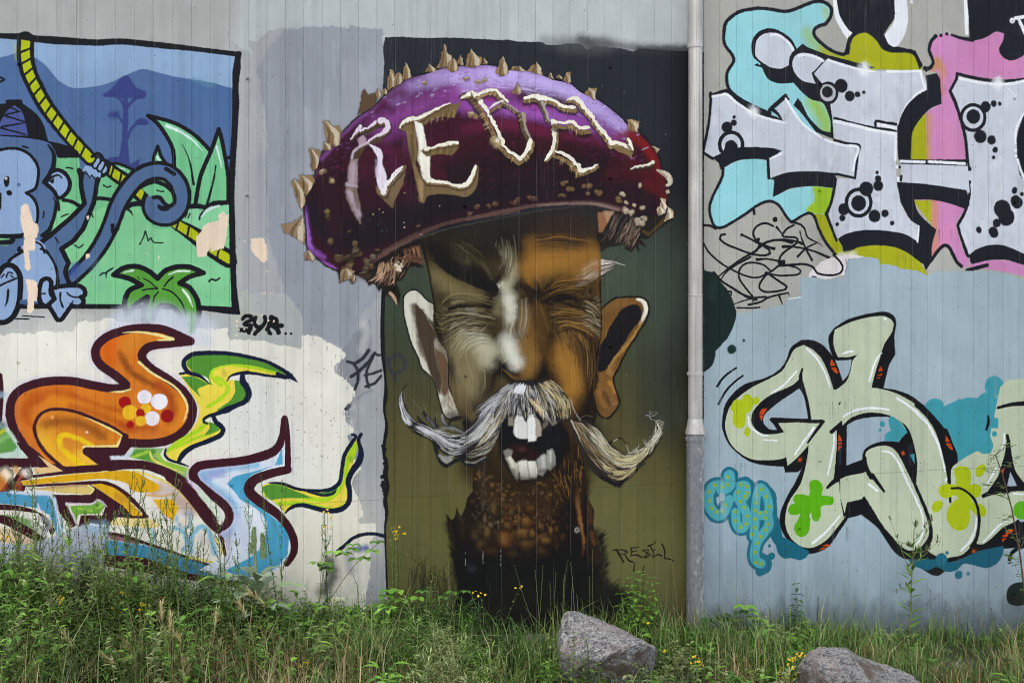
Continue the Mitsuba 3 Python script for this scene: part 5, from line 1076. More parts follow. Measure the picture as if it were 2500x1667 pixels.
for s,c,w,a in (('400,250 500,500 600,700','3c1020',130,.8),('300,400 420,650 560,800','191a28',100,.75),('350,120 420,60','5a1630',60,.7),('700,650 900,560 1200,450 1500,350 1900,250 2300,150','20161f',170,.85),('700,750 900,750 1200,600 1600,450 2000,330','17171f',120,.85),('1200,250 1300,330','4a1428',110,.7),('1530,90 1600,120','5a1420',70,.7),('1700,100 1850,80','201a26',80,.7),('1000,400 1200,350','3a1020',80,.6)):
    blob(s,c,w,a,clip=30)
line('265,420 275,600 300,780 340,850 440,910','7c4798',[20,50,56,60,50],5,clip=30); line('268,480 285,650 300,760 330,820','a56cc8',[6,24,24,14],4,clip=30); line('420,960 480,990 560,1025','8a4d9a',[30,46,20],4,clip=30); line('340,160 380,60','7d4272',24,5,clip=30)
F(1140,400)
for s,c,w,a in (('0,300 400,280 800,250 1200,250','1e1a24',120,.85),('100,150 500,120 800,180 1100,160','301722',110,.7),('1400,100 1700,100 1900,150','5c121a',110,.85),('1750,200 1880,260 1930,350','74161a',70,.9),('1500,330 1700,330','301a20',70,.8),('1800,450 1700,480','1d1718',70,.8)):
    blob(s,c,w,a,clip=30)
# pitted skin
g0 = np.random.default_rng(70)
F(0,0,1)
for k in range(1100):
    x,y = g0.uniform(800,1580),g0.uniform(170,470)
    up = 165 + ((x - 1170) / 390) ** 2 * 150
    h = y - up
    if h < 6:
        continue
    c = ('cdbdec','6a4a8c','8a62a8')[k % 3] if h < 60 else (('a05ab0','5a2460','7a3480') if h < 120 else ('6a1a3c','380f20','7c2448'))[k % 3]
    L = g0.uniform(2,9)
    raw([[x,y],[x + L,y - L * g0.uniform(-.1,.7)]],[g0.uniform(.6,2.4)] * 2,c,g0.uniform(.2,.6),30,1.8)
hair(60,'1080,190 1200,190 1330,210','1120,215 1230,215 1380,245',['d3c8f0','c0b0e4'],.8,71,span=(.05,.15),clip=30,alpha=.6); hair(50,'1400,240 1470,280 1530,320','1400,280 1460,310 1520,350',['d0c6ee','8f6ab0'],.8,72,span=(.05,.2),clip=30,alpha=.6)
F(0,0,1)
for s,c,w,a in (('760,480 860,560 1000,540 1300,460 1600,470','16141b',90,.55),('780,420 900,400 1000,440 1200,430 1500,400','1c1219',110,.4),('1000,330 1100,320 1200,340','3a0f22',60,.4),('860,330 960,250 1060,215','2f1230',50,.35),('1150,380 1300,370 1420,400','240e16',80,.4)):
    blob(s,c,w,a,clip=30)
# brim band
F(680,400)
line('920,940 1000,890 1130,810 1280,730 1480,640 1650,580 1830,540 2000,510 2340,460','4e3834',[60,56,50,46,34,34,34,34,34],3); line('960,930 1060,860 1240,770 1400,690','6d514a',[20,26,20,8],4,alpha=.7)
F(1140,400)
line('0,540 330,470 500,435 660,410 840,392 1000,382 1170,380 1330,400 1480,440 1620,480','5a423e',[34,34,34,34,34,34,34,44,44,30],3); line('700,408 1000,388 1200,388 1340,412 1480,450','8a746c',[6,18,26,26,20],3,alpha=.8); line('1000,375 1400,372','2a1d20',14,4,alpha=.6)
def lump(x,y,r,c,hl,a=.6):
    q = np.random.default_rng(int(x * 7 + y * 13))
    blob('%d,%d %d,%d' % (x,y + 6,x + 4,y + 6),'161114',r * 1.2,.7)
    for k in range(4):
        ox,oy = q.normal(0,r * .32,2)
        dot(x + ox,y + oy * .7,r * q.uniform(.3,.6),c,3)
    for k in range(2):
        ox = q.normal(0,r * .25)
        line('%g,%g %g,%g' % (x + ox - r * .3,y - r * .25,x + ox + r * .3,y - r * q.uniform(.2,.6)),hl,[r * .1,r * .4,r * .1],2.5,alpha=a)


g0 = np.random.default_rng(73)
for px in ([(940,190,34),(970,180,26),(1010,250,34),(990,240,24),(1140,215,24),(1190,220,34),(1290,290,40),(1265,275,26),(1180,295,22),(1520,295,30),(1480,340,30),(1490,370,26),(1550,380,24),(1635,400,26),(1715,425,30),(1690,205,26),(610,335,28),(660,335,28),(490,350,34),(460,380,34),(270,400,40),(210,415,34),(105,420,40),(30,490,34),(930,305,28),(1560,460,40),(1600,480,36),(1680,550,50),(1730,530,34),(1710,580,40)]):
    x,y,r = px
    c = '4e372b' if x < 900 else ('6b5338' if x < 1500 else 'a3937c')
    lump(x,y,r,c,'8d6f52' if x < 1500 else 'd8d0c0')
F(680,400)
for x,y,r,c in ((440,80,26,'8f7a5e'),(525,165,24,'93805a'),(475,470,30,'8a744a'),(480,520,30,'4a3a2a'),(690,670,24,'3a2a22'),(510,760,40,'7a6444'),(740,780,40,'806848'),(750,870,54,'77624a'),(590,910,50,'6b5640'),(680,930,50,'5c4a3a'),(640,1060,44,'a08c78'),(670,1040,50,'7a6048'),(700,1000,40,'8a6a4e'),(730,1120,36,'7d6448'),(870,960,44,'7a6650'),(850,1030,40,'6a5440'),(930,910,40,'7d6e60'),(840,1080,50,'4a382c'),(980,850,34,'3a2c1c'),(910,1000,30,'6b5442'),(1360,620,40,'3c2a26')):
    lump(x,y,r * 1.15,lin(c) * .5,'9a8468',.4)
line('660,960 720,900 790,860','17110f',30,4,alpha=.7)


# spikes: an ochre shape, its lit flank, its dark foot
def spike(s,lit=None,base='8d7250',light='c9bca6',dark='3c2e22',flat=False):
    p = P(s,True)
    p = p + np.random.default_rng(int(p.sum())).normal(0,1.1,p.shape)
    line(p,'17161a',12,3,closed=True,alpha=.8)
    fill(p,base,sid=31)
    spikes.append(poly_of(p))
    if not flat:
        c,lo = p.mean(0),p[:,1].max()
        tip = p[p[:,1].argmin()]
        q = np.array([tip + [1,2],c + [(p[:,0].max() - c[0]) * .45,0],[c[0] + (p[:,0].max() - c[0]) * .5,lo - 2]])
        w = (p[:,0].max() - p[:,0].min()) * .15
        raw(q,[w * .3,w,w * .7],light,.8,31,2.0)
        raw(rag(np.array([tip,c + [w * .3,0],[c[0],lo]]),1.2,int(tip[0])),[w * .2] * max(4,int(np.linalg.norm(np.diff(np.array([tip,c + [w * .3,0],[c[0],lo]]),axis=0),axis=1).sum() / 5)),'5a4630',.6,31,1.5)
        raw([tip + [-1.5,4],[c[0] - w,c[1]],[c[0] - w * 1.6,lo - 3]],[.6,w * .5,w * .6],dark,.6,31,1.4)
        raw([[c[0] - w,lo - 2],[c[0] + w,lo - 2]],[w * .5] * 2,dark,.5,31,1.6)


spikes = []
F(680,80)
for s in ('1060,560! 1070,450 1095,355! 1130,390 1150,520!','1130,540! 1145,420 1180,392 1225,450! 1200,490!','1210,450! 1240,295! 1270,340 1298,440! 1240,465!','1435,385! 1470,305! 1545,365! 1500,390!','1550,345! 1590,240 1600,180 1625,112! 1640,190 1690,230 1705,310 1640,345!','1655,365! 1670,290 1712,245! 1745,290 1758,360! 1700,380!','1745,300! 1775,218! 1812,312! 1780,320!','1825,325! 1850,220 1885,162! 1930,220 1985,240 1975,310 1900,340!','1983,305! 2015,243! 2046,308!','2125,395! 2155,300 2192,236! 2225,310 2245,390 2180,425!','2262,365! 2290,335! 2350,335! 2420,375! 2350,375!'):
    spike(s)
for s in ('775,800! 800,690 815,590 845,552! 880,610 935,590! 950,690 860,760!',):
    spike(s,base='55412f',flat=True)
for s in ('950,650! 955,580 972,552! 1000,590 1000,640!','1008,605! 1020,560 1045,538! 1066,580 1060,605!','440,870! 480,870 530,920 590,910! 610,970 600,1100! 500,1110 460,1000','440,1140! 445,1070! 500,1090 515,1140 460,1150!','300,1130! 380,1140 410,1190! 370,1330! 330,1340 315,1230','205,1395! 270,1390 340,1400! 350,1450 310,1530 270,1600! 215,1480','125,1470! 150,1435 210,1460 240,1530! 260,1640 225,1730! 170,1600'):
    spike(s,base='8a7050')
F(680,400)
for s in ('25,600! 130,570 190,540 235,505! 250,640 255,775! 130,700 60,660!','245,885! 295,848! 365,920! 320,940 265,945!','600,1150! 605,1060 660,1020 740,1050! 740,1080 660,1130','690,1110! 760,1080! 730,1170!'):
    spike(s,base='8d7458')
F(1140,80)
for s in ('590,370! 640,320 665,320 680,282! 710,330 738,415! 660,395!','785,440! 822,388! 852,462!','868,440! 900,408! 938,452!','940,462! 975,390 1012,385! 1012,490! 980,490!','1145,602! 1190,545! 1262,545! 1255,655! 1235,655 1200,620!','1560,850! 1620,845 1690,872! 1670,930 1662,970! 1580,965!','1815,1110! 1885,1130! 1850,1172!','440,590! 490,495! 540,580! 510,605!'):
    spike(s)
line('1860,1345 1920,1370 1970,1410 1985,1470 1950,1490','cdc2ae',[16,40,60,50,20],2); line('1880,1350 1950,1410','8a7864',16,3)
F(1140,400)
for s in ('1935,265! 1975,250! 1985,290! 1950,300!','1890,430! 1900,330! 1930,340 1950,420! 1930,480!','1850,450! 1880,410! 1945,470! 1870,510!','1945,520! 1960,420! 2015,465! 2012,520 1930,560!'):
    spike(s,base='b3a184',light='e8e2d4')
# pale warts on the lit part
F(680,80)
for x,y,r in ((1425,487,24),(1835,450,26),(1950,480,26),(2010,465,24),(1880,800,40),(430,1360,30),(525,1450,24)):
    lump(x,y,r * 1.2,'8d7250','d6ccb8',.8)
F(680,400)
for x,y,r in ((925,493,7),(985,445,5),(1020,475,6),(1225,575,6),(1230,620,8),(1232,285,5),(1390,690,5),(1575,415,5)):
    dot(x,y,r,'d3b898',1)
specks(40,875,525,945,580,'55606a',.4,.8,75,.6)


# lettering as bone
def bone(s,w,c='e9e3d4',tan='7d6645',seed=0,dx=-2,dy=4,amp=.9):
    p = rag(P(s),amp,seed)
    dx,dy = dx * 1.25,dy * 1.25
    wn = np.atleast_1d(np.asarray(w,float)) / _f[2] / 2 * 1.22
    r = np.interp(np.linspace(0,1,len(p)),np.linspace(0,1,len(wn)),wn)
    raw(offs(p,dx * 1.3,dy * 1.6),r * 1.15 + 1.2,'1d1216',.75,0,2)
    raw(offs(p,dx,dy),r * 1.05,tan,1,0,.8)
    g = np.random.default_rng(seed + 90)
    for i in range(0,len(p) - 1,1):
        if g.random() < .6:
            a = p[i] + [dx,dy] + g.normal(0,.6,2)
            raw([a,a + [dx * .9,dy * 1.0]],[r[i] * .35,r[i] * .15],'3a2c1e' if g.random() < .6 else 'b39a72',.7,0,.9)
    raw(p,r * g.uniform(.55,.95,len(p)),c,1,0,.7)
    bones.append(LineString(p + [dx * .5,dy * .5]).buffer(float(r.max()) + 3))


bones = []
F(680,80)
RC,RT = 'd5c6d6','58462f'
fill('805,985! 980,880! 985,930! 840,1005!','4f4030',soft=2)
bone('705,1040 750,980 800,915',[10,30,40],RC,RT,1,0,3); bone('800,960 880,925 960,870 1030,850',[24,24,30,50],RC,RT,2,-1,3); bone('1000,860 1060,870 1070,930 1020,980 930,1020 860,1080',[60,50,50,34,24,22],RC,RT,3,0,3)
fill('780,1040! 820,1010 850,1040 850,1090 790,1110!','a58c98',soft=3); fill('900,1090! 1020,1010 1000,1060 930,1080!','4a3a2c',soft=3)
fill('725,1240! 740,1160 850,1110! 800,1190 770,1240!','4a3c2a',soft=3); line('715,1230 735,1160 800,1110 860,1080','b9a6b4',[20,24,24,20],2)
fill('705,1250! 768,1240! 765,1480! 690,1500! 680,1380','8f7c80',soft=3); blob('730,1300 720,1440','b6a2b0',40,.8); line('675,1480 750,1500','a898a4',40,4); fill('670,1510! 755,1510! 790,1680! 800,1860! 760,1800! 670,1630!','7d6a64',soft=3); blob('690,1560 740,1660 780,1780','b5a3b4',40,.8); blob('740,1560 770,1700','5a4438',30,.6)
fill('880,1085! 990,1140 1015,1200 1010,1280 1045,1380 1050,1440 1030,1560! 1010,1590! 965,1460 955,1340 970,1240 930,1140!','ddd2e0',soft=2); blob('960,1250 960,1400','b7a5bd',24,.6)
fill('950,1500! 1030,1590! 1130,1430! 1245,1290! 1215,1460 1160,1580 1130,1640 1110,1710! 1010,1610! 960,1560!','756047',soft=2); blob('1060,1600 1110,1690','5c4a36',30,.6)
bone('1025,1560 1050,1490 1100,1430 1140,1380 1210,1310',[50,40,34,50,20],'e6e0e2','756047',4,2,3)
# E
fill('1165,930! 1200,880 1290,850 1330,880! 1330,960! 1240,960!','6e5a3c',soft=2); fill('1250,965! 1335,965! 1350,1180 1330,1280! 1380,1400 1420,1500! 1410,1660! 1380,1600 1310,1290! 1280,1150','7d6743',soft=2); blob('1300,1000 1310,1250','4a3c28',40,.6); blob('1390,1450 1400,1620','a58660',40,.7)
fill('1365,870! 1500,800 1650,720 1780,685! 1745,750 1715,828! 1600,820 1500,850 1415,905!','6e5b3a',soft=2)
for k in range(12):
    x = 1420 + k * 27
    line('%d,%d %d,%d' % (x,875 - (x - 1400) * .35,x - 10,905 - (x - 1400) * .25),('2c2318','a8915f')[k % 2],[4,16,6],3,alpha=.75)
bone('1185,930 1210,880 1280,840 1330,845 1400,820 1500,770 1600,720 1680,690',[16,34,44,44,26,24,20,8],seed=5,dx=0,dy=1.5)
fill('1330,870! 1400,900 1425,1000 1450,1130! 1475,1160 1475,1400 1500,1440! 1450,1470! 1400,1390 1390,1300 1360,1250 1370,1120 1350,1000','ece7da',soft=2); line('1345,980 1370,1120 1365,1250 1400,1380','6a5638',[10,14,14,18],4,alpha=.7)
fill('1390,1155! 1480,1150 1640,1100 1760,1100! 1735,1150 1690,1195! 1560,1185 1450,1210!','6d5a38',soft=2); bone('1430,1140 1520,1115 1600,1090 1660,1080 1745,1075',[30,20,30,40,30],seed=6,dx=0,dy=2)
for k in range(7):
    line('%d,1130 %d,1180' % (1490 + k * 33,1480 + k * 33),('2e2519','9d855a')[k % 2],[4,12,5],3,alpha=.7)
fill('1420,1480! 1480,1470 1620,1490 1800,1520 1880,1480 1920,1380! 1950,1300! 1945,1440 1910,1540 1830,1600 1700,1580 1560,1570! 1460,1590 1415,1660!','715d40',soft=2); bone('1460,1440 1540,1455 1640,1465 1720,1490 1810,1495 1870,1440 1900,1370 1925,1300',[50,34,30,30,40,44,40,26],seed=7,dx=0,dy=2.5)
# B
F(1140,80)
bone('15,590 80,600 140,680 210,780 260,880 310,980 350,1070',[40,50,40,34,34,34,44],seed=8,dx=-9,dy=5); bone('-60,640 20,600',[10,50],seed=9,dx=0,dy=2)
bone('110,610 180,570 280,565 340,620 400,675',[24,34,30,34,26],seed=10,dx=-3,dy=6); bone('215,740 280,695 350,670',[14,24,20],'d6d3d0',seed=11,dx=2,dy=7)
bone('360,685 460,740 550,800',[16,22,22],'9a8a86','5a4a3c',12,-1,4); bone('545,790 565,900 590,980 630,1060',[40,30,26,26],'9c8f84','5c4c38',13,-5,3); bone('620,1050 610,1110 560,1180 520,1230',[40,44,40,30],seed=14,dx=3,dy=6); bone('340,1090 420,1160 490,1205 520,1230',[26,30,30,44],seed=15,dx=-3,dy=8); blob('280,1060 300,1080','b09a72',60,.9); dot(295,1050,20,'d9d0c0',3)
# E, L, dash
bone('565,640 640,620 720,635 800,645 880,685 950,720 1050,730',[30,44,50,34,30,30,40],seed=16,dx=0,dy=6); bone('735,680 770,760 810,860',[40,24,24],'9a938e','5a4c3e',17,-3,2); bone('835,860 850,960 850,1060 835,1140 760,1250',[44,44,40,44,12],seed=18,dx=3,dy=2); bone('850,865 930,885 1030,870 1100,930 1190,925',[34,24,34,34,34],seed=19,dx=0,dy=9); bone('860,1155 960,1190 1040,1250 1110,1340',[20,30,34,40],seed=20,dx=-3,dy=10); bone('1100,1345 1180,1335 1280,1290',[40,34,14],seed=21,dx=1,dy=5)
bone('975,665 1050,640 1100,670 1150,740 1220,820 1290,920 1350,990 1400,1060',[10,44,44,36,36,36,40,40],seed=22,dx=-2,dy=4); bone('1400,1080 1480,1080 1550,1100 1610,1140',[40,34,34,30],seed=23,dx=0,dy=6); bone('1575,1040 1600,1090 1620,1140',[34,40,20],seed=24,dx=0,dy=2); fill('1420,1110! 1520,1130 1600,1160 1610,1235! 1560,1190 1480,1160!','7b6544',soft=2)
bone('1600,1330 1690,1300 1760,1290 1815,1265',[12,22,26,36],'dcd4c8','4a3a30',25,0,2.5)
# signature
F(1120,1275)
for s,w in (('1500,275 1540,265 1560,300 1610,385',[10,20,14,18]),('1540,268 1600,265 1645,290 1600,310 1570,305',[8,12,16,10,6]),('1620,310 1660,370 1700,385',[8,16,14]),('1680,245 1690,290 1680,325',[12,12,10]),('1680,250 1760,238',[12,8]),('1690,285 1740,275',9),('1680,325 1740,315 1785,340',[10,14,12]),('1790,270 1840,300 1820,335',[8,12,12]),('1800,270 1855,265 1840,295 1870,310 1820,345 1790,330',[10,12,9,12,12,6]),('1870,230 1900,290 1890,340',[12,12,9]),('1850,230 1920,200 1915,180',[16,12,8]),('1890,275 1920,262',9),('1890,340 1950,310 1980,325',[10,14,14]),('1985,210 2010,270 2010,345',[16,14,12]),('2010,350 2060,355 2100,375',[14,14,10])):
    line(s,'10110e',w,.9)
# ---------------------------------------------------------------- right of the pipe: chrome letters, pale green letters, tags
SIL,BL2,CYN,OLV,PK = 'c2c7d2','1a1c24','8fcad2','a0a31a','c383b2'
F(0,0,1)
fill('1719,-150! 2700,-150! 2700,1800! 1719,1800!','a5a49d',smooth=False)
F(1660,0)


def fleck(s,n,seed,c='d9dbe2'):
    p = poly_of(P(s,True))
    g = np.random.default_rng(seed)
    x0,y0,x1,y1 = p.bounds
    for k in range(n):
        x,y = g.uniform(x0,x1),g.uniform(y0,y1)
        if p.contains(Point(x,y)):
            blob(np.array([[x,y],[x + g.normal(0,3),y + g.uniform(4,30)]]),(c,'a9aab2')[k % 2],g.uniform(20,60),.35)


# cyan cloud with yellow-green ends
CL = '430,310! 450,220 540,140 620,105 760,85 900,95 1020,115 1130,90 1250,40 1350,15 1430,35 1480,90 1470,170 1420,240! 1350,260 1310,300 1320,360 1400,440 1500,505 1590,535! 1640,520! 1660,400 1700,340 1790,305 1870,330 1940,400 1990,470 2080,500 2250,500 2300,540 2360,640! 2360,690! 1900,680! 1500,1300! 1300,1300! 900,1120! 880,1110 720,1040 560,950 480,870 455,770 470,690 525,600 510,540 450,460 425,390'
fill(CL,CYN,sid=40)
shapes['chrome_cloud'] = poly_of(P(CL,True))
blob('1420,100 1440,180','a3b556',60,.6,clip=40); blob('1240,320 1300,420 1420,500','93b85e',90,.8,clip=40); blob('1420,520 1550,560 1700,620 2000,640 2300,600',OLV,110,1,clip=40)
fill('1560,540! 1640,525 1670,400 1700,340 1790,305 1870,330 1940,400 1990,470 2080,500 2250,500 2300,540 2360,640! 2360,690! 1900,680! 1600,640!',OLV,clip=40,soft=3); blob('1780,330 1860,460 1840,600','93980a',70,.6,clip=40); blob('1700,420 1740,560','b0ad40',60,.6,clip=40)
blob('1300,1000 1400,1150 1440,1280','93b93a',120,.95,clip=40); blob('700,200 1000,160 1200,250','96c6cc',110,.5,clip=40)
line(CL.split(' 2360,640!')[0],BL2,36,1.4)
line('880,1110 720,1040 560,950 480,870 455,770 470,690 525,600 510,540 450,460 425,390 430,310',BL2,34,1.4)
# circles
fill('720,640! 800,600! 1050,640! 1160,650! 1420,800! 1480,960! 1480,1050! 1500,1360! 1330,1290! 1180,1100 1110,1030! 1150,960! 1190,1010! 1260,1150 1380,1270 1470,1295! 1470,1180 1420,1040 1390,1000 1280,970 1180,890 1110,810! 960,815 860,770 800,660!',BL2)
fill('700,480 710,390 760,320 860,280 960,300 1080,380 1140,480! 1200,430! 1240,460 1440,540! 1900,660! 1400,830 1160,760 1090,640! 960,700 820,640 730,580',BL2)
line('735,590 780,630',CYN,14,1)
fill('735,490 750,400 820,335 910,325 1000,360 1080,430 1110,490! 1070,560 1060,640! 980,672 880,655 790,600 740,550',SIL,sid=41)
fill('1100,610 1130,545 1200,520 1300,540 1400,595! 1290,715! 1340,820! 1200,790 1120,710',SIL,sid=41)
line('1440,590 1380,660 1300,720! 1345,830',BL2,30)
line('890,345 940,338 1000,370 1080,440 1105,490','e3e5ee',26,1.5); line('1160,545 1250,540 1330,560 1395,595','e3e5ee',28,1.5)
# first chrome letter bodies
S1 = '310,930! 460,920! 560,1000 720,1100 880,1160 1025,1200! 960,1120 930,1075! 1025,965! 1110,1090 1200,1210 1380,1345! 1520,1390 1750,1420! 1710,1740! 1520,1700! 1300,1680 1040,1690 880,1750! 860,1570 990,1500! 880,1460 560,1450 400,1510 320,1540! 230,1480! 250,1380 280,1240 300,1100'
fill(S1,SIL,sid=42)
shapes['chrome_letter'] = poly_of(P(S1,True)).buffer(3)
fleck(S1,60,1)
S2 = '1440,580! 1620,640 1800,690 2360,695! 2420,850! 2300,940 2180,1080 2120,1230! 2110,1570 2120,1820! 2170,2000 2250,2150 2340,2210! 2320,2370! 2200,2300 2000,2260 1800,2260 1640,2290 1530,2330! 1480,2230 1430,2090! 1470,1960 1510,1740! 1710,1750! 1750,1420! 1510,1350! 1490,1150! 1470,1020! 1540,950 1520,860 1400,830! 1310,720!'
fill(S2,SIL,sid=43)
shapes['chrome_letter_001'] = poly_of(P(S2,True)).buffer(3)
fleck(S2,90,2)
# black rims of the letters
for s,w in (('300,940 400,905 460,890 510,920',40),('300,910 300,1000 285,1180 260,1320 235,1450 230,1490 320,1550',30),('480,900 560,990 720,1085 880,1140 990,1170!',[40,50,50,40,16]),('1030,940 940,1020 880,1075!',44),('900,1070 950,1110 1000,1180',[40,30,10]),('1030,940 1060,970',26),('1510,1370 1620,1400 1750,1420 1740,1500 1710,1740! 1530,1700',26),('870,1720 880,1755',26),('860,1560 870,1740',22)):
    line(s,BL2,w,1.2)
fill('320,1540! 400,1500 470,1470! 560,1445 720,1440 900,1450 990,1475! 870,1560! 720,1555 560,1570 440,1630! 420,1660 400,1660! 380,1590!',BL2,soft=1.5)
fill('860,1755! 1040,1690 1300,1675 1520,1695! 1515,1840! 1330,1820 1180,1825 1050,1850 950,1920! 905,1920! 920,1750!',BL2,soft=1.5)
fill('1545,2330! 1640,2280 1800,2250 2000,2255 2200,2290 2330,2370! 2500,2500! 2480,2620! 2340,2560 2200,2460 2060,2410 1880,2400 1740,2420 1650,2460 1600,2470! 1580,2400!',BL2,soft=1.5)
line('1510,1155 1640,1190 1800,1230 1920,1255 2110,1275',BL2,[30,24,24,26,30],1.2); line('1910,1250 1915,1185 2000,1200 2120,1215',BL2,28,1.2)
# white highlights
for s,w in (('320,945 400,930 460,925 560,1010 720,1110 880,1165 1020,1200',24),('1035,970 1110,1090 1200,1210 1380,1345',24),('1420,1365 1450,1380 1600,1420 1740,1440 1710,1560',24),('1510,1185 1700,1225 1900,1275 2110,1310! 2105,1560',30),('1940,1215 2050,1240 2120,1260',30),('1450,590 1620,645 1780,685 1900,700',[26,26,22,14]),('2020,700 2200,700 2350,695! 2370,800 2400,870! 2300,930 2200,1060 2135,1215',24),('2130,1740 2150,1840 2220,2000 2280,2110 2340,2200! 2325,2360',26),('860,1565 990,1500',22),('1710,1560 1690,1670',20)):
    line(s,'e4e7f0',w,1.4)
for x,y,w in ((715,1095,70),(1800,680,80),(960,1,1)):
    blob('%d,%d %d,%d' % (x - 4,y,x + 4,y),'f0f4f6',w,.9); blob('%d,%d %d,%d' % (x,y - 60,x,y + 60),'dfe4ea',w * .35,.6)
# dots and rings
DT = [(530,1145,18),(525,1200,32),(460,1245,56),(1575,840,68),(1658,940,52),(1735,925,30),(1797,905,19),(1925,1685,18),(1935,1745,32),(1935,1815,52),(1820,1845,72),(1600,2045,58),(1585,2130,32),(1535,2190,20),(1900,2110,62),(2002,2085,38),(2070,2180,24)]
for x,y,r in DT:
    dot(x,y,r,BL2,1.6)


def ring(x,y,r,w,c=BL2):
    t = np.linspace(0,2 * np.pi,40)
    raw(np.stack([_f[0] + (x + r * np.cos(t)) / _f[2],_f[1] + (y + r * 1.08 * np.sin(t)) / _f[2]],-1),np.full(40,w / _f[2] / 2),c,1,0,.9)


ring(500,1415,112,36); dot(500,1435,66,BL2,1.4); fill('420,1500! 440,1440 500,1400 560,1440 600,1500!',BL2); dot(1445,905,88,'b5b6bc',1); ring(1445,910,90,30); dot(1440,900,56,BL2,1.4); line('1400,840 1450,835 1500,880 1510,930 1490,970','b5b6bc',16,1)
ring(1745,1980,120,36); dot(1745,1985,78,BL2,1.4)
# second cyan patch, below
C2 = '440,1640! 560,1575 720,1555 850,1570! 870,1740 920,1770! 905,1930! 1050,1860 1180,1830 1330,1820 1490,1840! 1470,1960 1430,2090! 1520,2300 1580,2400! 1590,2480 1520,2490! 1420,2360 1350,2220 1310,2110 1260,2085 1180,2110 1090,2160! 1030,2100 960,2000 870,1970 760,2000 640,2080 480,2180 390,2215 330,2190 300,2100 300,2000 350,1880 420,1740'
fill(C2,CYN,sid=44)
fill('1300,1820! 1490,1840! 1470,1960 1430,2090! 1300,2080! 1240,2050 1320,1960','93b828',clip=44,soft=6); fill('1310,2080! 1430,2060! 1520,2300 1590,2400! 1600,2490! 1520,2490! 1420,2360 1350,2220',OLV,clip=44,soft=3)
line('420,1640 415,1720 370,1820 320,1920 290,2020 300,2120 340,2210 400,2225 480,2190 640,2090 760,2005 870,1965 960,2000 1030,2100 1090,2165 1180,2115 1260,2080 1310,2110 1350,2220 1420,2360 1520,2490',BL2,30,1.3)
line('860,1560 868,1740',BL2,30,1.2)
line('1520,1750 1500,1880 1470,2000 1430,2090! 1480,2220 1530,2350',BL2,[34,34,30,34,30,26],1.2)
line('230,2200 300,2205 350,2235','14151b',24,1)
# upper black drops, whites
fill('1530,-40! 1560,150 1640,300 1700,340! 1790,300! 1870,330 1950,400! 2040,260 2095,160 2090,-40!',BL2,soft=1.5); fill('1940,390! 2010,330! 2080,440 2180,470 2300,500! 2370,640! 2340,680! 2280,540 2150,510 2050,500 1990,470!',BL2,soft=1.2)
fill('2095,-40! 2210,-40! 2225,180 2200,320 2150,420 2100,460 2040,430 1998,345! 2060,270 2100,180','d9dce4',soft=1.2); fill('1492,-20! 1525,-20! 1560,160 1640,290 1680,320! 1635,380! 1580,300 1520,180','e6e9f1',soft=1.2); dot(2262,20,16,'dfe2ea',2)
fill('1640,380! 1660,350! 1640,520! 1600,545!',BL2)
# pink part
F(1912,0)
PKS = '1400,680! 1450,640 1460,580 1420,490 1440,400 1500,355 1600,330 1700,365 1850,390 1960,370 2060,320 2150,310! 2600,300! 2600,800! 2100,770 1900,760 1720,715! 1620,890! 1690,1020 1740,1180! 1790,1560! 1800,1850! 1780,2030! 1680,2190! 1760,2450 1830,2560! 1760,2620! 1690,2560 1620,2440 1580,2410 1520,2460 1450,2560! 1440,2400 1470,2250! 1430,2170! 1270,1960! 1230,1850! 1250,1200! 1540,1010! 1520,720!'
fill(PKS,PK,sid=45)
shapes['chrome_pink'] = poly_of(P(PKS,True))
blob('1500,600 1450,680','b8862f',60,.9,clip=45); blob('1540,640 1560,720','bf8a4a',60,.8,clip=45); blob('1530,780 1550,900','bd7a72',60,.8,clip=45); fill('1240,1120! 1390,1100! 1400,1560! 1240,1560!',OLV,clip=45,soft=2); fill('1270,1960! 1440,1960! 1450,2300! 1400,2180!',OLV,clip=45,soft=3); blob('1420,1140 1420,1540','bd8a62',46,.9,clip=45); blob('1470,1960 1480,2200 1480,2500','bf8259',60,.9,clip=45)
blob('1620,1500 1600,1250','d98bb0',120,.5,clip=45); blob('1640,2200 1560,2400','d583ab',70,.6,clip=45); blob('1900,500 2200,600','cf80b0',200,.5,clip=45); blob('1700,420 1560,480','c68abb',90,.5,clip=45)
line('1380,670 1430,665 1465,620 1450,560 1425,490 1450,400 1490,355',BL2,[40,34,34,34,34,36,40],1.3)
for x,y in ((1540,350),(1597,335)):
    dot(x,y,18,BL2)
line('1650,345 1740,375 1850,390',BL2,[26,34,44],1.3)
fill('1800,-40! 2600,-40! 2600,580! 2350,540! 2280,580 2200,590 2130,540 2110,480 2150,400 2160,330! 2080,310 1970,370 1860,395 1820,360!',BL2,soft=1.5)
fill('1765,-20! 1790,-20! 1810,200 1805,345! 1780,340!','e6e9f0',soft=1.2); dot(2238,205,26,'e3e6ee',2); line('2270,180 2360,165','e3e6ee',34,1.2); line('2300,190 2380,360','dfe2ea',[30,44],1.2); dot(2240,210,6,BL2)
S3 = '1720,755! 1900,800 2100,830 2300,810 2600,760! 2600,2700! 2340,2520 2200,2440 2080,2410 1960,2420 1850,2470! 1800,2500! 1760,2340 1700,2210! 1770,2060 1810,1900 1800,1560 1760,1250 1700,1000 1630,900!'
fill(S3,SIL,sid=46)
shapes['chrome_letter_002'] = poly_of(P(S3,True)).buffer(3)
fleck(S3,80,3)
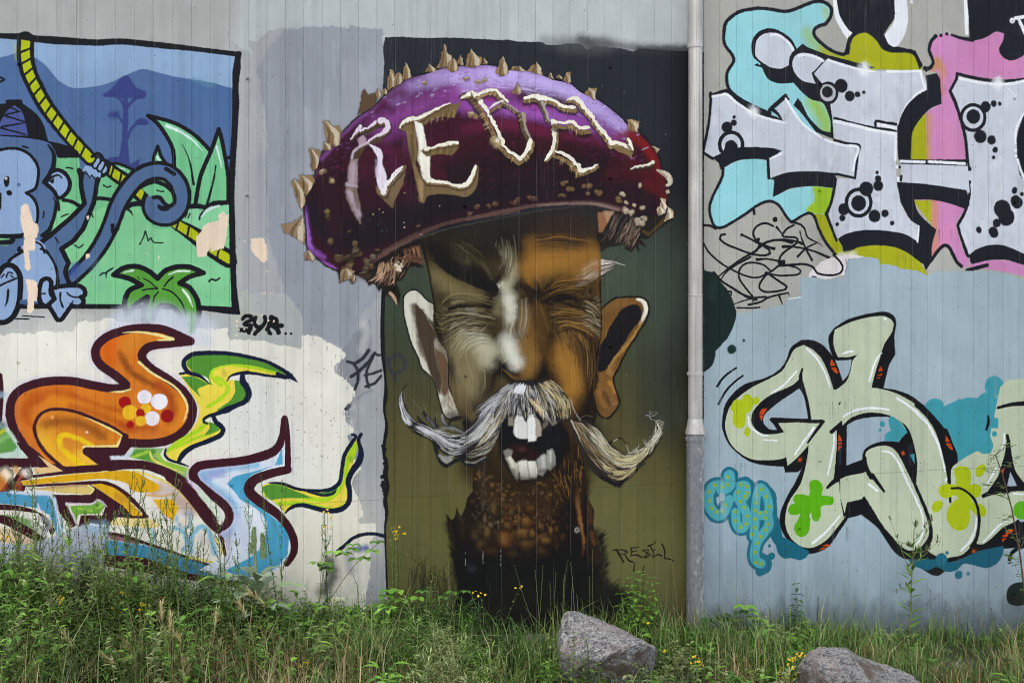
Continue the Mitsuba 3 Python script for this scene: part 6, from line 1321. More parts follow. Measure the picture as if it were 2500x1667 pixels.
line('1700,720 1850,760 2000,785 2120,795 2250,790 2400,770',BL2,[30,34,34,34,34,34],1.2); line('1700,720 1690,780 1630,890! 1680,1000 1730,1150 1780,1350 1800,1560 1810,1620',BL2,[30,30,40,34,34,34,34,30],1.2)
line('1815,1815 1820,1900 1780,2060 1705,2200! 1740,2320 1800,2490 1810,2500',BL2,[34,30,30,34,30,34,34],1.2); dot(1818,1782,20,BL2); dot(1820,1650,22,BL2)
fill('1820,2490! 1900,2430 2020,2395 2160,2400 2350,2480! 2600,2600! 2600,2700! 2340,2600 2200,2540 2080,2535 1960,2550 1860,2600! 1830,2560!',BL2,soft=1.5)
fill('1780,2600! 1960,2555 2100,2540 2240,2560 2380,2600! 2380,2700! 2100,2640!',PK,soft=1.5); line('1800,2640 1990,2590',BL2,40)
line('1725,765 1900,805 2080,825 2250,815 2360,790','e4e7f0',26,1.3); blob('2090,815 2100,815','f2f5f7',70,.9); blob('2100,760 2100,880','dfe4ea',24,.6); line('2200,870 2270,940','d9dce2',[16,4],2)
ring(1855,1150,115,34); dot(1858,1140,72,BL2,1.4)
for x,y,r in ((1975,1045,55),(2055,1015,32),(2115,1015,20),(1925,1335,66),(2035,1370,46),(2070,1465,30),(2055,1540,20),(2140,2040,90),(2180,2120,86),(2285,1980,60),(2270,1960,54),(2258,1870,26),(2262,1850,24),(2330,1895,20),(2085,2180,44),(2050,2260,48),(2060,2280,46),(1908,2240,30),(1912,2250,28)):
    dot(x,y,r,BL2,1.8)
fill('2360,1100! 2290,1300 2285,1450 2310,1700 2400,1800! 2600,1700! 2600,1100!',BL2,soft=1.5)
line('2350,1110 2290,1220 2265,1330 2270,1400','e4e7f0',[20,26,26,14],1.5); dot(2272,1470,14,'e4e7f0'); dot(2275,1525,14,'e4e7f0'); line('2290,1560 2320,1660 2360,1760','e4e7f0',24,1.5)
fill('1150,1590! 1800,1600! 1820,1880! 1160,1800!',SIL)
# black band between the second and third letters
fill('1395,740! 1500,720! 1530,780 1545,1015! 1440,1060 1340,1160 1260,1300 1245,1560! 1790,1560! 1800,1620! 1150,1600! 1125,1530 1115,1250! 1180,1080 1290,950 1410,880!',BL2,soft=1.5)
fill('1112,1780! 1400,1800! 1790,1860! 1820,2000 1780,2040! 1600,1980 1440,1950 1275,1950! 1320,2080 1440,2200 1490,2240! 1490,2260 1470,2320 1450,2420 1450,2560! 1390,2640! 1380,2600! 1318,2400! 1335,2205! 1240,2140 1150,1980!',BL2,soft=1.5)
line('1150,1575 1250,1580 1380,1585','e4e7f0',26,1.4); line('1425,1580 1600,1590 1775,1600','e4e7f0',26,1.4); dot(1112,1630,18,'e4e7f0'); dot(1138,1632,15,BL2)
line('1395,690 1450,660',BL2,30); line('1155,1720 1150,1760',BL2,26)
fill('1450,2560! 1520,2460 1580,2400 1630,2440 1700,2560 1760,2640! 1400,2640!','a8a8a2'); line('1440,2550 1520,2440 1580,2395 1630,2430 1690,2550 1740,2600',BL2,36,1.2)
# olive under the letters
F(1660,380)
OL2 = '1600,950! 1660,940 1740,900 1880,880 2060,890 2200,940 2340,1040! 2420,1160! 2300,1160! 1960,1080! 1640,970!'
fill(OL2,OLV,soft=1.5); blob('1660,950 1720,950','c2c29a',26,.6)
# big grey scribble
SC = '14151b'
for s,w in (('440,770 400,775 390,810 440,860 560,910 700,960 820,975 880,955 870,920 790,870',22),('910,690 860,665 800,665 740,700 715,760 740,820 800,870',22),('600,770 700,820 800,870 920,910',[20,20,30,30]),('1090,845 1000,825 900,830 800,870 740,930 620,1000 500,1080 400,1160 350,1200',[40,26,24,30,24,24,22,18,14]),('690,990 560,1060 460,1130 390,1220',[24,20,18,14]),('235,860 280,940 400,1050 540,1130 660,1180 760,1190 840,1160',20),('330,1140 400,1220 540,1310 640,1370 740,1400',[30,24,24,26,40]),('880,1120 820,1070 720,1045 630,1060 580,1120 580,1200 640,1290 720,1390 715,1420',20),('840,1150 960,1170 1060,1170 1150,1160 1180,1130 1130,1090 1000,1060 960,1040',20),('1010,1040 920,1110 840,1170 780,1250 780,1300 830,1330 940,1325 1030,1305 1045,1280 960,1220 870,1160',22),('750,1015 860,1010 1000,1040 1010,1060',[30,18,20,40]),('970,1060 975,1000 1010,950 1090,890 1150,840 1130,800 1040,795 1000,780 1040,720 1110,680',22),('1000,770 960,720 945,700',[14,20,28]),('1020,890 1100,890 1200,905 1340,945 1480,1010',[30,20,20,24,30]),('1170,740 1200,840 1240,930 1290,1020',[14,18,20,26]),('1150,985 1240,900 1340,850',[26,20,16]),('1090,650 1170,670 1220,720 1240,790 1300,830 1350,850! 1400,890',[30,24,20,18,20,10,6]),('1000,820 1100,830 1200,860',[24,20,30]),('980,1075 1100,1065 1220,1060 1300,1090 1340,1145 1420,1165 1510,1165 1570,1140 1590,1090 1560,1030 1500,970',22),('670,1455 780,1430 880,1380 1060,1340 1065,1370',[24,22,20,22,10]),('965,1360 1000,1450',[24,10]),('530,1450 640,1410 740,1385 840,1380',[10,14,18,24]),('560,1485 700,1488 780,1480',18),('440,1320 500,1330 500,1360',18),('720,520 725,570',26)):
    line(s,SC,w,.9)
for x,y,r in ((930,625,26),(605,775,16),(920,905,14),(1005,890,16),(765,820,18),(845,1150,20),(1010,1035,20),(780,885,20),(765,1015,16)):
    dot(x,y,r,SC)
# lower coat: pale blue grey
BG = '236,2000! 236,1560! 400,1560! 550,1545 700,1520 840,1492! 1035,1455! 1040,1405 1180,1380! 1172,1200! 1250,1192! 1440,1210! 1600,1190! 1640,1015 1800,992! 1930,1000! 1950,1058! 2130,1078! 2140,1108! 2350,1130! 2420,1180! 2480,1130! 3000,1130! 3200,1150! 3300,1200! 3600,1250! 3600,5800! 236,5800!'
fill('1250,1195! 1310,1100 1400,1030 1500,985! 1660,965 1800,990! 1640,1010! 1630,1150! 1440,1210!','d9d2d4',ragged=1,seed=51)
line('980,1075 1100,1065 1220,1060 1300,1090 1340,1145 1420,1165 1510,1165 1570,1140 1590,1090 1560,1030 1500,970',SC,22,.9); blob('1560,960 1700,960','dcdcc0',26,.6)
bgp = rough(P(BG,True,False),.9,52)
fill(bgp,'99abb5',sid=47)
F(0,0,1)
blob('1760,900 1800,1100','9bacb5',200,.5,clip=47); blob('1800,1300 2000,1400 2400,1450','8b9dab',260,.6,clip=47); blob('1750,1400 1800,1500','8797a6',200,.5,clip=47); blob('1900,760 2100,740','98aab2',140,.5,clip=47); blob('1730,1560 2500,1540','6f7f92',40,.5,clip=47)
F(1660,380); line('1620,1010 1630,1080 1610,1140','4a5a78',10,1,alpha=.8); line('1290,1180 1330,1185','33415c',16,1); line('1060,1400 1180,1383','dfe3e4',10,1); fill('2180,1290! 2300,1275! 2360,1310! 2260,1320!','94a5ae')
F(1660,680)
fill('236,-120! 240,-80 330,-50 400,40 470,120 520,230 548,340 530,440 470,570 400,650 345,710! 345,760 310,850 240,908! 236,910!','182726',soft=1.2); blob('330,60 300,180','22382f',60,.5); dot(505,690,46,'14302c',2); dot(622,605,15,'123c38',2)
line('365,1050 420,970 490,910 550,872','14161c',[26,24,22,20],.9); line('378,1225 440,1110 520,1020 615,948','14161c',[24,24,22,20],.9)

# ---- pale green letters
PG2,K2 = 'b2bca3','121318'
F(1660,680)
KC = '1190,600! 1280,600 1380,640 1460,720 1490,760! 1455,640 1455,560 1500,490! 1640,400 1840,345 1990,325 2070,350 2110,420 2090,560! 2100,740! 2040,850 1985,1070! 2100,1085 2250,1140 2352,1220 2480,1340 2580,1560 2630,1720! 2900,1560! 2980,1540! 2860,1640! 2640,1800! 3600,2600! 3000,2650 2700,2700! 2500,2900 2200,2680 2060,2560 1900,2400! 1770,2300! 1640,2340! 1560,2460 1440,2620 1300,2680 1180,2660 1060,2560 980,2420 980,2300 1030,2160 1140,1960 1200,1830! 1160,1880 1030,1890! 1015,1830! 880,1825 700,1790 560,1700 470,1600 415,1470 415,1380 440,1240 520,1120 640,1030 860,960 980,880 1040,790 1090,670'
fill(KC,K2,soft=1.6)
shapes['pale_letter_K'] = poly_of(P('1190,600! 1280,600 1380,640 1490,760! 1455,640 1455,560 1500,490! 1640,400 1840,345 1990,325 2070,350 2110,420 2090,560! 2100,740! 2040,850 1985,1070! 2010,1300 1640,1440! 1640,1900! 1620,2340! 1560,2460 1440,2620 1300,2680 1180,2660 1060,2560 980,2420 980,2300 1030,2160 1140,1960 1200,1830! 1160,1880 1030,1890! 1015,1830! 880,1825 700,1790 560,1700 470,1600 415,1470 415,1380 440,1240 520,1120 640,1030 860,960 980,880 1040,790 1090,670',True))
# holes back to the coat colour
for s in ('1170,1075! 1210,1130 1240,1260 1250,1365! 900,1365! 890,1385! 950,1470! 870,1460 810,1400 820,1340 880,1270 1000,1180','1520,800! 1620,800 1675,790! 1650,920 1590,995! 1560,900','2010,1070! 2050,1000! 2130,880! 2160,1100! 2100,1080'):
    fill(s,'97a8b2',soft=1)
KB = '1210,650! 1290,690 1380,780 1450,930 1500,1085! 1530,1085! 1620,1010 1660,930 1690,800 1740,740! 1640,765 1545,765! 1515,700 1500,600 1515,500! 1660,430 1840,380 1990,368 2060,400 2085,440! 2070,520 1995,640 1955,760 1905,920 1865,1085! 1720,1120 1560,1220! 2000,1200! 2080,1330! 1960,1300 1830,1310 1680,1360 1560,1440 1480,1500! 1530,1470! 1530,1620 1515,1820 1500,1960! 1440,2045! 1560,1960! 1580,2160 1615,2320! 1540,2420 1440,2540 1320,2615 1210,2620 1100,2550 1040,2440 1030,2320 1070,2170 1180,2000 1240,1780 1260,1620! 1140,1750 1050,1825! 1040,1740! 980,1760 860,1770 700,1760 560,1680 480,1580 445,1470 445,1390 480,1270 560,1170 700,1065 880,975 1000,900 1060,800 1120,690'
fill(KB,PG2,sid=48)
fill('1190,880! 1165,980 1080,1050 900,1130 780,1215 710,1310 700,1400 740,1470 800,1510 880,1520 1010,1500! 960,1408! 1400,1395! 1390,1375! 1275,1380! 1250,1200 1200,1020!',K2)
for s in ('1165,1075! 1210,1150 1240,1260 1252,1365! 900,1362! 885,1385! 945,1475! 870,1465 815,1400 825,1340 890,1270 1000,1185',):
    fill(s,'97a8b2',soft=1)
line('1195,880 1175,960 1200,1060 1240,1200 1270,1390',K2,[20,40,34,34,34]); line('900,1370 1100,1380 1280,1395 1400,1395! 1320,1500 1250,1600',K2,[30,36,36,34,34,20]); line('890,1375 1000,1490',K2,[30,26])
line('1560,1220 1640,1160 1740,1110 1860,1090 2000,1090 2200,1160 2360,1270',K2,[24,30,34,40,46,70,90]); line('1480,1495 1560,1430 1680,1350 1830,1315 1960,1305 2090,1345',K2,[40,46,60,56,50,34])
fill('1535,1470! 1640,1420! 1640,1900 1630,2300! 1600,2330! 1570,2160 1555,1970! 1440,2050! 1500,1960 1520,1800 1535,1600',K2); line('1440,2040 1500,1980 1560,1950',K2,[26,40,60])
# arch and second leg
F(1912,1000)
fill('590,110! 680,40 800,15 940,10 1080,40 1160,110! 1240,210 1300,420 1310,560! 1300,760! 1410,1040! 1230,620! 1120,460! 1130,310! 980,310 840,360 780,410! 620,530! 620,150!',K2)
fill('625,150! 720,100 860,75 1000,70 1080,80! 1150,110! 1200,210! 1130,310! 980,305 860,340 790,390! 780,480! 620,540!','95a6b2',soft=1)
fill('1180,50! 1090,45 1035,80 1040,160 1055,200! 1000,240 990,300! 1120,310! 1215,215!','3c909e',soft=1); dot(970,140,28,'3c909e'); dot(945,198,16,'3c909e'); dot(1190,62,17,'3c909e')
ARC = '560,-100! 720,-190 900,-210 1100,-160 1280,-60 1400,60 1500,200 1570,380 1615,600! 1630,760! 1630,900! 1640,780! 1740,770 1850,850 1900,960 1915,1080 1880,1240 1800,1370 1700,1440 1560,1450 1450,1400 1380,1340! 1440,1230 1430,1080 1400,960 1300,720! 1310,560 1300,430 1240,260 1150,120! 1080,70 940,30 800,30 660,80 580,150!'
fill(ARC,PG2,sid=49)
shapes['pale_letter_N'] = poly_of(P(ARC,True)).buffer(4)
fill('1390,20! 1480,30 1560,120 1640,270 1690,420 1705,510! 1640,560! 1620,640 1625,900! 1600,620! 1540,320 1480,180',K2); line('1375,-10 1500,180 1570,380 1610,600 1632,900',K2,[60,60,60,34,24])
line('1700,510 1800,450 1895,395',K2,[50,30,26])
fill('1150,110! 1230,200 1290,400 1300,560! 1280,700! 1230,560! 1120,400! 1240,430! 1280,530! 1270,400 1215,220',K2); fill('1240,440! 1280,430! 1285,530!','3c909e')
dot(1170,425,19,'c2500f',2); blob('1170,425 1175,430','6a2a0c',34,.4)
LEG = '800,470! 815,410 880,370 980,350 1060,370 1120,430 1210,600 1300,800 1390,1000 1425,1130 1420,1240 1370,1340 1280,1390 1200,1395 1110,1340 1000,1200 900,1060 830,930! 790,830! 790,690! 870,690! 990,790! 920,700 870,660 820,540'
line(LEG + ' 800,470',K2,60,1.4); fill(LEG,PG2); shapes['pale_letter_leg'] = poly_of(P(LEG,True)).buffer(6)
fill('820,660! 900,690! 900,1000! 830,930 790,840 790,690!',PG2); fill('560,680! 800,560! 860,680! 790,850 620,900! 600,1000! 560,850!',PG2,soft=1.5)
line('870,640 930,720 985,795',K2,[50,34,26]); line('795,470 810,560 860,660',K2,[40,46,44]); line('600,620 780,580',K2,[60,70])
line('790,860 900,1060 1000,1210 1110,1350 1200,1410 1290,1410 1380,1350 1440,1230 1430,1100 1390,980 1300,760',K2,[30,50,50,70,90,90,70,40,34,30,30],1.4)
# third letter
T3L = '1640,590! 1760,500 1900,400! 2060,420! 2150,300 2190,250! 2230,400 2280,620 2400,760! 2600,760! 2600,1000! 2350,1010! 2250,1100 2130,1160 2050,1250 1950,1310! 1890,1310! 1915,1100 1890,960 1840,850 1740,770 1640,770!'
fill(T3L,PG2); shapes['pale_letter_third'] = poly_of(P(T3L,True)).buffer(4)
fill('1640,590! 1700,500 1900,380! 1960,300! 2100,-20! 2600,-60! 2600,800! 1700,760!',PG2)
fill('1600,180! 1560,100 1500,20! 1620,-60! 1800,-120! 2080,-100! 2110,0 2090,90 2020,110! 2030,200 2020,260 2050,340 2030,410 1960,430 1900,400! 1800,450 1710,510! 1690,420 1640,270','3c909e',soft=1)
F(1912,620)
for x,y,r in ((1480,1520,110),(1640,1575,90),(1790,1570,80),(1990,1460,110),(2060,1290,100),(1930,1560,140)):
    dot(x,y,r,'3c909e',1.4)
fill('1380,1480! 1480,1410 1600,1500 1800,1500 1950,1400 2100,1400! 2100,1700! 1560,1700!','3c909e'); dot(1715,1440,26,'3c909e'); dot(2118,1388,22,'3c909e')
fill('2120,1300! 2200,1230! 2600,1200! 2600,1600! 2060,1600!',PG2,soft=1)
F(1912,1000)
line('2100,-20 2250,-55 2600,-75',K2,[30,46,46]); fill('1290,-75! 1400,-15 1560,165 1660,340 1700,430 1705,515! 1640,560! 1600,520 1560,370 1490,210 1400,75 1280,-40!',K2); line('1280,0 1390,110 1470,240 1530,380 1580,600','dfe3e8',[24,24,24,22,14],1.1)
for q in ('1590,255! 1625,310! 1585,310!','1590,330! 1640,332! 1640,345! 1600,345!','1605,355! 1645,355! 1658,388! 1640,388'):
    fill(q,'b8430f')
line('2000,60 2005,120 1985,190',K2,[20,34,24]); dot(2062,235,28,'3c909e')
fill('2170,420! 2200,240! 2230,420 2270,600 2380,740! 2380,790! 2200,800 2000,840! 1960,850! 2100,650!',K2); fill('2220,610! 2280,740! 2190,745! 2200,690','95a6b2'); line('2190,250 2200,330 2180,440',K2,[30,44,40]); line('1955,840 2050,800 2200,790',K2,[40,46,50])
fill('1890,1310! 1960,1310 2050,1240 2150,1150 2250,1100! 2600,1080! 2600,1150! 2300,1150 2200,1220 2100,1320 1990,1370 1920,1375! 1800,1430 1700,1470 1600,1490! 1600,1450 1740,1420 1830,1350',K2,soft=1.4); line('1640,765 1740,770 1850,850 1900,960 1915,1080 1890,1250 1840,1330',K2,[20,24,30,30,32,34,40])
fill('1225,1460! 1480,1460! 1600,1490 1740,1460 1900,1380! 2150,1330! 2140,1420 2080,1500 1980,1540 1840,1510 1760,1500 1700,1560 1600,1580 1500,1530 1420,1560 1330,1540 1260,1510','155a70',soft=1.4); dot(1545,1460,62,'1d6478',1.4); dot(1600,1395,18,'1d6478')
line('2210,1460 2230,1400 2300,1350 2400,1320',K2,[36,40,36,36])
dot(1860,1380,17,'c2500f',2); blob('1860,1380 1880,1370','5a2a0c',40,.4); fill('2170,1210! 2200,1170 2250,1170! 2230,1200!','bf4210'); fill('2140,1225! 2200,1210! 2190,1235! 2150,1240!','bf4210'); fill('2140,1260! 2180,1250! 2140,1290!','bf4210'); fill('2120,600! 2160,570! 2150,620!','bf4210')
dot(1715,1610,42,'1d6478',1.6); dot(1805,1600,20,'1d6478',1.4)
F(1912,1275)
fill('2185,720 2200,640 2270,590 2360,590 2420,660 2400,780 2280,810 2200,780','0f211f',soft=1.8)
# splats
F(1660,680)
LM,L2 = 'a6b61a','56a312'
for x,y,r in ((660,1180,52),(560,1230,52),(640,1240,72),(745,1190,36),(700,1205,36),(540,1260,48)):
    dot(x,y,r,LM,1)
fill('530,1280! 640,1280! 645,1370 630,1440 580,1462 530,1430 512,1360',LM); fill('640,1455 670,1455 684,1500 660,1545 630,1520',LM)
F(1660,1060)
shapes['splat'] = fill('1265,500 1275,460 1320,440 1375,470 1395,530 1380,600! 1430,600 1490,610 1505,650 1480,685 1400,690 1370,720! 1375,790 1350,840 1310,845 1290,800 1285,760! 1265,780 1270,870 1250,960 1190,1000 1135,970 1115,900 1150,840 1180,770! 1130,785 1080,780 1055,740 1080,690 1130,675! 1105,640 1130,590 1200,585 1260,605! 1270,560',L2,soft=1)
F(1912,1000)
LM2 = 'a3b416'
shapes['splat_001'] = fill('1670,600 1690,560 1760,550 1820,580 1835,650 1825,735! 1880,725 1930,750 1930,820 1890,855 1830,850! 1850,900 1930,920 1980,970 1970,1030 1920,1040 1860,1000 1820,950! 1825,1060 1790,1150 1720,1178 1650,1150 1600,1060 1610,970 1660,900 1705,870! 1700,840 1660,835 1610,860 1550,850 1515,800 1530,750 1590,725 1690,735! 1690,680',LM2,soft=1)
fill('1880,600 1900,550 1960,535 1980,570 1950,630 1890,655',LM2); fill('1450,950 1480,900 1540,885 1555,930 1520,990 1470,1000',LM2); dot(2330,980,90,L2,1); line('1645,765 1740,770 1850,850 1900,960 1915,1080',K2,[24,24,26,28,30])
# rust-orange flashes on the black edges
F(1660,680)
for s in ('1468,850! 1480,790 1520,850!','1478,870! 1520,868! 1550,925! 1520,920','1940,905! 1960,855 1980,900!','1925,945! 1975,925! 1970,945!','1920,972! 1960,960!  1940,975!','775,1320! 800,1275 850,1265! 820,1325!','775,1335! 815,1332! 795,1390!','1550,1530! 1580,1570! 1550,1575!'):
    fill(s,'b8430f')
F(1912,1000)
for s in ('540,240! 565,270 575,305! 540,305!','540,320! 575,322! 575,335! 540,337!','540,352! 575,355! 535,400!','1590,255! 1625,310! 1585,310!','1590,330! 1640,332! 1640,345! 1600,345!','1605,355! 1645,355! 1658,388! 1640,388','385,1330! 430,1310 470,1330!','350,1370! 380,1345! 430,1345!'):
    fill(s,'b8430f')
dot(165,487,19,'c2500f',2); blob('165,487 175,480','5a2a0c',40,.4)
# white gleams
F(1660,680)
for s,w in (('1240,685 1330,770 1400,880 1440,980 1465,1065',[20,24,22,20,14]),('890,1120 1000,1050 1080,970 1135,905',[16,20,20,16]),('668,1350 680,1430 740,1490 800,1525 865,1530',[16,20,20,18,14]),('1590,735 1640,715 1690,710',[20,24,16]),('1850,1000 1890,860 1930,770 1970,725',[20,22,18,10]),('1595,1345 1700,1290 1830,1265 1940,1265 2040,1280',[16,22,22,22,18]),('2115,1165 2200,1215 2290,1290 2380,1380',[20,24,24,24]),('1310,1455 1260,1530 1220,1570',[24,20,12]),('1505,1520 1500,1640 1470,1800 1440,1915',[14,24,22,14])):
    line(s,'dfe3e8',w,1.1)
dot(2003,395,13,'e6eaec',2)
F(1912,1000)
for s,w in (('300,175 200,310 110,440',[24,20,16]),('1280,0 1390,110 1470,240 1530,380 1580,600',[24,24,24,22,14]),('970,402 1050,420 1130,520 1220,720 1300,880 1360,1030 1370,1150 1340,1260 1300,1310',[18,24,24,22,20,20,20,18,12]),('835,725 920,790',[22,20]),('290,1300 400,1210 500,1100 555,1035',[26,24,20,14]),('1735,1375 1820,1290 1870,1180 1888,1060',[16,24,22,14]),('1955,1290 2050,1190 2120,1120 2190,1085',[18,20,20,12]),('2160,240 2150,340 2120,410',[20,22,14]),('2080,560 2030,660 1975,750',[20,20,16]),('2250,820 2340,825',16),('-190,295 -60,300',14)):
    line(s,'dfe3e8',w,1.1)
dot(1590,680,15,'e2e6ea',2)
# teal tag with dots
F(1660,1060)
TD,TL,DOT = '1d6479','4b9ba6','7da23c'
fill('900,800! 960,810! 1000,1000! 1260,1140! 1230,1200 1160,1225 1090,1205 1020,1210 960,1160 940,1090! 880,980 900,880','155f74',soft=1.4); dot(876,1087,16,'1d6479'); dot(895,1188,36,'1d6479',1.2)
TAG = [('480,400 490,480 460,520 410,540',110),('420,500 340,500 290,560 280,660 310,740 370,790 430,760 460,690 480,640',100),('590,500 640,500 650,570 610,630 590,610',90),('580,560 560,600 590,660 640,750 650,850 620,910 580,910 550,860 545,760',92),('720,990 730,900 735,760 750,600 790,520 840,580 870,700 850,780 780,790',90),('860,800 870,880 820,960 760,1040 730,1140 740,1230 790,1260',96)]
for s,w in TAG:
    line(s,TD,w + 60,1.2)
line('540,380 540,470 640,440 720,500 750,500 890,560 920,700 930,820',TD,[60,60,60,60,60,70,60,40],1.2); line('800,1200 850,1230 850,1300 780,1340',TD,90,1.4)
shapes['teal_tag'] = shapely.unary_union([LineString(P(s)).buffer((w + 60) / 8) for s,w in TAG])
for s,w in TAG:
    line(s,TL,w,1)
fill('395,570! 440,590! 430,640! 385,660! 375,610','94a5ae',soft=1)
for k,(x,y) in enumerate(((470,418),(467,490),(413,512),(343,494),(287,556),(289,648),(310,720),(363,756),(417,744),(448,686),(595,490),(652,510),(567,565),(660,572),(637,608),(590,655),(626,712),(655,796),(645,874),(593,905),(543,843),(541,753),(796,535),(753,590),(841,605),(740,667),(873,702),(733,744),(780,767),(838,758),(731,826),(834,816),(862,877),(728,910),(836,933),(708,976),(791,1000),(753,1058),(732,1150),(742,1246),(793,1262))):
    dot(x,y,20,DOT,1.4)
# streaky drips in the black edges, thin cracks
for x,y0,y1 in ((1560,60,300),(1500,900,1060),(1640,900,1040),(2255,100,300),(1040,1100,1180)):
    for k in range(6):
        raw([[1660 + x / 4 + rng.normal(0,4),1060 + y0 / 4],[1660 + x / 4 + rng.normal(0,4),1060 + y1 / 4]],[.5,.3],'3a4652',.5)
F(0,0,1)
for s in ('940,1216 990,1213 1040,1211 1090,1209','1430,1190 1520,1187 1600,1182 1680,1180','1719,1176 1800,1173','2110,1157 2200,1152 2300,1146 2500,1138','560,1240 700,1232 870,1222 940,1219','200,1245 400,1240 560,1238'):
    line(s,'2a2a24',1.1,.5,alpha=.55)
for k in range(120):       # runs and roller marks
    x,y = rng.uniform(1725,2495),rng.uniform(770,1560)
    blob('%d,%d %d,%d' % (x,y,x + rng.normal(0,1),y + rng.uniform(20,110)),('a5b5bd','8296a2','9fb0b8')[k % 3],rng.uniform(2,8),.3,clip=47)
for k in range(60):
    x,y = ((2045,980),(1930,1330),(2080,1000),(2230,1120),(1925,530),(2300,560),(2200,620),(1820,1130))[k % 8]
    x += rng.normal(0,14)
    line('%d,%d %d,%d' % (x,y,x,y + rng.uniform(10,50)),'1c2026',[.9,.5],.5,alpha=.5)
# ---------------------------------------------------------------- the board-marked concrete wall
WP,X0J,X1J,SEAM = 0.101427,-1.91719,2.03127 - 0.101427,1.93
XA,XB,ZA,ZB = -3.6,6.2,-0.35,4.25


def structure_name(k):
    return k


joints = sorted([X0J + WP * k for k in range(-18,60) if XA < X0J + WP * k < SEAM - 0.03] + [X1J + WP * k for k in range(0,60) if X1J + WP * k < XB])
edges = [XA,*joints,XB]
gr = np.random.default_rng(3)
# depth of every board face (left edge, right edge): boards were cupped and set a little proud of one another
faces = [(gr.normal(0,.0006),gr.normal(0,.0006)) for _ in range(len(edges) - 1)]
GHALF = 0.0015
kx,ky = [],[]
for i in range(len(edges) - 1):
    a,b = edges[i],edges[i + 1]
    d = 0.0016 if abs(a - SEAM) > .01 else 0.012
    kx += [a,a + GHALF * (1 if abs(a - SEAM) > .01 else 2.2),b - GHALF]
    ky += [d,faces[i][0],faces[i][1]]
kx.append(XB)
ky.append(0.0)
kx,ky = np.array(kx),np.array(ky)
wall_y = lambda x: np.interp(x,kx,ky)

TABLE = bake()


def wall_colour(p,n,uv):
    X,Y = p.x * UNIT,-p.z * UNIT
    wx = (noise(p.x * 130,p.z * 60,1.0) - 0.5) * 0.9
    base = mi.Color3f(0.372,0.369,0.362)
    c = painted(X + wx,Y + (noise(p.x * 110,p.z * 110,5.0) - 0.5) * 0.9,base)
    right = p.x > SEAM
    ph = dr.select(right,(p.x - X1J) / WP,(p.x - X0J) / WP)
    k = dr.floor(ph)
    f = (ph - k) * WP
    j = dr.minimum(f,WP - f)                      # distance to the nearest joint between board marks
    tone = 1 + (cell_rand(k,3,dr.select(right,9.0,2.0)) - 0.5) * 0.075
    grain = (noise(p.x * 420,p.z * 5,2.0) - 0.5) * 0.07 + (noise(p.x * 900,p.z * 9,8.0) - 0.5) * 0.06
    blotch = (fbm(p.x * 2.2,p.z * 1.7,4.0,4) - 0.5) * 0.22 + (fbm(p.x * 14,p.z * 9,7.0,3) - 0.5) * 0.13
    c = c * (tone + grain + blotch)
    # worn edge of the boards, dirt and a pale scrape here and there in the joint
    dirt = (1 - smoothstep(0.0006,0.0022,j)) * (0.04 + 0.3 * noise(p.z * 7,k * 3.1,1.0))
    c = c * (1 - dirt)
    scrape = (1 - smoothstep(0.001,0.0032,dr.abs(f - 0.0036))) * smoothstep(0.52,0.78,noise(p.z * 3.0,k * 5.7,6.0)) * 0.13
    c = c + mi.Color3f(0.30,0.30,0.29) * scrape
    lift = smoothstep(0.5,0.75,fbm(p.x * 5,p.z * 1.5,11.0,4)) * smoothstep(0.5,0.9,noise(p.x * 300,p.z * 14,12.0)) * 0.016
    c = c + mi.Color3f(1.0,1.0,1.0) * lift
    rain = smoothstep(0.55,0.85,noise(p.x * 46,p.z * 0.7,15.0)) * smoothstep(0.35,0.7,fbm(p.x * 3,p.z * 0.9,16.0,3))
    c = c * (1 - 0.11 * rain)
    # blow holes in the concrete
    qx,qz = p.x * 22,p.z * 22
    ix,iz = dr.floor(qx),dr.floor(qz)
    hx,hz = ix + 0.2 + 0.6 * cell_rand(ix,iz,1),iz + 0.2 + 0.6 * cell_rand(ix,iz,2)
    d = dr.sqrt(dr.square(qx - hx) + dr.square((qz - hz) * (0.7 + 0.6 * cell_rand(ix,iz,5))))
    rad = 0.034 + 0.075 * dr.power(cell_rand(ix,iz,3),5.0)
    hole = dr.select(cell_rand(ix,iz,4) < 0.34,1 - smoothstep(rad * 0.6,rad * 1.3,d),0.0)
    c = c * (1 - 0.62 * hole)
    # splashed earth and algae above the ground, contact darkening painted along the foot
    low = smoothstep(-0.6,0.0,-p.z - (fbm(p.x * 6,p.z * 3,21.0,3) - 0.5) * 0.6)
    foot_dark = smoothstep(-0.2,-0.02,-p.z - (fbm(p.x * 17,p.z * 9,31.0,3) - 0.5) * 0.22)
    c = c * (1 - 0.26 * low) * (1 - 0.45 * foot_dark) + mi.Color3f(0.030,0.028,0.02) * low * 0.35
    return dr.clip(c,0.006,0.82)


scene['wall_coat'] = {'type': 'principled','base_color': mikit.proc(wall_colour),'roughness': 0.6,'specular': 0.1}


def relief(p,n,uv):
    return noise(p.x * 260,p.z * 260,2.0) * 0.5 + noise(p.x * 700,p.z * 30,4.0) * 0.3 + fbm(p.x * 24,p.z * 18,6.0,2) * 1.2


scene['wall_coat'] = {'type': 'bumpmap','arbitrary': mikit.proc(relief,2e-3),'scale': 0.0007,'bsdf': scene['wall_coat']}
scene['wall_core'] = {'type': 'diffuse','reflectance': {'type': 'rgb','value': [0.36,0.36,0.35]}}


def box(x0,x1,y0,y1,z0,z1):
    m = trimesh.creation.box((x1 - x0,y1 - y0,z1 - z0))
    m.apply_translation([(x0 + x1) / 2,(y0 + y1) / 2,(z0 + z1) / 2])
    return m


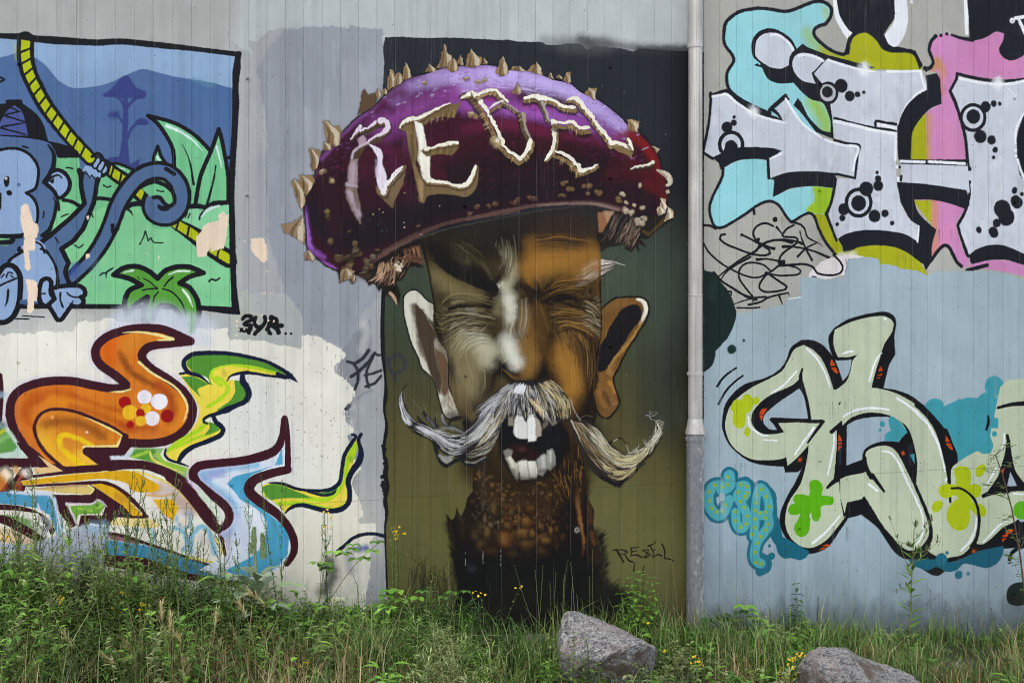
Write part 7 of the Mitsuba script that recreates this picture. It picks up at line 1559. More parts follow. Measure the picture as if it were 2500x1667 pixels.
def put(key,mesh,bsdf,smooth=False,label=None,cat=None,group=None,kind=None,**kw):
    k,n = key,0
    while k in scene:
        n += 1
        k = '%s_%03d' % (key,n)
    scene[k] = mesh if isinstance(mesh,dict) else mikit.ply(mesh,bsdf,smooth=smooth,**kw)
    say(k,label,cat,group,kind)
    return k


def say(k,label=None,cat=None,group=None,kind=None):
    d = {a: b for a,b in (('label',label),('category',cat),('group',group),('kind',kind)) if b}
    if d:
        labels[k] = d


labels['concrete_wall'] = {'label': 'tall board-marked concrete wall covered with several murals and tags','category': 'wall'}
put('concrete_wall__core',box(XA,XB,0.022,0.4,ZA,ZB),'wall_core')

# tie holes left by the shuttering
HOLES = [(46,160),(46,452),(46,888),(605,195),(604,480),(605,907),(1134,231),(1135,506),(1490,167),(1490,438),(1137,921),(1490,849),(1411,1293),(1260,1386),(1490,1461),(2002,207),(2001,468),(2002,863),(2477,243),(2477,496),(2001,1128),(1951,1292),(2475,1451),(1968,1122),(566,1187),(608,1190)]
hc = [wall_xz(q) for q in HOLES]
HR = 0.0098
holes = shapely.unary_union([Point(*c).buffer(HR,6) for c in hc])


def hole_mesh(x,z):
    t = np.linspace(0,2 * np.pi,25)[:-1]
    y0 = float(wall_y(x))
    prof = [(HR * 1.22,y0 + .0012),(HR * 1.12,y0 - .0016),(HR * .99,y0 - .0012),(HR * .78,.0075),(HR * .5,.0085),(0.0001,.0062)]
    v = np.array([[x + r * math.cos(a),y,z + r * math.sin(a)] for r,y in prof for a in t])
    f = [[i * 24 + j,(i + 1) * 24 + j,(i + 1) * 24 + (j + 1) % 24,i * 24 + (j + 1) % 24] for i in range(len(prof) - 1) for j in range(24)]
    return v,np.array(f)[:,::-1]


bands = [(kx[i],kx[i + 1]) for i in range(len(kx) - 1)]


def wall_skin(g):
    vs,fs,n = [],[],0
    x0,z0,x1,z1 = g.bounds
    for a,b in bands:
        if b < x0 or a > x1:
            continue
        h = shapely.clip_by_rect(g,a,z0 - 1,b,z1 + 1)
        for q in getattr(h,'geoms',[h]):
            if q.geom_type != 'Polygon' or q.area < 1e-9:
                continue
            v,f = trimesh.creation.triangulate_polygon(q,engine='earcut')
            v = np.asarray(v)[:,:2]
            vs.append(np.stack([v[:,0],np.interp(v[:,0],kx,ky),v[:,1]],-1))
            fs.append(np.asarray(f) + n)
            n += len(v)
    if not vs:
        return None
    v,f = np.vstack(vs),np.vstack(fs)
    a,b,c = v[f[:,0]],v[f[:,1]],v[f[:,2]]
    up = np.cross(b - a,c - a)[:,1] > 0
    f[up] = f[up][:,::-1]
    return v,f


def pl(s,frame=(0,0,1)):
    F(*frame)
    return poly_of(P(s,True))


sh = lambda k: shapely.transform(shapes[k].buffer(0).simplify(0.3),wall_xz)
J,O,M,C,G = ('concrete_wall__%s_mural' % k for k in ('jungle','orange_lettering','mushroom_man','chrome_lettering','pale_green_lettering'))
shapes['lettering'] = shapely.unary_union(bones + [poly_of(P(s,True)) for s in ()])
F(680,80)
shapes['lettering'] = shapely.unary_union([shapes['lettering'],poly_of(P('700,1050! 800,920 1040,845 1085,880 1060,960 900,1080! 1000,1140 1060,1400 1245,1290! 1200,1500 1110,1710! 960,1560! 940,1150! 800,1180 770,1240! 780,1480! 800,1860! 670,1630! 690,1400 720,1180!',True)),poly_of(P('1165,930! 1290,830 1780,685! 1715,830 1415,905! 1450,1130 1740,1070 1690,1195 1450,1210! 1475,1420! 1800,1500 1950,1300! 1910,1540 1460,1590 1415,1660! 1310,1290! 1250,965!',True))])
shapes['spikes'] = shapely.unary_union(spikes).buffer(1.5)
piece = [(M + '__cap_lettering','lettering','bone white lettering reading REBEL across the purple mushroom cap'),
         (M + '__moustache','moustache','white handlebar moustache with its tip curling up on the left'),(M + '__moustache_wing','moustache_right','yellowed moustache wing curling up on the right'),
         (M + '__mouth','mouth','open black mouth with crooked upper and lower teeth'),(M + '__mushroom_cap','cap','purple and dark red mushroom cap with pale warts'),
         (M + '__spikes','spikes',None),(M + '__face','face','screwed up wrinkled face, pale on the left and ochre on the right'),(M + '__ear','ear','pale ear on the left of the face'),
         (M + '__ear_001','ear_001','brown ear on the right of the face'),(M + '__warty_neck','neck','warty brown neck fading into black fur'),
         (J + '__monkey','monkey','blue cartoon monkey with a black cap and curled tail'),(J + '__rope','rope','yellow green twisted rope'),(J + '__palm','palm','dark green drooping palm'),(J + '__leaves','leaves',None),
         (O + '__orange_letter','letter_orange','orange letter with maroon outline and coloured dots'),(O + '__yellow_letter','letter_yellow','yellow and white letter sweeping along the bottom'),
         (O + '__blue_letter','letter_blue','pale blue letter with maroon outline'),(O + '__arrow','green_arrow','green and yellow arrow at the top right of the orange letter'),(O + '__arrow_001','green_arrow_001','green and yellow arrow pointing up at the right end'),
         (C + '__letter','chrome_letter',None),(C + '__letter_001','chrome_letter_001',None),(C + '__letter_002','chrome_letter_002',None),(C + '__cloud','chrome_cloud','cyan and olive cloud behind the chrome letters'),(C + '__pink_cloud','chrome_pink','pink cloud behind the chrome letters'),
         (G + '__splat','splat','bright green paint splat'),(G + '__splat_001','splat_001','yellow green paint splat'),(G + '__letter','pale_letter_K',None),(G + '__letter_001','pale_letter_leg',None),(G + '__letter_002','pale_letter_N',None),(G + '__letter_003','pale_letter_third',None),
         ('concrete_wall__teal_tag','teal_tag','small teal bubble tag with yellow green dots beside the pipe'),
         (J,'jungle','framed jungle picture with blue hills and a black border'),(M,'portrait','tall dark green and black mural of a moustached man under a mushroom cap')]
F(0,0,1)
shapes['scribble'] = poly_of(P('1722,545! 1800,530 1900,520 2000,540 2060,620! 2060,665 1960,680! 1900,745 1790,755! 1722,700',True))
shapes['ofield'] = poly_of(P('0,1000! 30,930 180,900 240,840 470,800 480,860 720,920! 560,1000 700,980 720,1180 880,1020! 890,1160 700,1260 730,1400! 400,1480 -10,1480!',True))
shapes['cfield'] = poly_of(P('1740,240! 1760,20 2040,0! 2520,-5! 2520,660! 2260,690 2030,640 1960,560! 1760,560! 1720,380!',True))
shapes['gfield'] = poly_of(P('1755,1010! 1900,830 2060,750 2180,770 2170,940 2330,1000 2420,900 2520,960! 2520,1330! 2300,1400 2130,1370 1990,1340 1880,1300 1900,1160 1770,1110',True))
piece += [('concrete_wall__black_scribble','scribble','thin black looping scribble on the grey coat'),(O,'ofield','wild style lettering in orange, yellow and blue on the cream coat'),(C,'cfield','silver lettering with black shadows on cyan and pink'),(G,'gfield','pale green lettering with thick black outlines')]
field = sbox(XA,ZA,XB,ZB).difference(holes)
taken = None
for key,sk,lab in piece:
    g = sh(sk).intersection(field)
    if taken is not None:
        g = g.difference(taken)
    m = wall_skin(g)
    if m is None:
        continue
    k = put(key,m,'wall_coat')
    if lab:
        labels[k] = {'label': lab}
    taken = g if taken is None else shapely.union(taken,g.buffer(1e-7))
rest = field.difference(taken)
for a,b in zip(edges[:-1],edges[1:]):
    m = wall_skin(shapely.clip_by_rect(rest,a,ZA,b,ZB))
    if m is not None:
        put('concrete_wall__board_strip',m,'wall_coat')
for x,z in hc:
    put('concrete_wall__tie_hole',hole_mesh(x,z),'wall_coat')

# ---------------------------------------------------------------- the downpipe
PX,PYW = 1.8805,-0.078
PX = float(at(1697.5,700,PYW)[0])
zof = lambda py: float(at(1697.5,py,PYW)[2])


def zinc(p,n,uv):
    s = noise(p.x * 160,p.z * 1.2,p.y * 160) * 0.6 + noise(p.x * 420,p.z * 3,p.y * 420) * 0.4
    b = fbm(p.x * 9,p.z * 5,p.y * 9,3)
    rust = smoothstep(0.62,0.8,noise(p.x * 300,p.z * 2.0,p.y * 300 + 9))
    c = mikit.mix((0.36,0.345,0.335),(0.66,0.62,0.58),s) * (0.68 + 0.5 * b)
    return c * (1 - 0.45 * rust * noise(p.z * 4,p.x * 50,0))


def galv(p,n,uv):
    a = dr.atan2(p.y - PYW,p.x - PX) * 0.055
    f1,f2,r = mikit.voronoi(a * 120,p.z * 60)
    streak = noise(a * 260,p.z * 2.5,3)
    flake = smoothstep(0.52,0.62,fbm(a * 46,p.z * 26,8.0,4) * 0.8 + 0.3 * smoothstep(0.02,0.06,p.x - PX + 0.02) * 0.6)
    c = mikit.mix((0.15,0.16,0.18),(0.27,0.28,0.30),r * 0.5 + streak * 0.5)
    return mikit.mix(c,(0.42,0.42,0.42),flake * 0.75)


scene['zinc'] = {'type': 'twosided','bsdf': {'type': 'principled','base_color': mikit.proc(zinc),'roughness': 0.42,'metallic': 0.35,'specular': 0.5}}
scene['galvanised'] = {'type': 'twosided','bsdf': {'type': 'principled','base_color': mikit.proc(galv),'roughness': 0.5,'metallic': 0.4,'specular': 0.5}}
scene['dark_steel'] = {'type': 'principled','base_color': {'type': 'rgb','value': [0.12,0.12,0.12]},'roughness': 0.5,'metallic': 0.6}


def lathe(prof,x=0,y=0,n=40):
    t = np.linspace(0,2 * np.pi,n + 1)[:-1]
    v = np.array([[x + r * math.cos(a),y + r * math.sin(a),z] for r,z in prof for a in t])
    f = [[i * n + j,i * n + (j + 1) % n,(i + 1) * n + (j + 1) % n,(i + 1) * n + j] for i in range(len(prof) - 1) for j in range(n)]
    return v,np.array(f)


labels['downpipe'] = {'label': 'vertical pale zinc downpipe with a grey galvanised standpipe below','category': 'downpipe'}
r1 = .0405
za,zb,zc = zof(-80),zof(722),zof(1024)
put('downpipe__pipe_section',lathe([(r1,zb + .004),(r1,ZB - .02),(r1 - .003,ZB - .02),(r1 - .003,zb)],PX,PYW),'zinc',35)
put('downpipe__pipe_section',lathe([(r1 + .001,zc),(r1 + .001,zb - .0025),(r1 + .004,zb - .001),(r1 + .004,zb + .002),(r1 + .001,zb + .0035),(r1,zb + .006)],PX,PYW),'zinc',35)
put('downpipe__socket',lathe([(r1 + .0005,zc + .005),(r1 + .003,zc),(r1 + .006,zc - .02),(r1 + .016,zof(1054)),(r1 + .018,zof(1056)),(r1 + .018,zof(1059)),(r1 + .013,zof(1059)),(r1,zof(1057))],PX,PYW),'zinc',35)
r2 = .0515
put('downpipe__standpipe',lathe([(r2,-.2),(r2,zof(1064)),(r2 + .001,zof(1060)),(r2 - .004,zof(1060)),(r2 - .004,zof(1070))],PX,PYW),'galvanised',35)


def clamp(py,r,h,two=True,bs='zinc'):
    z = zof(py)
    k = put('downpipe__clamp',lathe([(r,z - h),(r + .0035,z - h),(r + .004,z - h + .001),(r + .004,z + h - .001),(r + .0035,z + h),(r,z + h)],PX,PYW),bs,35)
    for s in (-1,1):
        lug = box(PX + s * (r + .001) - .006,PX + s * (r + .001) + .006,PYW - .004,PYW + .004,z - h * .9,z + h * .9)
        b = trimesh.creation.cylinder(.0035,.024,sections=8)
        b.apply_transform(trimesh.transformations.rotation_matrix(np.pi / 2,[1,0,0]))
        b.apply_translation([PX + s * (r + .005),PYW - .002,z])
        put(k + '__bolt',trimesh.util.concatenate([lug,b]),'dark_steel' if s > 0 else bs)
    arm = box(PX - .008,PX + .008,PYW + r,.004,z - .006,z + .006)
    put(k + '__wall_bracket',arm,'dark_steel')


clamp(114,r1,.0135)
clamp(912,r1 + .001,.0105)
clamp(1070,r2,.0125,bs='galvanised')
for py in (921,927):
    z = zof(py)
    put('downpipe__seam',lathe([(r1,z - .0012),(r1 + .0022,z - .0008),(r1 + .0022,z + .0008),(r1,z + .0012)],PX,PYW),'zinc',35)
# ---------------------------------------------------------------- ground
def ground_z(x,y):
    x,y = np.asarray(x,float),np.asarray(y,float)
    p = np.stack([x * 1.3,y * 1.3,x * 0 + 3.1],-1)
    near = np.clip((y + 6) / 4,0,1)
    return (0.065 - 0.04 * np.clip(x,-2.5,4.5) + (meshkit.fbm(p,3,5) - 0.5) * 0.12 - 0.03 * np.clip(-y,0,3)
            + np.exp(-((x + 0.1) / 0.45) ** 2 - ((y + 0.12) / 0.25) ** 2) * 0.10)


def graded(a,b,fine0,fine1,d):
    return np.unique(np.round(np.r_[np.linspace(a,fine0,14),np.arange(fine0,fine1,d),np.linspace(fine1,b,14)],4))


gx,gy = graded(-60,60,-3.2,5.4,0.05),graded(-60,0.02,-2.0,0.02,0.04)
gy = np.unique(np.r_[gy,30,60])
Xg,Yg = np.meshgrid(gx,gy)
Zg = ground_z(Xg,Yg)
Zg = np.where(np.abs(Xg) + np.abs(Yg) > 14,Zg * 0.3,Zg)
n0,n1 = Xg.shape
q = np.arange(n0 * n1).reshape(n0,n1)
quads = np.stack([q[:-1,:-1],q[:-1,1:],q[1:,1:],q[1:,:-1]],-1).reshape(-1,4)


def soil(p,n,uv):
    f1,f2,r = mikit.voronoi(p.x * 55,p.y * 55)
    g1,g2,s = mikit.voronoi(p.x * 130 + 7,p.y * 130)
    m = fbm(p.x * 2.3,p.y * 2.3,1.0,4)
    earth = mikit.mix((0.055,0.042,0.028),(0.13,0.105,0.075),fbm(p.x * 30,p.y * 30,2.0,3))
    grit = mikit.mix((0.10,0.095,0.09),(0.30,0.28,0.26),s) * smoothstep(0.05,0.3,g2 - g1)
    peb = mikit.mix((0.13,0.125,0.12),(0.33,0.30,0.27),r) * (0.5 + 0.5 * smoothstep(0.03,0.25,f2 - f1))
    c = mikit.mix(earth,grit,smoothstep(0.42,0.6,m))
    return 0.6 * mikit.mix(c,peb,smoothstep(0.56,0.68,m) * 0.8)


scene['soil'] = {'type': 'bumpmap','arbitrary': mikit.proc(lambda p,n,uv: fbm(p.x * 40,p.y * 40,3.0,3),3e-3),'scale': 0.012,'bsdf': {'type': 'diffuse','reflectance': mikit.proc(soil)}}
put('ground',(np.stack([Xg,Yg,Zg],-1).reshape(-1,3),quads),'soil',True,'rough stony earth at the foot of the wall',kind='structure')


# ---- boulders
def granite(p,n,uv):
    a = fbm(p.x * 60,p.y * 60,p.z * 60,3)
    b = noise(p.x * 150,p.y * 150,p.z * 150)
    s = noise(p.x * 210 + 4,p.y * 210,p.z * 210)
    c = mikit.mix((0.085,0.083,0.09),(0.30,0.285,0.275),smoothstep(0.3,0.68,a * 0.55 + b * 0.45))
    c = mikit.mix(c,(0.25,0.19,0.17),smoothstep(0.55,0.75,noise(p.x * 14,p.y * 14,p.z * 14)) * 0.45)
    c = c * (1 - 0.6 * smoothstep(0.66,0.8,s))
    c = c * (0.72 + 0.5 * fbm(p.x * 5,p.y * 5,p.z * 5 + 3,3))
    crack = dr.abs(fbm(p.x * 8,p.y * 8,p.z * 8 + 11,4) - 0.5)
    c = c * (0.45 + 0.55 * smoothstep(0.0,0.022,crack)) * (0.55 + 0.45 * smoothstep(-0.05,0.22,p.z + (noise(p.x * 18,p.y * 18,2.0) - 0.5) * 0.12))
    brown_patch = smoothstep(0.52,0.72,fbm(p.x * 9,p.y * 9,p.z * 9 + 2,3) + 0.5 * dr.clip(-n.z,0,1) - 0.05)  # dark brown patches, spreading further on faces that point down
    return mikit.mix(c,(0.065,0.048,0.036),brown_patch * 0.9)


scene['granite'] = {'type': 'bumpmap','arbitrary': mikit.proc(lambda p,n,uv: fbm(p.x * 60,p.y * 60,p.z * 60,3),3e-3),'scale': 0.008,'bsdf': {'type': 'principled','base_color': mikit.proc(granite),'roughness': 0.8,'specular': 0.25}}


def boulder(key,pts,label,seed,edge=0.022):
    h = manifold3d.Manifold.hull_points(np.array([at(*q) for q in pts],np.float32))
    m = h.refine_to_length(edge).to_mesh()
    t = trimesh.Trimesh(m.vert_properties[:,:3],m.tri_verts)
    t = trimesh.smoothing.filter_taubin(t,iterations=1)
    v,n = np.array(t.vertices),np.array(t.vertex_normals)
    d = (meshkit.fbm(v * 7,3,seed) - .5) * .034 + (meshkit.fbm(v * 24,3,seed + 9) - .5) * .018 + (meshkit.noise(v * 70,seed + 3) - .5) * .006
    t = trimesh.Trimesh(v + n * d[:,None],t.faces,process=False)
    put(key,t,'granite',24,label,'boulder')


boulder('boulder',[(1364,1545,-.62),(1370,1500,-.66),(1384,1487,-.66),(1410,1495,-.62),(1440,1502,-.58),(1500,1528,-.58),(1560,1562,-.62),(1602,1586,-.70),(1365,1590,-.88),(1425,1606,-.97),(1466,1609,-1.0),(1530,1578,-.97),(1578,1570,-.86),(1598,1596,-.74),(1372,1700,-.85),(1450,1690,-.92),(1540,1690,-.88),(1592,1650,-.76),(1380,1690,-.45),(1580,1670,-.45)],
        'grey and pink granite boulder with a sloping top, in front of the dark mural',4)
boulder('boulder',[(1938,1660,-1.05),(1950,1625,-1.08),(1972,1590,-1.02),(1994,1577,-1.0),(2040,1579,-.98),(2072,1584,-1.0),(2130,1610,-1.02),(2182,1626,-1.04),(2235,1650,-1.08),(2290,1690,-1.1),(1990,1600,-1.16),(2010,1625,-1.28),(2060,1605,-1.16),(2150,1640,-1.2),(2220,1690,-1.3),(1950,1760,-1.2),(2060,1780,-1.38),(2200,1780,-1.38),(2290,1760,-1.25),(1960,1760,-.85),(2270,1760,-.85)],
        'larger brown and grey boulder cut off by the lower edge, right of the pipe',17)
# ---------------------------------------------------------------- plants
class Veg:
    def __init__(self,seed=0):
        self.v,self.f,self.c,self.n = [],[],[],0
        self.g = np.random.default_rng(seed)

    def add(self,v,f,c):
        v = np.asarray(v,float)
        self.v.append(v)
        self.f.append(np.asarray(f,int) + self.n)
        self.c.append(np.broadcast_to(c,(len(v),3)))
        self.n += len(v)

    def tube(self,p,r0,r1,c,k=4):
        p = np.asarray(p,float)
        d = np.gradient(p,axis=0)
        d /= np.linalg.norm(d,axis=1,keepdims=True) + 1e-9
        a = np.cross(d,[0.31,0.87,0.12])
        a /= np.linalg.norm(a,axis=1,keepdims=True) + 1e-9
        b = np.cross(d,a)
        r = np.linspace(r0,r1,len(p))[:,None,None]
        t = np.linspace(0,2 * np.pi,k + 1)[:-1]
        v = p[:,None] + r * (a[:,None] * np.cos(t)[None,:,None] + b[:,None] * np.sin(t)[None,:,None])
        i = np.arange(len(p) - 1)[:,None] * k + np.arange(k)[None]
        j = np.arange(len(p) - 1)[:,None] * k + (np.arange(k)[None] + 1) % k
        f = np.concatenate([np.stack([i,j,j + k],-1).reshape(-1,3),np.stack([i,j + k,i + k],-1).reshape(-1,3)])
        self.add(v.reshape(-1,3),f,c)

    def leaf(self,p,d,L,W,c,droop=0.25,fold=0.25,side=None,wide=0.4,k=4):
        """A blade with a folded midrib: from p along d, drooping."""
        d = np.asarray(d,float) / (np.linalg.norm(d) + 1e-9)
        s = np.cross(d,[0,0,1]) if side is None else np.asarray(side,float)
        s = s / (np.linalg.norm(s) + 1e-9)
        up = np.cross(s,d)
        t = np.linspace(0,1,k + 1)
        w = W / 2 * np.clip(np.sin(np.pi * t ** (np.log(0.5) / np.log(wide))),0,1) ** 0.8
        m = np.asarray(p) + d * (t * L)[:,None] - np.array([0,0,1]) * (droop * L * t ** 2)[:,None]
        e = fold * w[:,None] * up
        v = np.vstack([m,m + s * w[:,None] + e,m - s * w[:,None] + e])
        n = k + 1
        f = []
        for i in range(k):
            f += [[i,n + i,n + i + 1],[i,n + i + 1,i + 1],[i,i + 1,2 * n + i + 1],[i,2 * n + i + 1,2 * n + i]]
        self.add(v,f,c)

    def put(self,key,bsdf='leafy',smooth=True,**k):
        return put(key,(np.vstack(self.v),np.vstack(self.f)),bsdf,smooth,color=np.vstack(self.c),**k)


scene['leafy'] = {'type': 'twosided','bsdf': {'type': 'principled','base_color': {'type': 'mesh_attribute','name': 'vertex_color'},'roughness': 0.55,'specular': 0.35}}
GREENS = [lin(c) for c in ('55702f','62803a','47602b','728945','3d5426','5a6d3c','6a8436')]
DARKG = [lin(c) for c in ('3f5a28','34502a','4a662e','42603a','2f4724')]
FRESH = [lin(c) for c in ('6d9836','5c8a30','7ba543','568234')]
PALE = [lin(c) for c in ('8a9a5c','9aa66c','7d8f52','a3ac78')]
STRAW = [lin(c) for c in ('b5a074','9d8558','c2b088','8d774e','a89466')]
YEL = [lin(c) for c in ('e3c517','d9b30f','eed42e')]
for a in (GREENS,DARKG,FRESH,PALE,STRAW):
    a[:] = [c * .72 for c in a]
pick = lambda g,a: a[g.integers(len(a))] * g.uniform(.7,1.25)
bez = lambda a,b,c,n=7: (lambda t: np.asarray(a) * (1 - t) ** 2 + 2 * np.asarray(b) * t * (1 - t) + np.asarray(c) * t ** 2)(np.linspace(0,1,n)[:,None])


def base(px,y):
    x = float(at(px,1500,y)[0])
    return np.array([x,y,float(ground_z(x,y))])


prof_x = [-100,0,100,250,400,560,640,700,800,900,1000,1100,1180,1250,1350,1500,1600,1700,1800,1900,2000,2200,2600]
prof_y = [1300,1305,1330,1350,1370,1385,1430,1440,1450,1470,1440,1425,1450,1500,1540,1525,1500,1512,1495,1502,1515,1530,1520]


def top_h(px,y,slack):
    """Height to which the undergrowth reaches at px on the plane y."""
    py = np.interp(px,prof_x,prof_y) + slack
    q = at(px,py,y)
    return max(0.02,q[2] - float(ground_z(q[0],y)))


# grass: the mass of short blades that nobody could count
g = np.random.default_rng(100)
N = 60000
X = g.uniform(-2.5,4.8,N)
Y = -0.03 - 1.75 * g.beta(1.0,1.15,N)
clump = meshkit.fbm(np.stack([X * 3.2,Y * 3.2,X * 0],-1),3,8)
keep = g.random(N) < np.clip((clump - 0.36) * 5.5,0.08,1)
X,Y = X[keep],Y[keep]
N = len(X)
Z = ground_z(X,Y) - 0.004
H = g.gamma(4.0,0.027,N) * (0.7 + 0.6 * meshkit.noise(np.stack([X * 2,Y * 2,X * 0 + 4],-1),3))
H = np.clip(H,0.03,0.28) * np.where(X < 0.3,1.3,1.12) * np.where((X < 0.1) & (Y < -.45),1.35,1.0)
az = g.uniform(0,2 * np.pi,N)
lean = g.uniform(0.15,0.75,N) * H
W = g.uniform(0.0016,0.0034,N)
dirn = np.stack([np.cos(az),np.sin(az),0 * az],-1)
sd = np.stack([-np.sin(az),np.cos(az),0 * az],-1)
P0 = np.stack([X,Y,Z],-1)
P1 = P0 + dirn * (lean * 0.25)[:,None] + np.array([0,0,1]) * (H * 0.6)[:,None]
P2 = P0 + dirn * lean[:,None] + np.array([0,0,1]) * (H * g.uniform(0.75,1.0,N))[:,None]
V = np.stack([P0 - sd * W[:,None],P0 + sd * W[:,None],P1 - sd * (W * .8)[:,None],P1 + sd * (W * .8)[:,None],P2],1).reshape(-1,3)
Fq = (np.arange(N)[:,None,None] * 5 + np.array([[0,1,3],[0,3,2],[2,3,4]])[None]).reshape(-1,3)
dry = meshkit.fbm(np.stack([X * 1.7,Y * 1.7 + 9,X * 0],-1),3,21)
isdry = g.random(N) < np.clip((dry - 0.48) * 3.2 + np.where(X > 1.2,0.02,0.14) + 0.4 * (Y < -0.6) * (X < -0.1),0.05,0.75)
pal = np.array(GREENS + FRESH + PALE[:2])
cols = np.where(isdry[:,None],np.array(STRAW)[g.integers(0,len(STRAW),N)],pal[g.integers(0,len(pal),N)]) * g.uniform(.7,1.2,(N,1))
put('grass',(V,Fq),'leafy',True,'tangled green and dry grass over the whole foot of the wall','grass',kind='stuff',color=np.repeat(cols,5,0))

# undergrowth: small leafy herbs
w = Veg(7)
g = w.g
for k in range(7000):
    px = g.uniform(-60,2560) if k % 7 < 3 else g.uniform(-60,1280) if k % 7 < 5 else g.uniform(-60,700)
    y = -0.03 - 1.35 * g.beta(1,1.3)
    if (px < 780 and y < -.5 and g.random() < .85):
        continue
    if 1180 < px < 1580 and y > -.4 and g.random() < .6:
        continue
    b = base(px,y)
    q = np.array([b[0] * 3.1,y * 3.1,0.0])
    zone,tone = meshkit.noise(q,5),meshkit.noise(q * 1.9,6)
    lim = top_h(px,y,150 * g.random() ** 1.6 + 150 * max(0,-y - .35))
    h = lim * (g.uniform(.6,1.08) if px < 760 else g.uniform(.45,1.02))
    if h > .66:
        continue
    pal = PALE if zone > .72 else FRESH if zone > .56 else GREENS if zone > .34 else DARKG
    c = pick(g,pal) * (.55 + .9 * tone)
    tip = b + [g.normal(0,.22) * h,g.normal(0,.22) * h,h]
    s = bez(b,b + [0,0,h * .55],tip,5)
    w.tube(s,.002,.001,c * .9,3)
    feather = zone < .47 or 1000 < px < 1230 or g.random() < .25
    big = .62 < zone < .72 and not feather
    for i in range(int(5 + h * (46 if feather else 15 if big else 26))):
        t = g.uniform(.1,1) ** .8
        p = b * (1 - t) ** 2 + 2 * (b + [0,0,h * .55]) * t * (1 - t) + tip * t * t
        a = g.uniform(0,2 * np.pi)
        d = np.array([math.cos(a),math.sin(a),g.uniform(.1,1.0)])
        cc = c * g.uniform(.7,1.3)
        if feather:
            w.leaf(p,d,g.uniform(.03,.075),g.uniform(.004,.008),cc,.2,.2,k=2)
        elif big:
            w.leaf(p,d,g.uniform(.05,.1),g.uniform(.018,.036),cc,.45,.3,k=4)
        else:
            w.leaf(p,d,g.uniform(.024,.055),g.uniform(.01,.022),cc,.35,.25,k=3)
w.put('undergrowth',label='dense low leafy weeds growing along the foot of the wall',cat='weeds',kind='stuff')

# pebbles lying in the bare places
w = Veg(9)
g = w.g
ico = trimesh.creation.icosphere(1)
for cx,n,sx in ((820,60,60),(1000,30,60),(1160,60,50),(1420,20,80),(1720,30,100),(830,40,40),(2330,60,110)):
    for k in range(n):
        y = -.25 - g.random() * 1.0
        b = base(cx + g.normal(0,sx),y)
        r = g.gamma(3,.0045) + .003
        v = ico.vertices * r * [g.uniform(.8,1.4),g.uniform(.8,1.3),g.uniform(.5,.8)] + g.normal(0,r * .06,ico.vertices.shape)
        w.add(v + b + [0,0,r * .2],ico.faces,np.array(.6 * lin(('8d8a86','a39a90','75736f','b3aba0','8a7d74')[k % 5])) * g.uniform(.6,1.1))
w.put('gravel',label='small grey and brown pebbles lying in bare patches between the weeds',cat='gravel',kind='stuff')


# ---- plants one can tell apart
def thing(key,label,cat,group=None):
    k,n = key,0
    while k in labels:
        n += 1
        k = '%s_%03d' % (key,n)
    say(k,label,cat,group)
    return k


def stem_line(px,y,tpx,tpy,bow=0.0):
    b,t = base(px,y),at(tpx,tpy,y + rng.uniform(-.05,.05) * .5)
    m = (b + t) / 2 + [bow,rng.normal(0,.02),0]
    return bez(b,m,t,9)


def tall_weed(px,y,tpx,tpy,seed,label,group=None,branches=9,cat='weed'):
    t = thing('tall_weed',label,cat,group)
    w,l,fl = Veg(seed),Veg(seed + 1),Veg(seed + 2)
    g = w.g
    s = stem_line(px,y,tpx,tpy,g.normal(0,.03))
    L = np.linalg.norm(s[-1] - s[0])
    c = pick(g,GREENS)
    w.tube(s,.0034,.0014,c * 1.2,5)
    for i in range(branches):
        u = g.uniform(.35,.95)
        p = np.array([np.interp(u,np.linspace(0,1,9),s[:,k]) for k in range(3)])
        a = g.uniform(0,2 * np.pi)
        d = np.array([math.cos(a) * .55,math.sin(a) * .35,1.0])
        q = p + d / np.linalg.norm(d) * L * g.uniform(.10,.28) * (1.15 - u)
        bb = bez(p,(p + q) / 2 + [d[0] * .015,0,-.008],q,5)
        w.tube(bb,.0021,.001,c * 1.15,3)
        for j in range(5):
            v = bb[min(4,j)]
            fl.tube(np.array([v,v + [g.normal(0,.004),g.normal(0,.004),g.uniform(.006,.014)]]),.0019,.0012,pick(g,PALE if g.random() < .5 else GREENS),4)
        fl.tube(np.array([q,q + [0,0,.012]]),.0026,.001,pick(g,PALE),4)
    for i in range(12):
        u = g.uniform(.8,1)
        p = np.array([np.interp(u,np.linspace(0,1,9),s[:,k]) for k in range(3)])
        fl.tube(np.array([p,p + [g.normal(0,.006),g.normal(0,.006),g.uniform(.004,.014)]]),.0018,.0012,pick(g,GREENS),4)
    for i in range(int(34 * L / .5)):
        u = g.uniform(.05,.85)
        p = np.array([np.interp(u,np.linspace(0,1,9),s[:,k]) for k in range(3)])
        a = g.uniform(0,2 * np.pi)
        l.leaf(p,[math.cos(a),math.sin(a),g.uniform(.2,.9)],g.uniform(.03,.07) * (1.2 - u),g.uniform(.006,.012),pick(g,GREENS),.25,.2,k=3)
    w.put(t + '__stem')
    l.put(t + '__foliage',kind='stuff')
    fl.put(t + '__seed_heads',kind='stuff')


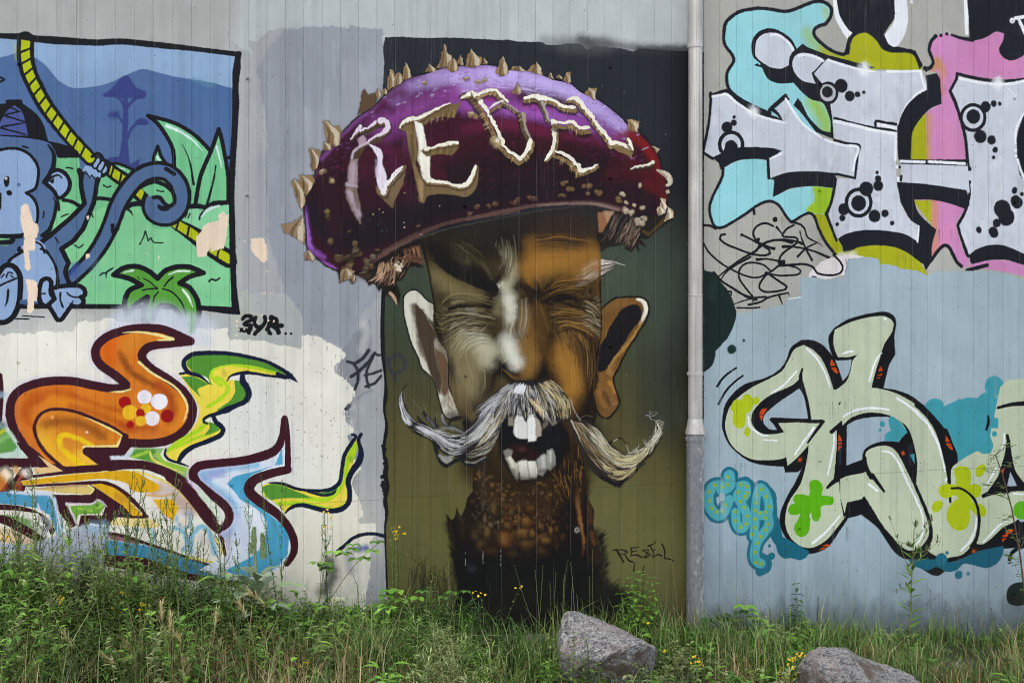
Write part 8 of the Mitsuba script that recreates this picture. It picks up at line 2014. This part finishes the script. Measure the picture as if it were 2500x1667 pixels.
tops = [(20,1190),(85,1200),(118,1220),(165,1235),(205,1240),(235,1215),(268,1280),(310,1260),(338,1270),(372,1250),(418,1265),(440,1280),(468,1270),(12,1225),(30,1132),(62,1215),(75,1133),(95,1250),(130,1172),(150,1252),(190,1280),(225,1300),(255,1290),(278,1245),(300,1230),(325,1147),(348,1212),(352,1138),(392,1220),(405,1210),(431,1150),(455,1227),(482,1320),(500,1290),(525,1222),(548,1340),(575,1300),(240,1330),(110,1310),(45,1300),(170,1345),(420,1330),(370,1300)]
for i,(px,py) in enumerate(tops):
    tall_weed(px + rng.normal(0,25),-.08 - .55 * rng.random(),px,py,200 + 5 * i,'thin branching weed with tiny seed pods rising before the ' + ('maroon bars at the left edge' if px < 150 else 'yellow sweep of the orange lettering' if px < 335 else 'white and yellow end of the yellow letter'),'thin weeds ' + ('at the left edge' if px < 150 else 'before the yellow sweep' if px < 335 else 'left of the blue letter'),13 if py < 1250 else 9)
for i,(px,py,tx,lab) in enumerate([(690,1330,636,'thin bare stem leaning left in front of the blue letter'),(612,1400,607,'leafy weed standing up just left of the twin mullein spikes'),(690,1420,688,'leafy weed rising in front of the maroon edge of the blue letter'),(800,1420,792,'airy yellow tipped weed in front of the cream coat'),(960,1420,963,'yellow tipped weed standing on the green edge left of the neck')]):
    tall_weed(px,-.18,tx,(1150,1215,1170,1250,1285)[i],400 + 5 * i,lab,None,(3,7,8,12,5)[i])

# grass stems with seed heads
def seed_grass(px,y,tpx,tpy,seed,label,group,col=PALE,bow=None):
    t = thing('tall_grass',label,'grass stem',group)
    w,h = Veg(seed),Veg(seed + 1)
    g = w.g
    s = stem_line(px,y,tpx,tpy,g.normal(0,.04) if bow is None else bow)
    c = pick(g,col)
    w.tube(s,.0013,.0006,c,4)
    for k in range(2):
        a = g.uniform(0,6.28)
        w.leaf(s[1 + k],[math.cos(a),math.sin(a) * .5,1.3],g.uniform(.08,.16),.004,pick(g,GREENS),.5,.1,k=4)
    n = 16
    for i in range(n):
        u = .62 + .38 * i / n
        p = np.array([np.interp(u,np.linspace(0,1,9),s[:,k]) for k in range(3)])
        d = s[-1] - s[-3]
        d /= np.linalg.norm(d)
        o = np.array([d[2],0,-d[0]]) * (1 if i % 2 else -1)
        h.leaf(p,d + o * .45,g.uniform(.009,.014),.003,pick(g,col),.05,.3,k=2)
    w.put(t + '__stem')
    h.put(t + '__seed_head')


G1 = 'slender green grass stem with a narrow zigzag seed head before the dark neck'
for i,(px,py,tx) in enumerate([(1322,1480,1256),(1310,1380,1325),(1320,1390,1306),(1350,1395,1357),(1340,1420,1342),(1378,1402,1378),(1388,1365,1387),(1404,1370,1393),(1392,1410,1398),(1450,1340,1446),(1440,1405,1438)]):
    seed_grass(px,-.12 - .1 * rng.random(),tx,1378 if i == 0 else py,500 + 3 * i,G1,'grass stems before the dark neck',bow=-.02 if i == 0 else None)
G2 = 'pale grass stem with a nodding seed head before the grey blue coat'
for i,(px,py,tx) in enumerate([(1790,1420,1790),(1812,1418,1806),(1765,1470,1783),(1820,1440,1822),(1846,1450,1847),(1900,1445,1878),(1955,1400,1962),(1945,1410,1985),(2010,1450,2035),(2040,1442,2088),(2060,1400,2072),(2100,1390,2120),(2084,1460,2084),(2030,1470,2000),(2150,1480,2160),(2330,1470,2330),(2380,1500,2400),(1740,1405,1730),(2270,1500,2290),(2440,1510,2470),(1880,1480,1905)]):
    seed_grass(px,-.1 - .3 * rng.random(),tx,py,560 + 3 * i,G2,'grass stems right of the pipe',PALE + STRAW[:2],None)
G3 = 'dry grass stem with a thin straw coloured head beside the pipe'
for i,(px,py,tx) in enumerate([(1655,1355,1637),(1625,1410,1628),(1605,1372,1604),(1690,1455,1692),(1680,1460,1672)]):
    seed_grass(px,-.16 - .1 * rng.random(),tx,py,640 + 3 * i,G3,'dry grass stems left of the pipe',STRAW)


# tan bristly heads low on the left
def barley(px,y,tpx,tpy,seed):
    t = thing('wild_barley','tan bristly barley head arching in the grass, lower left','wild barley','barley heads in the lower left')
    w,h = Veg(seed),Veg(seed + 1)
    g = w.g
    s = stem_line(px,y,tpx,tpy,g.normal(0,.05))
    w.tube(s,.0014,.0009,pick(g,STRAW + PALE),4)
    d0 = s[-1] - s[-3]
    d0 = d0 / np.linalg.norm(d0) + [g.normal(0,.5),0,-.25]
    d0 /= np.linalg.norm(d0)
    for i in range(70):
        p = s[-1] + d0 * g.uniform(-.015,.06)
        h.leaf(p,d0 + g.normal(0,.28,3),g.uniform(.035,.065),.0018,pick(g,STRAW[:3] + PALE[3:]) * 1.9,.05,.1,k=2)
    w.put(t + '__stem')
    h.put(t + '__bristles',kind='stuff')


for i,(px,py) in enumerate([(200,1645),(395,1510),(415,1540),(440,1565),(365,1580),(175,1578),(320,1590),(285,1620),(500,1655),(600,1500),(640,1470),(525,1530),(90,1655),(345,1660),(1215,1595),(460,1640),(240,1660),(1770,1640)]):
    barley(px + rng.normal(0,18),-.95 - .25 * rng.random(),px,py,700 + 3 * i) if px < 700 else None

# ragwort
def ragwort(spots,px,y,seed,label):
    t = thing('yellow_ragwort',label,'yellow flower')
    w,f = Veg(seed),Veg(seed + 1)
    g = w.g
    heads = []
    for tx,ty,r in spots:
        s = stem_line(px + g.normal(0,8),y,tx,ty,g.normal(0,.02))
        w.tube(s,.002,.001,pick(g,GREENS),4)
        for k in range(8):
            a = g.uniform(0,6.28)
            w.leaf(s[2 + k % 6],[math.cos(a),math.sin(a),.5],g.uniform(.02,.045),.009,pick(g,GREENS),.3,.2,k=3)
        for k in range(max(1,int(r))):
            heads.append(s[-1] + g.normal(0,1,3) * [.006 * r ** .6,.006 * r ** .6,.0045 * r ** .6])
    for p in heads:
        nrm = np.array([g.normal(0,.8),-.6 + g.normal(0,.5),1.0])
        nrm /= np.linalg.norm(nrm)
        u = np.cross(nrm,[1,0,0]); u /= np.linalg.norm(u)
        v = np.cross(nrm,u)
        for k in range(9):
            a = 6.283 * k / 9 + g.normal(0,.1)
            f.leaf(p,u * math.cos(a) + v * math.sin(a) + nrm * .15,g.uniform(.0065,.0095),.0038,pick(g,YEL),.05,.1,side=np.cross(nrm,u * math.cos(a) + v * math.sin(a)),k=2)
        f.tube(np.array([p,p + nrm * .003]),.0028,.001,lin('c08a12'),6)
    w.put(t + '__stems',kind='stuff')
    f.put(t + '__blossoms',kind='stuff')


for i,(spots,px,y,lab) in enumerate([
        ([(1957,1597,5),(1966,1606,7),(1974,1604,6),(1950,1605,5),(1940,1612,3)],1952,-.98,'dense cluster of yellow ragwort touching the left side of the lower boulder'),
        ([(1925,1622,5),(1937,1625,5),(1912,1638,6),(1935,1650,4),(1920,1655,3),(1956,1654,3),(1946,1640,2)],1928,-1.04,'loose yellow ragwort at the lower edge, below and left of the denser cluster'),
        ([(276,1448,2),(303,1446,3),(317,1452,5),(311,1456,3)],300,-.5,'small yellow ragwort heads in the weeds, highest of three left clumps'),
        ([(281,1485,4),(343,1487,5),(355,1476,3),(355,1494,4),(352,1505,3)],335,-.55,'yellow ragwort heads just below the highest left clump'),
        ([(150,1466,5),(147,1458,2),(156,1498,1)],153,-.55,'single yellow ragwort in the weeds near the left edge'),
        ([(643,1478,6),(641,1470,2)],640,-.45,'yellow ragwort head beside the lower leaves of the mullein'),
        ([(745,1618,5),(738,1622,2)],745,-.9,'drooping yellow ragwort at the lower edge left of the pebbles'),
        ([(1600,1622,4),(1624,1588,3),(1586,1520,3)],1612,-.6,'yellow flowers just right of the sloping boulder'),
        ([(1697,1618,5),(1705,1612,4),(1690,1600,1)],1697,-.85,'yellow flower pair at the lower edge below the pipe'),
        ([(5,1310,5),(28,1320,4),(10,1322,3)],15,-.3,'yellow flower heads at the very left edge of the wall'),
        ([(793,1288,4),(790,1250,4),(800,1248,2),(810,1260,2)],795,-.15,'pale yellow rocket flowers high on a thin stem before the cream coat'),
        ([(966,1290,5),(968,1300,4),(964,1312,3),(985,1305,2)],964,-.13,'yellow flower spike before the green edge of the portrait'),
        ([(1268,1432,3),(1150,1448,2),(1172,1452,3)],1200,-.3,'scattered small yellow flowers before the black fur')]):
    ragwort(spots,px,y,800 + 4 * i,lab)

# mullein
t = thing('mullein','large grey green mullein with broad woolly leaves and two flower spikes','plant')
MUL = [lin(c) * .95 for c in ('8d9d7c','7f906e','98a887','74866a')]
c0 = at(628,1440,-.34)
w = Veg(900)
sp = bez(base(628,-.34),(base(628,-.34) + c0) / 2,at(622,1310,-.34),8)
w.tube(sp,.012,.007,MUL[1] * .9,8)
w.put(t + '__stem')
for j,(tx,ty) in enumerate([(621,1292),(641,1305)]):
    w = Veg(905 + j)
    a,b = at(tx - (3 if j == 0 else -2),ty + 62,-.34),at(tx,ty,-.34)
    for i in range(150):
        u = w.g.random()
        an = w.g.uniform(0,6.28)
        r = .017 * (1 - u) ** .6 + .002
        p = a + (b - a) * u + np.array([math.cos(an),math.sin(an),0]) * r * .6
        w.leaf(p,[math.cos(an) * .6,math.sin(an) * .6,1],.022,.011,pick(w.g,MUL[:1] + MUL[2:3]) * [1.15,1.2,.9],.0,.4,k=3)
    w.put(t + '__flower_spike')
tips = [(530,1377,-.5,.085),(484,1428,-.55,.08),(500,1456,-.62,.085),(566,1362,-.28,.09),(703,1362,-.3,.07),(776,1418,-.42,.07),(700,1380,-.24,.075),(572,1452,-.68,.1),(680,1462,-.6,.09),(622,1380,-.52,.075),(740,1450,-.5,.07),(548,1400,-.4,.09),(655,1400,-.55,.08),(590,1480,-.7,.09),(565,1490,-.62,.08)]
for i,(tx,ty,y,wd) in enumerate(tips):
    w = Veg(920 + i)
    u = w.g.uniform(.25,.6) if ty > 1400 else w.g.uniform(.5,.72)
    p = np.array([np.interp(u,np.linspace(0,1,8),sp[:,k]) for k in range(3)])
    q = at(tx,ty,y)
    L = np.linalg.norm(q - p)
    up = w.g.uniform(.35,.6)
    w.leaf(p,(q - p) + [0,0,up * L],L * 1.06,wd * 1.05,MUL[i % 4] * w.g.uniform(.8,1.15),up * .95,w.g.uniform(.25,.45),wide=.55,k=12)
    v = w.v[0]
    w.v[0] = v + (meshkit.noise(v * 38,i) - .5)[:,None] * [.012,.012,.022]
    w.put(t + '__leaf')


# bramble
def trifoliate(w,p,d,L,c,g):
    s = np.cross(d,[0,0,1.0])
    s /= np.linalg.norm(s)
    for k,(o,f) in enumerate(((0,1.0),(.9,.85),(-.9,.85))):
        w.leaf(p,d * (1 - abs(o) * .4) + s * o,L * f,L * .68 * f,c * g.uniform(.85,1.15),.3,.22,wide=.45,k=6)


def bramble(canes,leaves,label,seed,L=.05,pal=FRESH,key='bramble',cat='bramble'):
    t = thing(key,label,cat)
    w = Veg(seed)
    for a,b,c in canes:
        w.tube(bez(a,b,c,9),.0028,.0014,lin('5d5a34'),5)
    w.put(t + '__cane')
    for i,(px,py,y,sc) in enumerate(leaves):
        w = Veg(seed + 1 + i)
        a = w.g.uniform(0,6.28)
        trifoliate(w,at(px,py,y),np.array([math.cos(a) * .7,-.7,.2]),L * sc * 1.3,pick(w.g,pal) * 1.1,w.g)
        w.put(t + '__leaf')


bramble([(base(770,-.2),at(830,1390,-.22),at(935,1318,-.2)),(base(770,-.2),at(790,1380,-.2),at(800,1350,-.2))],
        [(818,1346,-.22,1.2),(838,1350,-.21,1.1),(862,1328,-.2,.9),(866,1338,-.2,1.0),(872,1362,-.22,1.2),(895,1360,-.2,1.0),(913,1343,-.2,1.1),(918,1322,-.2,.8),(930,1320,-.2,.7),(788,1375,-.22,1.2),(805,1385,-.22,1.2),(772,1372,-.24,.9)],
        'bramble shoot with three part leaves arching over the cream and grey edge',950)
bramble([(base(960,-.22),at(950,1470,-.24),at(930,1445,-.22)),(base(960,-.22),at(990,1470,-.24),at(1030,1440,-.2)),(base(1040,-.2),at(1060,1460,-.2),at(1140,1440,-.2))],
        [(938,1452,-.3,1.2),(950,1440,-.28,1.3),(972,1440,-.28,1.2),(945,1480,-.33,1.4),(930,1475,-.3,1.1),(1032,1442,-.2,.9),(1105,1444,-.2,.9),(1084,1456,-.22,.8),(1138,1442,-.2,.7),(1020,1458,-.26,1.1),(985,1462,-.3,1.1)],
        'broad leaved bramble at the bottom left corner of the portrait',970)
bramble([(base(1790,-.12),at(1780,1500,-.14),at(1745,1505,-.12)),(base(1790,-.12),at(1800,1490,-.14),at(1830,1475,-.1))],
        [(1818,1478,-.12,1.5),(1828,1490,-.12,1.4),(1806,1492,-.14,1.2),(1730,1510,-.12,1.2),(1745,1506,-.13,1.3),(1762,1500,-.13,1.3),(1775,1512,-.15,1.2),(1790,1508,-.14,1.2),(1850,1515,-.14,1.0),(1840,1505,-.14,1.1)],
        'creeper with lobed leaves against the wall right of the pipe',990,.048,DARKG + FRESH[:1],'creeper','creeper')


# leafy bush before the signature
def leafy_bush(label,stems,y,seed,L=.04,pal=FRESH,key='leafy_bush',cat='bush'):
    t = thing(key,label,cat)
    w,l = Veg(seed),Veg(seed + 1)
    g = w.g
    for px,tx,ty in stems:
        s = stem_line(px,y + g.normal(0,.04),tx,ty,g.normal(0,.02))
        w.tube(s,.0026,.0012,pick(g,GREENS),4)
        n = 9
        for i in range(n):
            u = .2 + .8 * i / (n - 1)
            p = np.array([np.interp(u,np.linspace(0,1,9),s[:,k]) for k in range(3)])
            a = i * 1.57 + g.normal(0,.3)
            for q in (a,a + np.pi):
                k = L * 1.3 * (1.25 - .6 * u) * g.uniform(.8,1.2)
                l.leaf(p,[math.cos(q),math.sin(q),.35],k,k * .5,pick(g,pal),.45,.25,wide=.4,k=4)
    w.put(t + '__stems',kind='stuff')
    l.put(t + '__foliage',kind='stuff')


leafy_bush('bushy bright green nettle between the sloping boulder and the pipe',[(1560 + g.normal(0,22),1555 + dx,ty) for dx,ty in ((-40,1450),(-30,1430),(-15,1410),(0,1398),(10,1396),(22,1402),(35,1410),(45,1425),(-5,1430),(-25,1470),(50,1450),(20,1440),(-42,1480),(38,1470),(55,1480))],-.22,1010)
leafy_bush('upright green herb with blue green leaves left of centre at the bottom',[(995,985,1480),(1000,992,1460),(1010,1058,1400),(1005,1000,1500),(1060,1062,1410),(1050,1040,1450)],-.35,1020,.032,DARKG + GREENS)
leafy_bush('fresh green mugwort clump at the lower edge right of the pebbles',[(960,945,1520),(990,985,1535),(870,872,1625),(1050,1050,1600),(1010,1005,1570),(940,930,1600),(1090,1100,1590)],-.8,1030,.036,FRESH + GREENS)
leafy_bush('small seedling with broad pointed leaves in front of the boulder',[(1330,1332,1618),(1350,1345,1640)],-1.0,1040,.045,FRESH)
leafy_bush('grey green weed in front of the left half of the sloping boulder',[(1372,1366,1580),(1390,1388,1600),(1405,1400,1545),(1420,1425,1600),(1440,1432,1560),(1455,1462,1620),(1350,1345,1560)],-1.04,1075,.03,GREENS)
leafy_bush('peppery light green cress clump beside the mullein',[(480 + 12 * k,455 + 14 * k + 6 * (k % 3),1452 + 9 * (k % 5)) for k in range(15)],-.62,1050,.016,PALE + FRESH)
leafy_bush('light green cress clump below the mullein',[(560 + 12 * k,545 + 13 * k,1510 + 11 * (k % 4)) for k in range(12)],-.78,1055,.016,PALE + FRESH)
leafy_bush('dark leaved shoot with a crown of pointed leaves before the grey blue coat',[(1950,1946,1425)],-.12,1060,.05,DARKG)
leafy_bush('dark green bushy herb at the wall below the pointed shoot',[(1915,1915,1490),(1925,1930,1485),(1940,1942,1482),(1960,1955,1495),(1900,1905,1510)],-.1,1065,.03,DARKG)

# willowherb on the right
t = thing('willowherb','tall branching willowherb with narrow leaves and brown buds before the pale letters','plant')
w,l,b = Veg(1100),Veg(1101),Veg(1102)
g = w.g
main = bez(base(2218,-.3),at(2225,1430,-.3),at(2232,1290,-.28),12)
w.tube(main,.005,.0022,lin('6a6a44'),6)
ends = []
for u,tx,ty in ((1,2236,1275),(.75,2276,1268),(.7,2290,1320),(.6,2172,1262),(.8,2268,1340),(.55,2188,1440),(.85,2216,1330),(.9,2262,1280)):
    p = np.array([np.interp(u,np.linspace(0,1,12),main[:,k]) for k in range(3)])
    q = at(tx,ty,-.28)
    s = bez(p,(p + q) / 2 + [0,0,-.02],q,7)
    w.tube(s,.0022,.001,lin('6f7a46'),4)
    for k in range(9):
        v = s[g.integers(1,7)]
        l.leaf(v,[g.normal(0,.6),g.normal(0,.4),1],g.uniform(.03,.055),.01,pick(g,FRESH + GREENS),.1,.2,k=3)
    ends.append(q)
for q in ends:
    for k in range(5):
        v = q + g.normal(0,.006,3)
        b.tube(np.array([v - [0,0,.004],v,v + [0,0,.006]]),.0034,.0015,lin(('5d4636','6b5040','7a6a4a')[k % 3]),5)
for k in range(30):
    u = g.uniform(.05,.85)
    p = np.array([np.interp(u,np.linspace(0,1,12),main[:,j]) for j in range(3)])
    a = g.uniform(0,6.28)
    l.leaf(p,[math.cos(a),math.sin(a) * .6,.6],g.uniform(.07,.13),.024,pick(g,FRESH),.25,.2,wide=.4,k=5)
w.put(t + '__stem'); l.put(t + '__leaves',kind='stuff'); b.put(t + '__buds',kind='stuff')

# wild rose sapling at the right edge
t = thing('wild_rose','woody rose sapling with small leaflets standing at the right edge','shrub')
w,l = Veg(1120),Veg(1121)
g = w.g
main = np.array([at(px,py,-.34) for px,py in ((2520,1720),(2505,1480),(2490,1350),(2470,1240),(2445,1150),(2430,1110),(2455,1092),(2482,1085))])
main[0] = base(2525,-.34)
w.tube(main,.006,.0016,lin('5a4636'),6)
br = [((2430,1110),(2415,1130)),((2445,1150),(2410,1150)),((2455,1190),(2405,1185)),((2445,1150),(2500,1110)),((2465,1220),(2420,1205)),((2475,1260),(2455,1270)),((2490,1330),(2455,1290)),((2495,1380),(2450,1350)),((2490,1340),(2530,1270)),((2500,1420),(2465,1365)),((2430,1110),(2460,1087)),((2500,1450),(2535,1400))]
for (ax,ay),(bx,by) in br:
    a,q = at(ax,ay,-.34),at(bx,by,-.34 + g.normal(0,.05))
    s = bez(a,(a + q) / 2 + [0,0,.015],q,5)
    w.tube(s,.0016,.0008,lin('6a5c40'),4)
    for k in range(14):
        v = s[g.integers(1,5)] + g.normal(0,.008,3)
        an = g.uniform(0,6.28)
        l.leaf(v,[math.cos(an),math.sin(an) * .7,.3],g.uniform(.026,.04),.018,pick(g,FRESH + GREENS),.25,.25,wide=.5,k=4)
w.put(t + '__stem'); l.put(t + '__leaflets',kind='stuff')

# wild carrot
t = thing('wild_carrot','cream wild carrot flower head low beside the portrait edge','flower')
w,f = Veg(1140),Veg(1141)
q = at(825,1470,-.5)
w.tube(bez(base(835,-.5),(base(835,-.5) + q) / 2,q,8),.0022,.0016,GREENS[1],5)
g = f.g
for k in range(60):
    a,r = g.uniform(0,6.28),.034 * math.sqrt(g.random())
    p = q + [r * math.cos(a),r * math.sin(a) * .9,.02 - r * r * 8 + g.normal(0,.002)]
    w.tube(np.array([q,(q + p) / 2 + [0,0,-.003],p]),.0006,.0004,PALE[0],3)
    for j in range(9):
        an = g.uniform(0,6.28)
        f.leaf(p + g.normal(0,.0025,3),[math.cos(an),math.sin(an),.5],.0045,.0034,lin('d3d6b4') * g.uniform(.75,1.05),0,.1,k=2)
w.put(t + '__stem'); f.put(t + '__umbel')


# purple and dried spikes
def spike_plant(px,y,tx,ty,by,c0,c1,label,seed):
    t = thing('flower_spike',label,'flower')
    w,f = Veg(seed),Veg(seed + 1)
    a,b = at(tx - 3,by,y),at(tx,ty,y)
    w.tube(np.vstack([bez(base(px,y),(base(px,y) + a) / 2,a,6),b]),.002,.0012,GREENS[0],4)
    g = f.g
    for k in range(260):
        u = g.random()
        an = g.uniform(0,6.28)
        r = .0085 * (1 - u * .55)
        p = a + (b - a) * u
        f.leaf(p,[math.cos(an),math.sin(an),.7],r * 1.2,.003,(np.asarray(c0) * (1 - u) + np.asarray(c1) * u) * g.uniform(.6,1.2),0,.1,k=2)
    w.put(t + '__stem'); f.put(t + '__blossoms')


spike_plant(1992,-.25,1998,1455,1523,lin('6a2470'),lin('5d5a4a'),'purple flower spike fading to grey at its tip, before the grey blue coat',1160)
spike_plant(1905,-.75,1917,1540,1602,lin('4a3444'),lin('7f8f52'),'drooping dull purple spike left of the lower boulder',1164)
spike_plant(1553,-.2,1550,1372,1395,lin('4d3c3c'),lin('5a4a44'),'short dark spike above the nettle, under the signature',1168)
spike_plant(1575,-.2,1572,1380,1404,lin('4d3c3c'),lin('5a4a44'),'dark spike leaning right above the nettle beside the pipe',1172)
spike_plant(678,-.85,678,1548,1564,lin('a8506a'),lin('8f5a60'),'pink clover like flower low in the weeds',1176)

# dried weeds at the far right of the wall
for i,(px,ty,tx) in enumerate(((2285,1435,2270),(2310,1465,2308),(2400,1465,2375),(2440,1490,2425),(2330,1500,2346))):
    t = thing('dried_weed','dried brown branching weed against the grey blue coat at the right','dried weed','dried weeds right of the willowherb')
    w = Veg(1200 + i)
    g = w.g
    s = stem_line(px,-.08,tx,ty,g.normal(0,.02))
    c = lin(('6a5a48','57483a')[i % 2])
    w.tube(s,.0014,.0007,c,4)
    w.put(t + '__stem')
    w = Veg(1220 + i)
    for k in range(9):
        p = s[g.integers(3,9)]
        q = p + [g.normal(0,.03),g.normal(0,.02),g.uniform(.01,.04)]
        w.tube(np.array([p,q]),.0008,.0005,c,3)
        w.tube(np.array([q,q + [0,0,.005]]),.0028,.0016,c * .8,5)
    w.put(t + '__twigs',kind='stuff')
# poppy
t = thing('poppy','single red poppy half hidden in the left weeds','poppy')
w = Veg(1240)
q = at(390,1462,-.42)
w.tube(bez(base(392,-.42),(base(392,-.42) + q) / 2,q,6),.0014,.001,GREENS[2],4)
w.put(t + '__stem')
w = Veg(1241)
for k in range(5):
    a = 6.28 * k / 5
    w.leaf(q,[math.cos(a),math.sin(a),.8],.02,.022,lin('c03018') * w.g.uniform(.8,1.1),.1,.3,k=4)
w.put(t + '__petals')
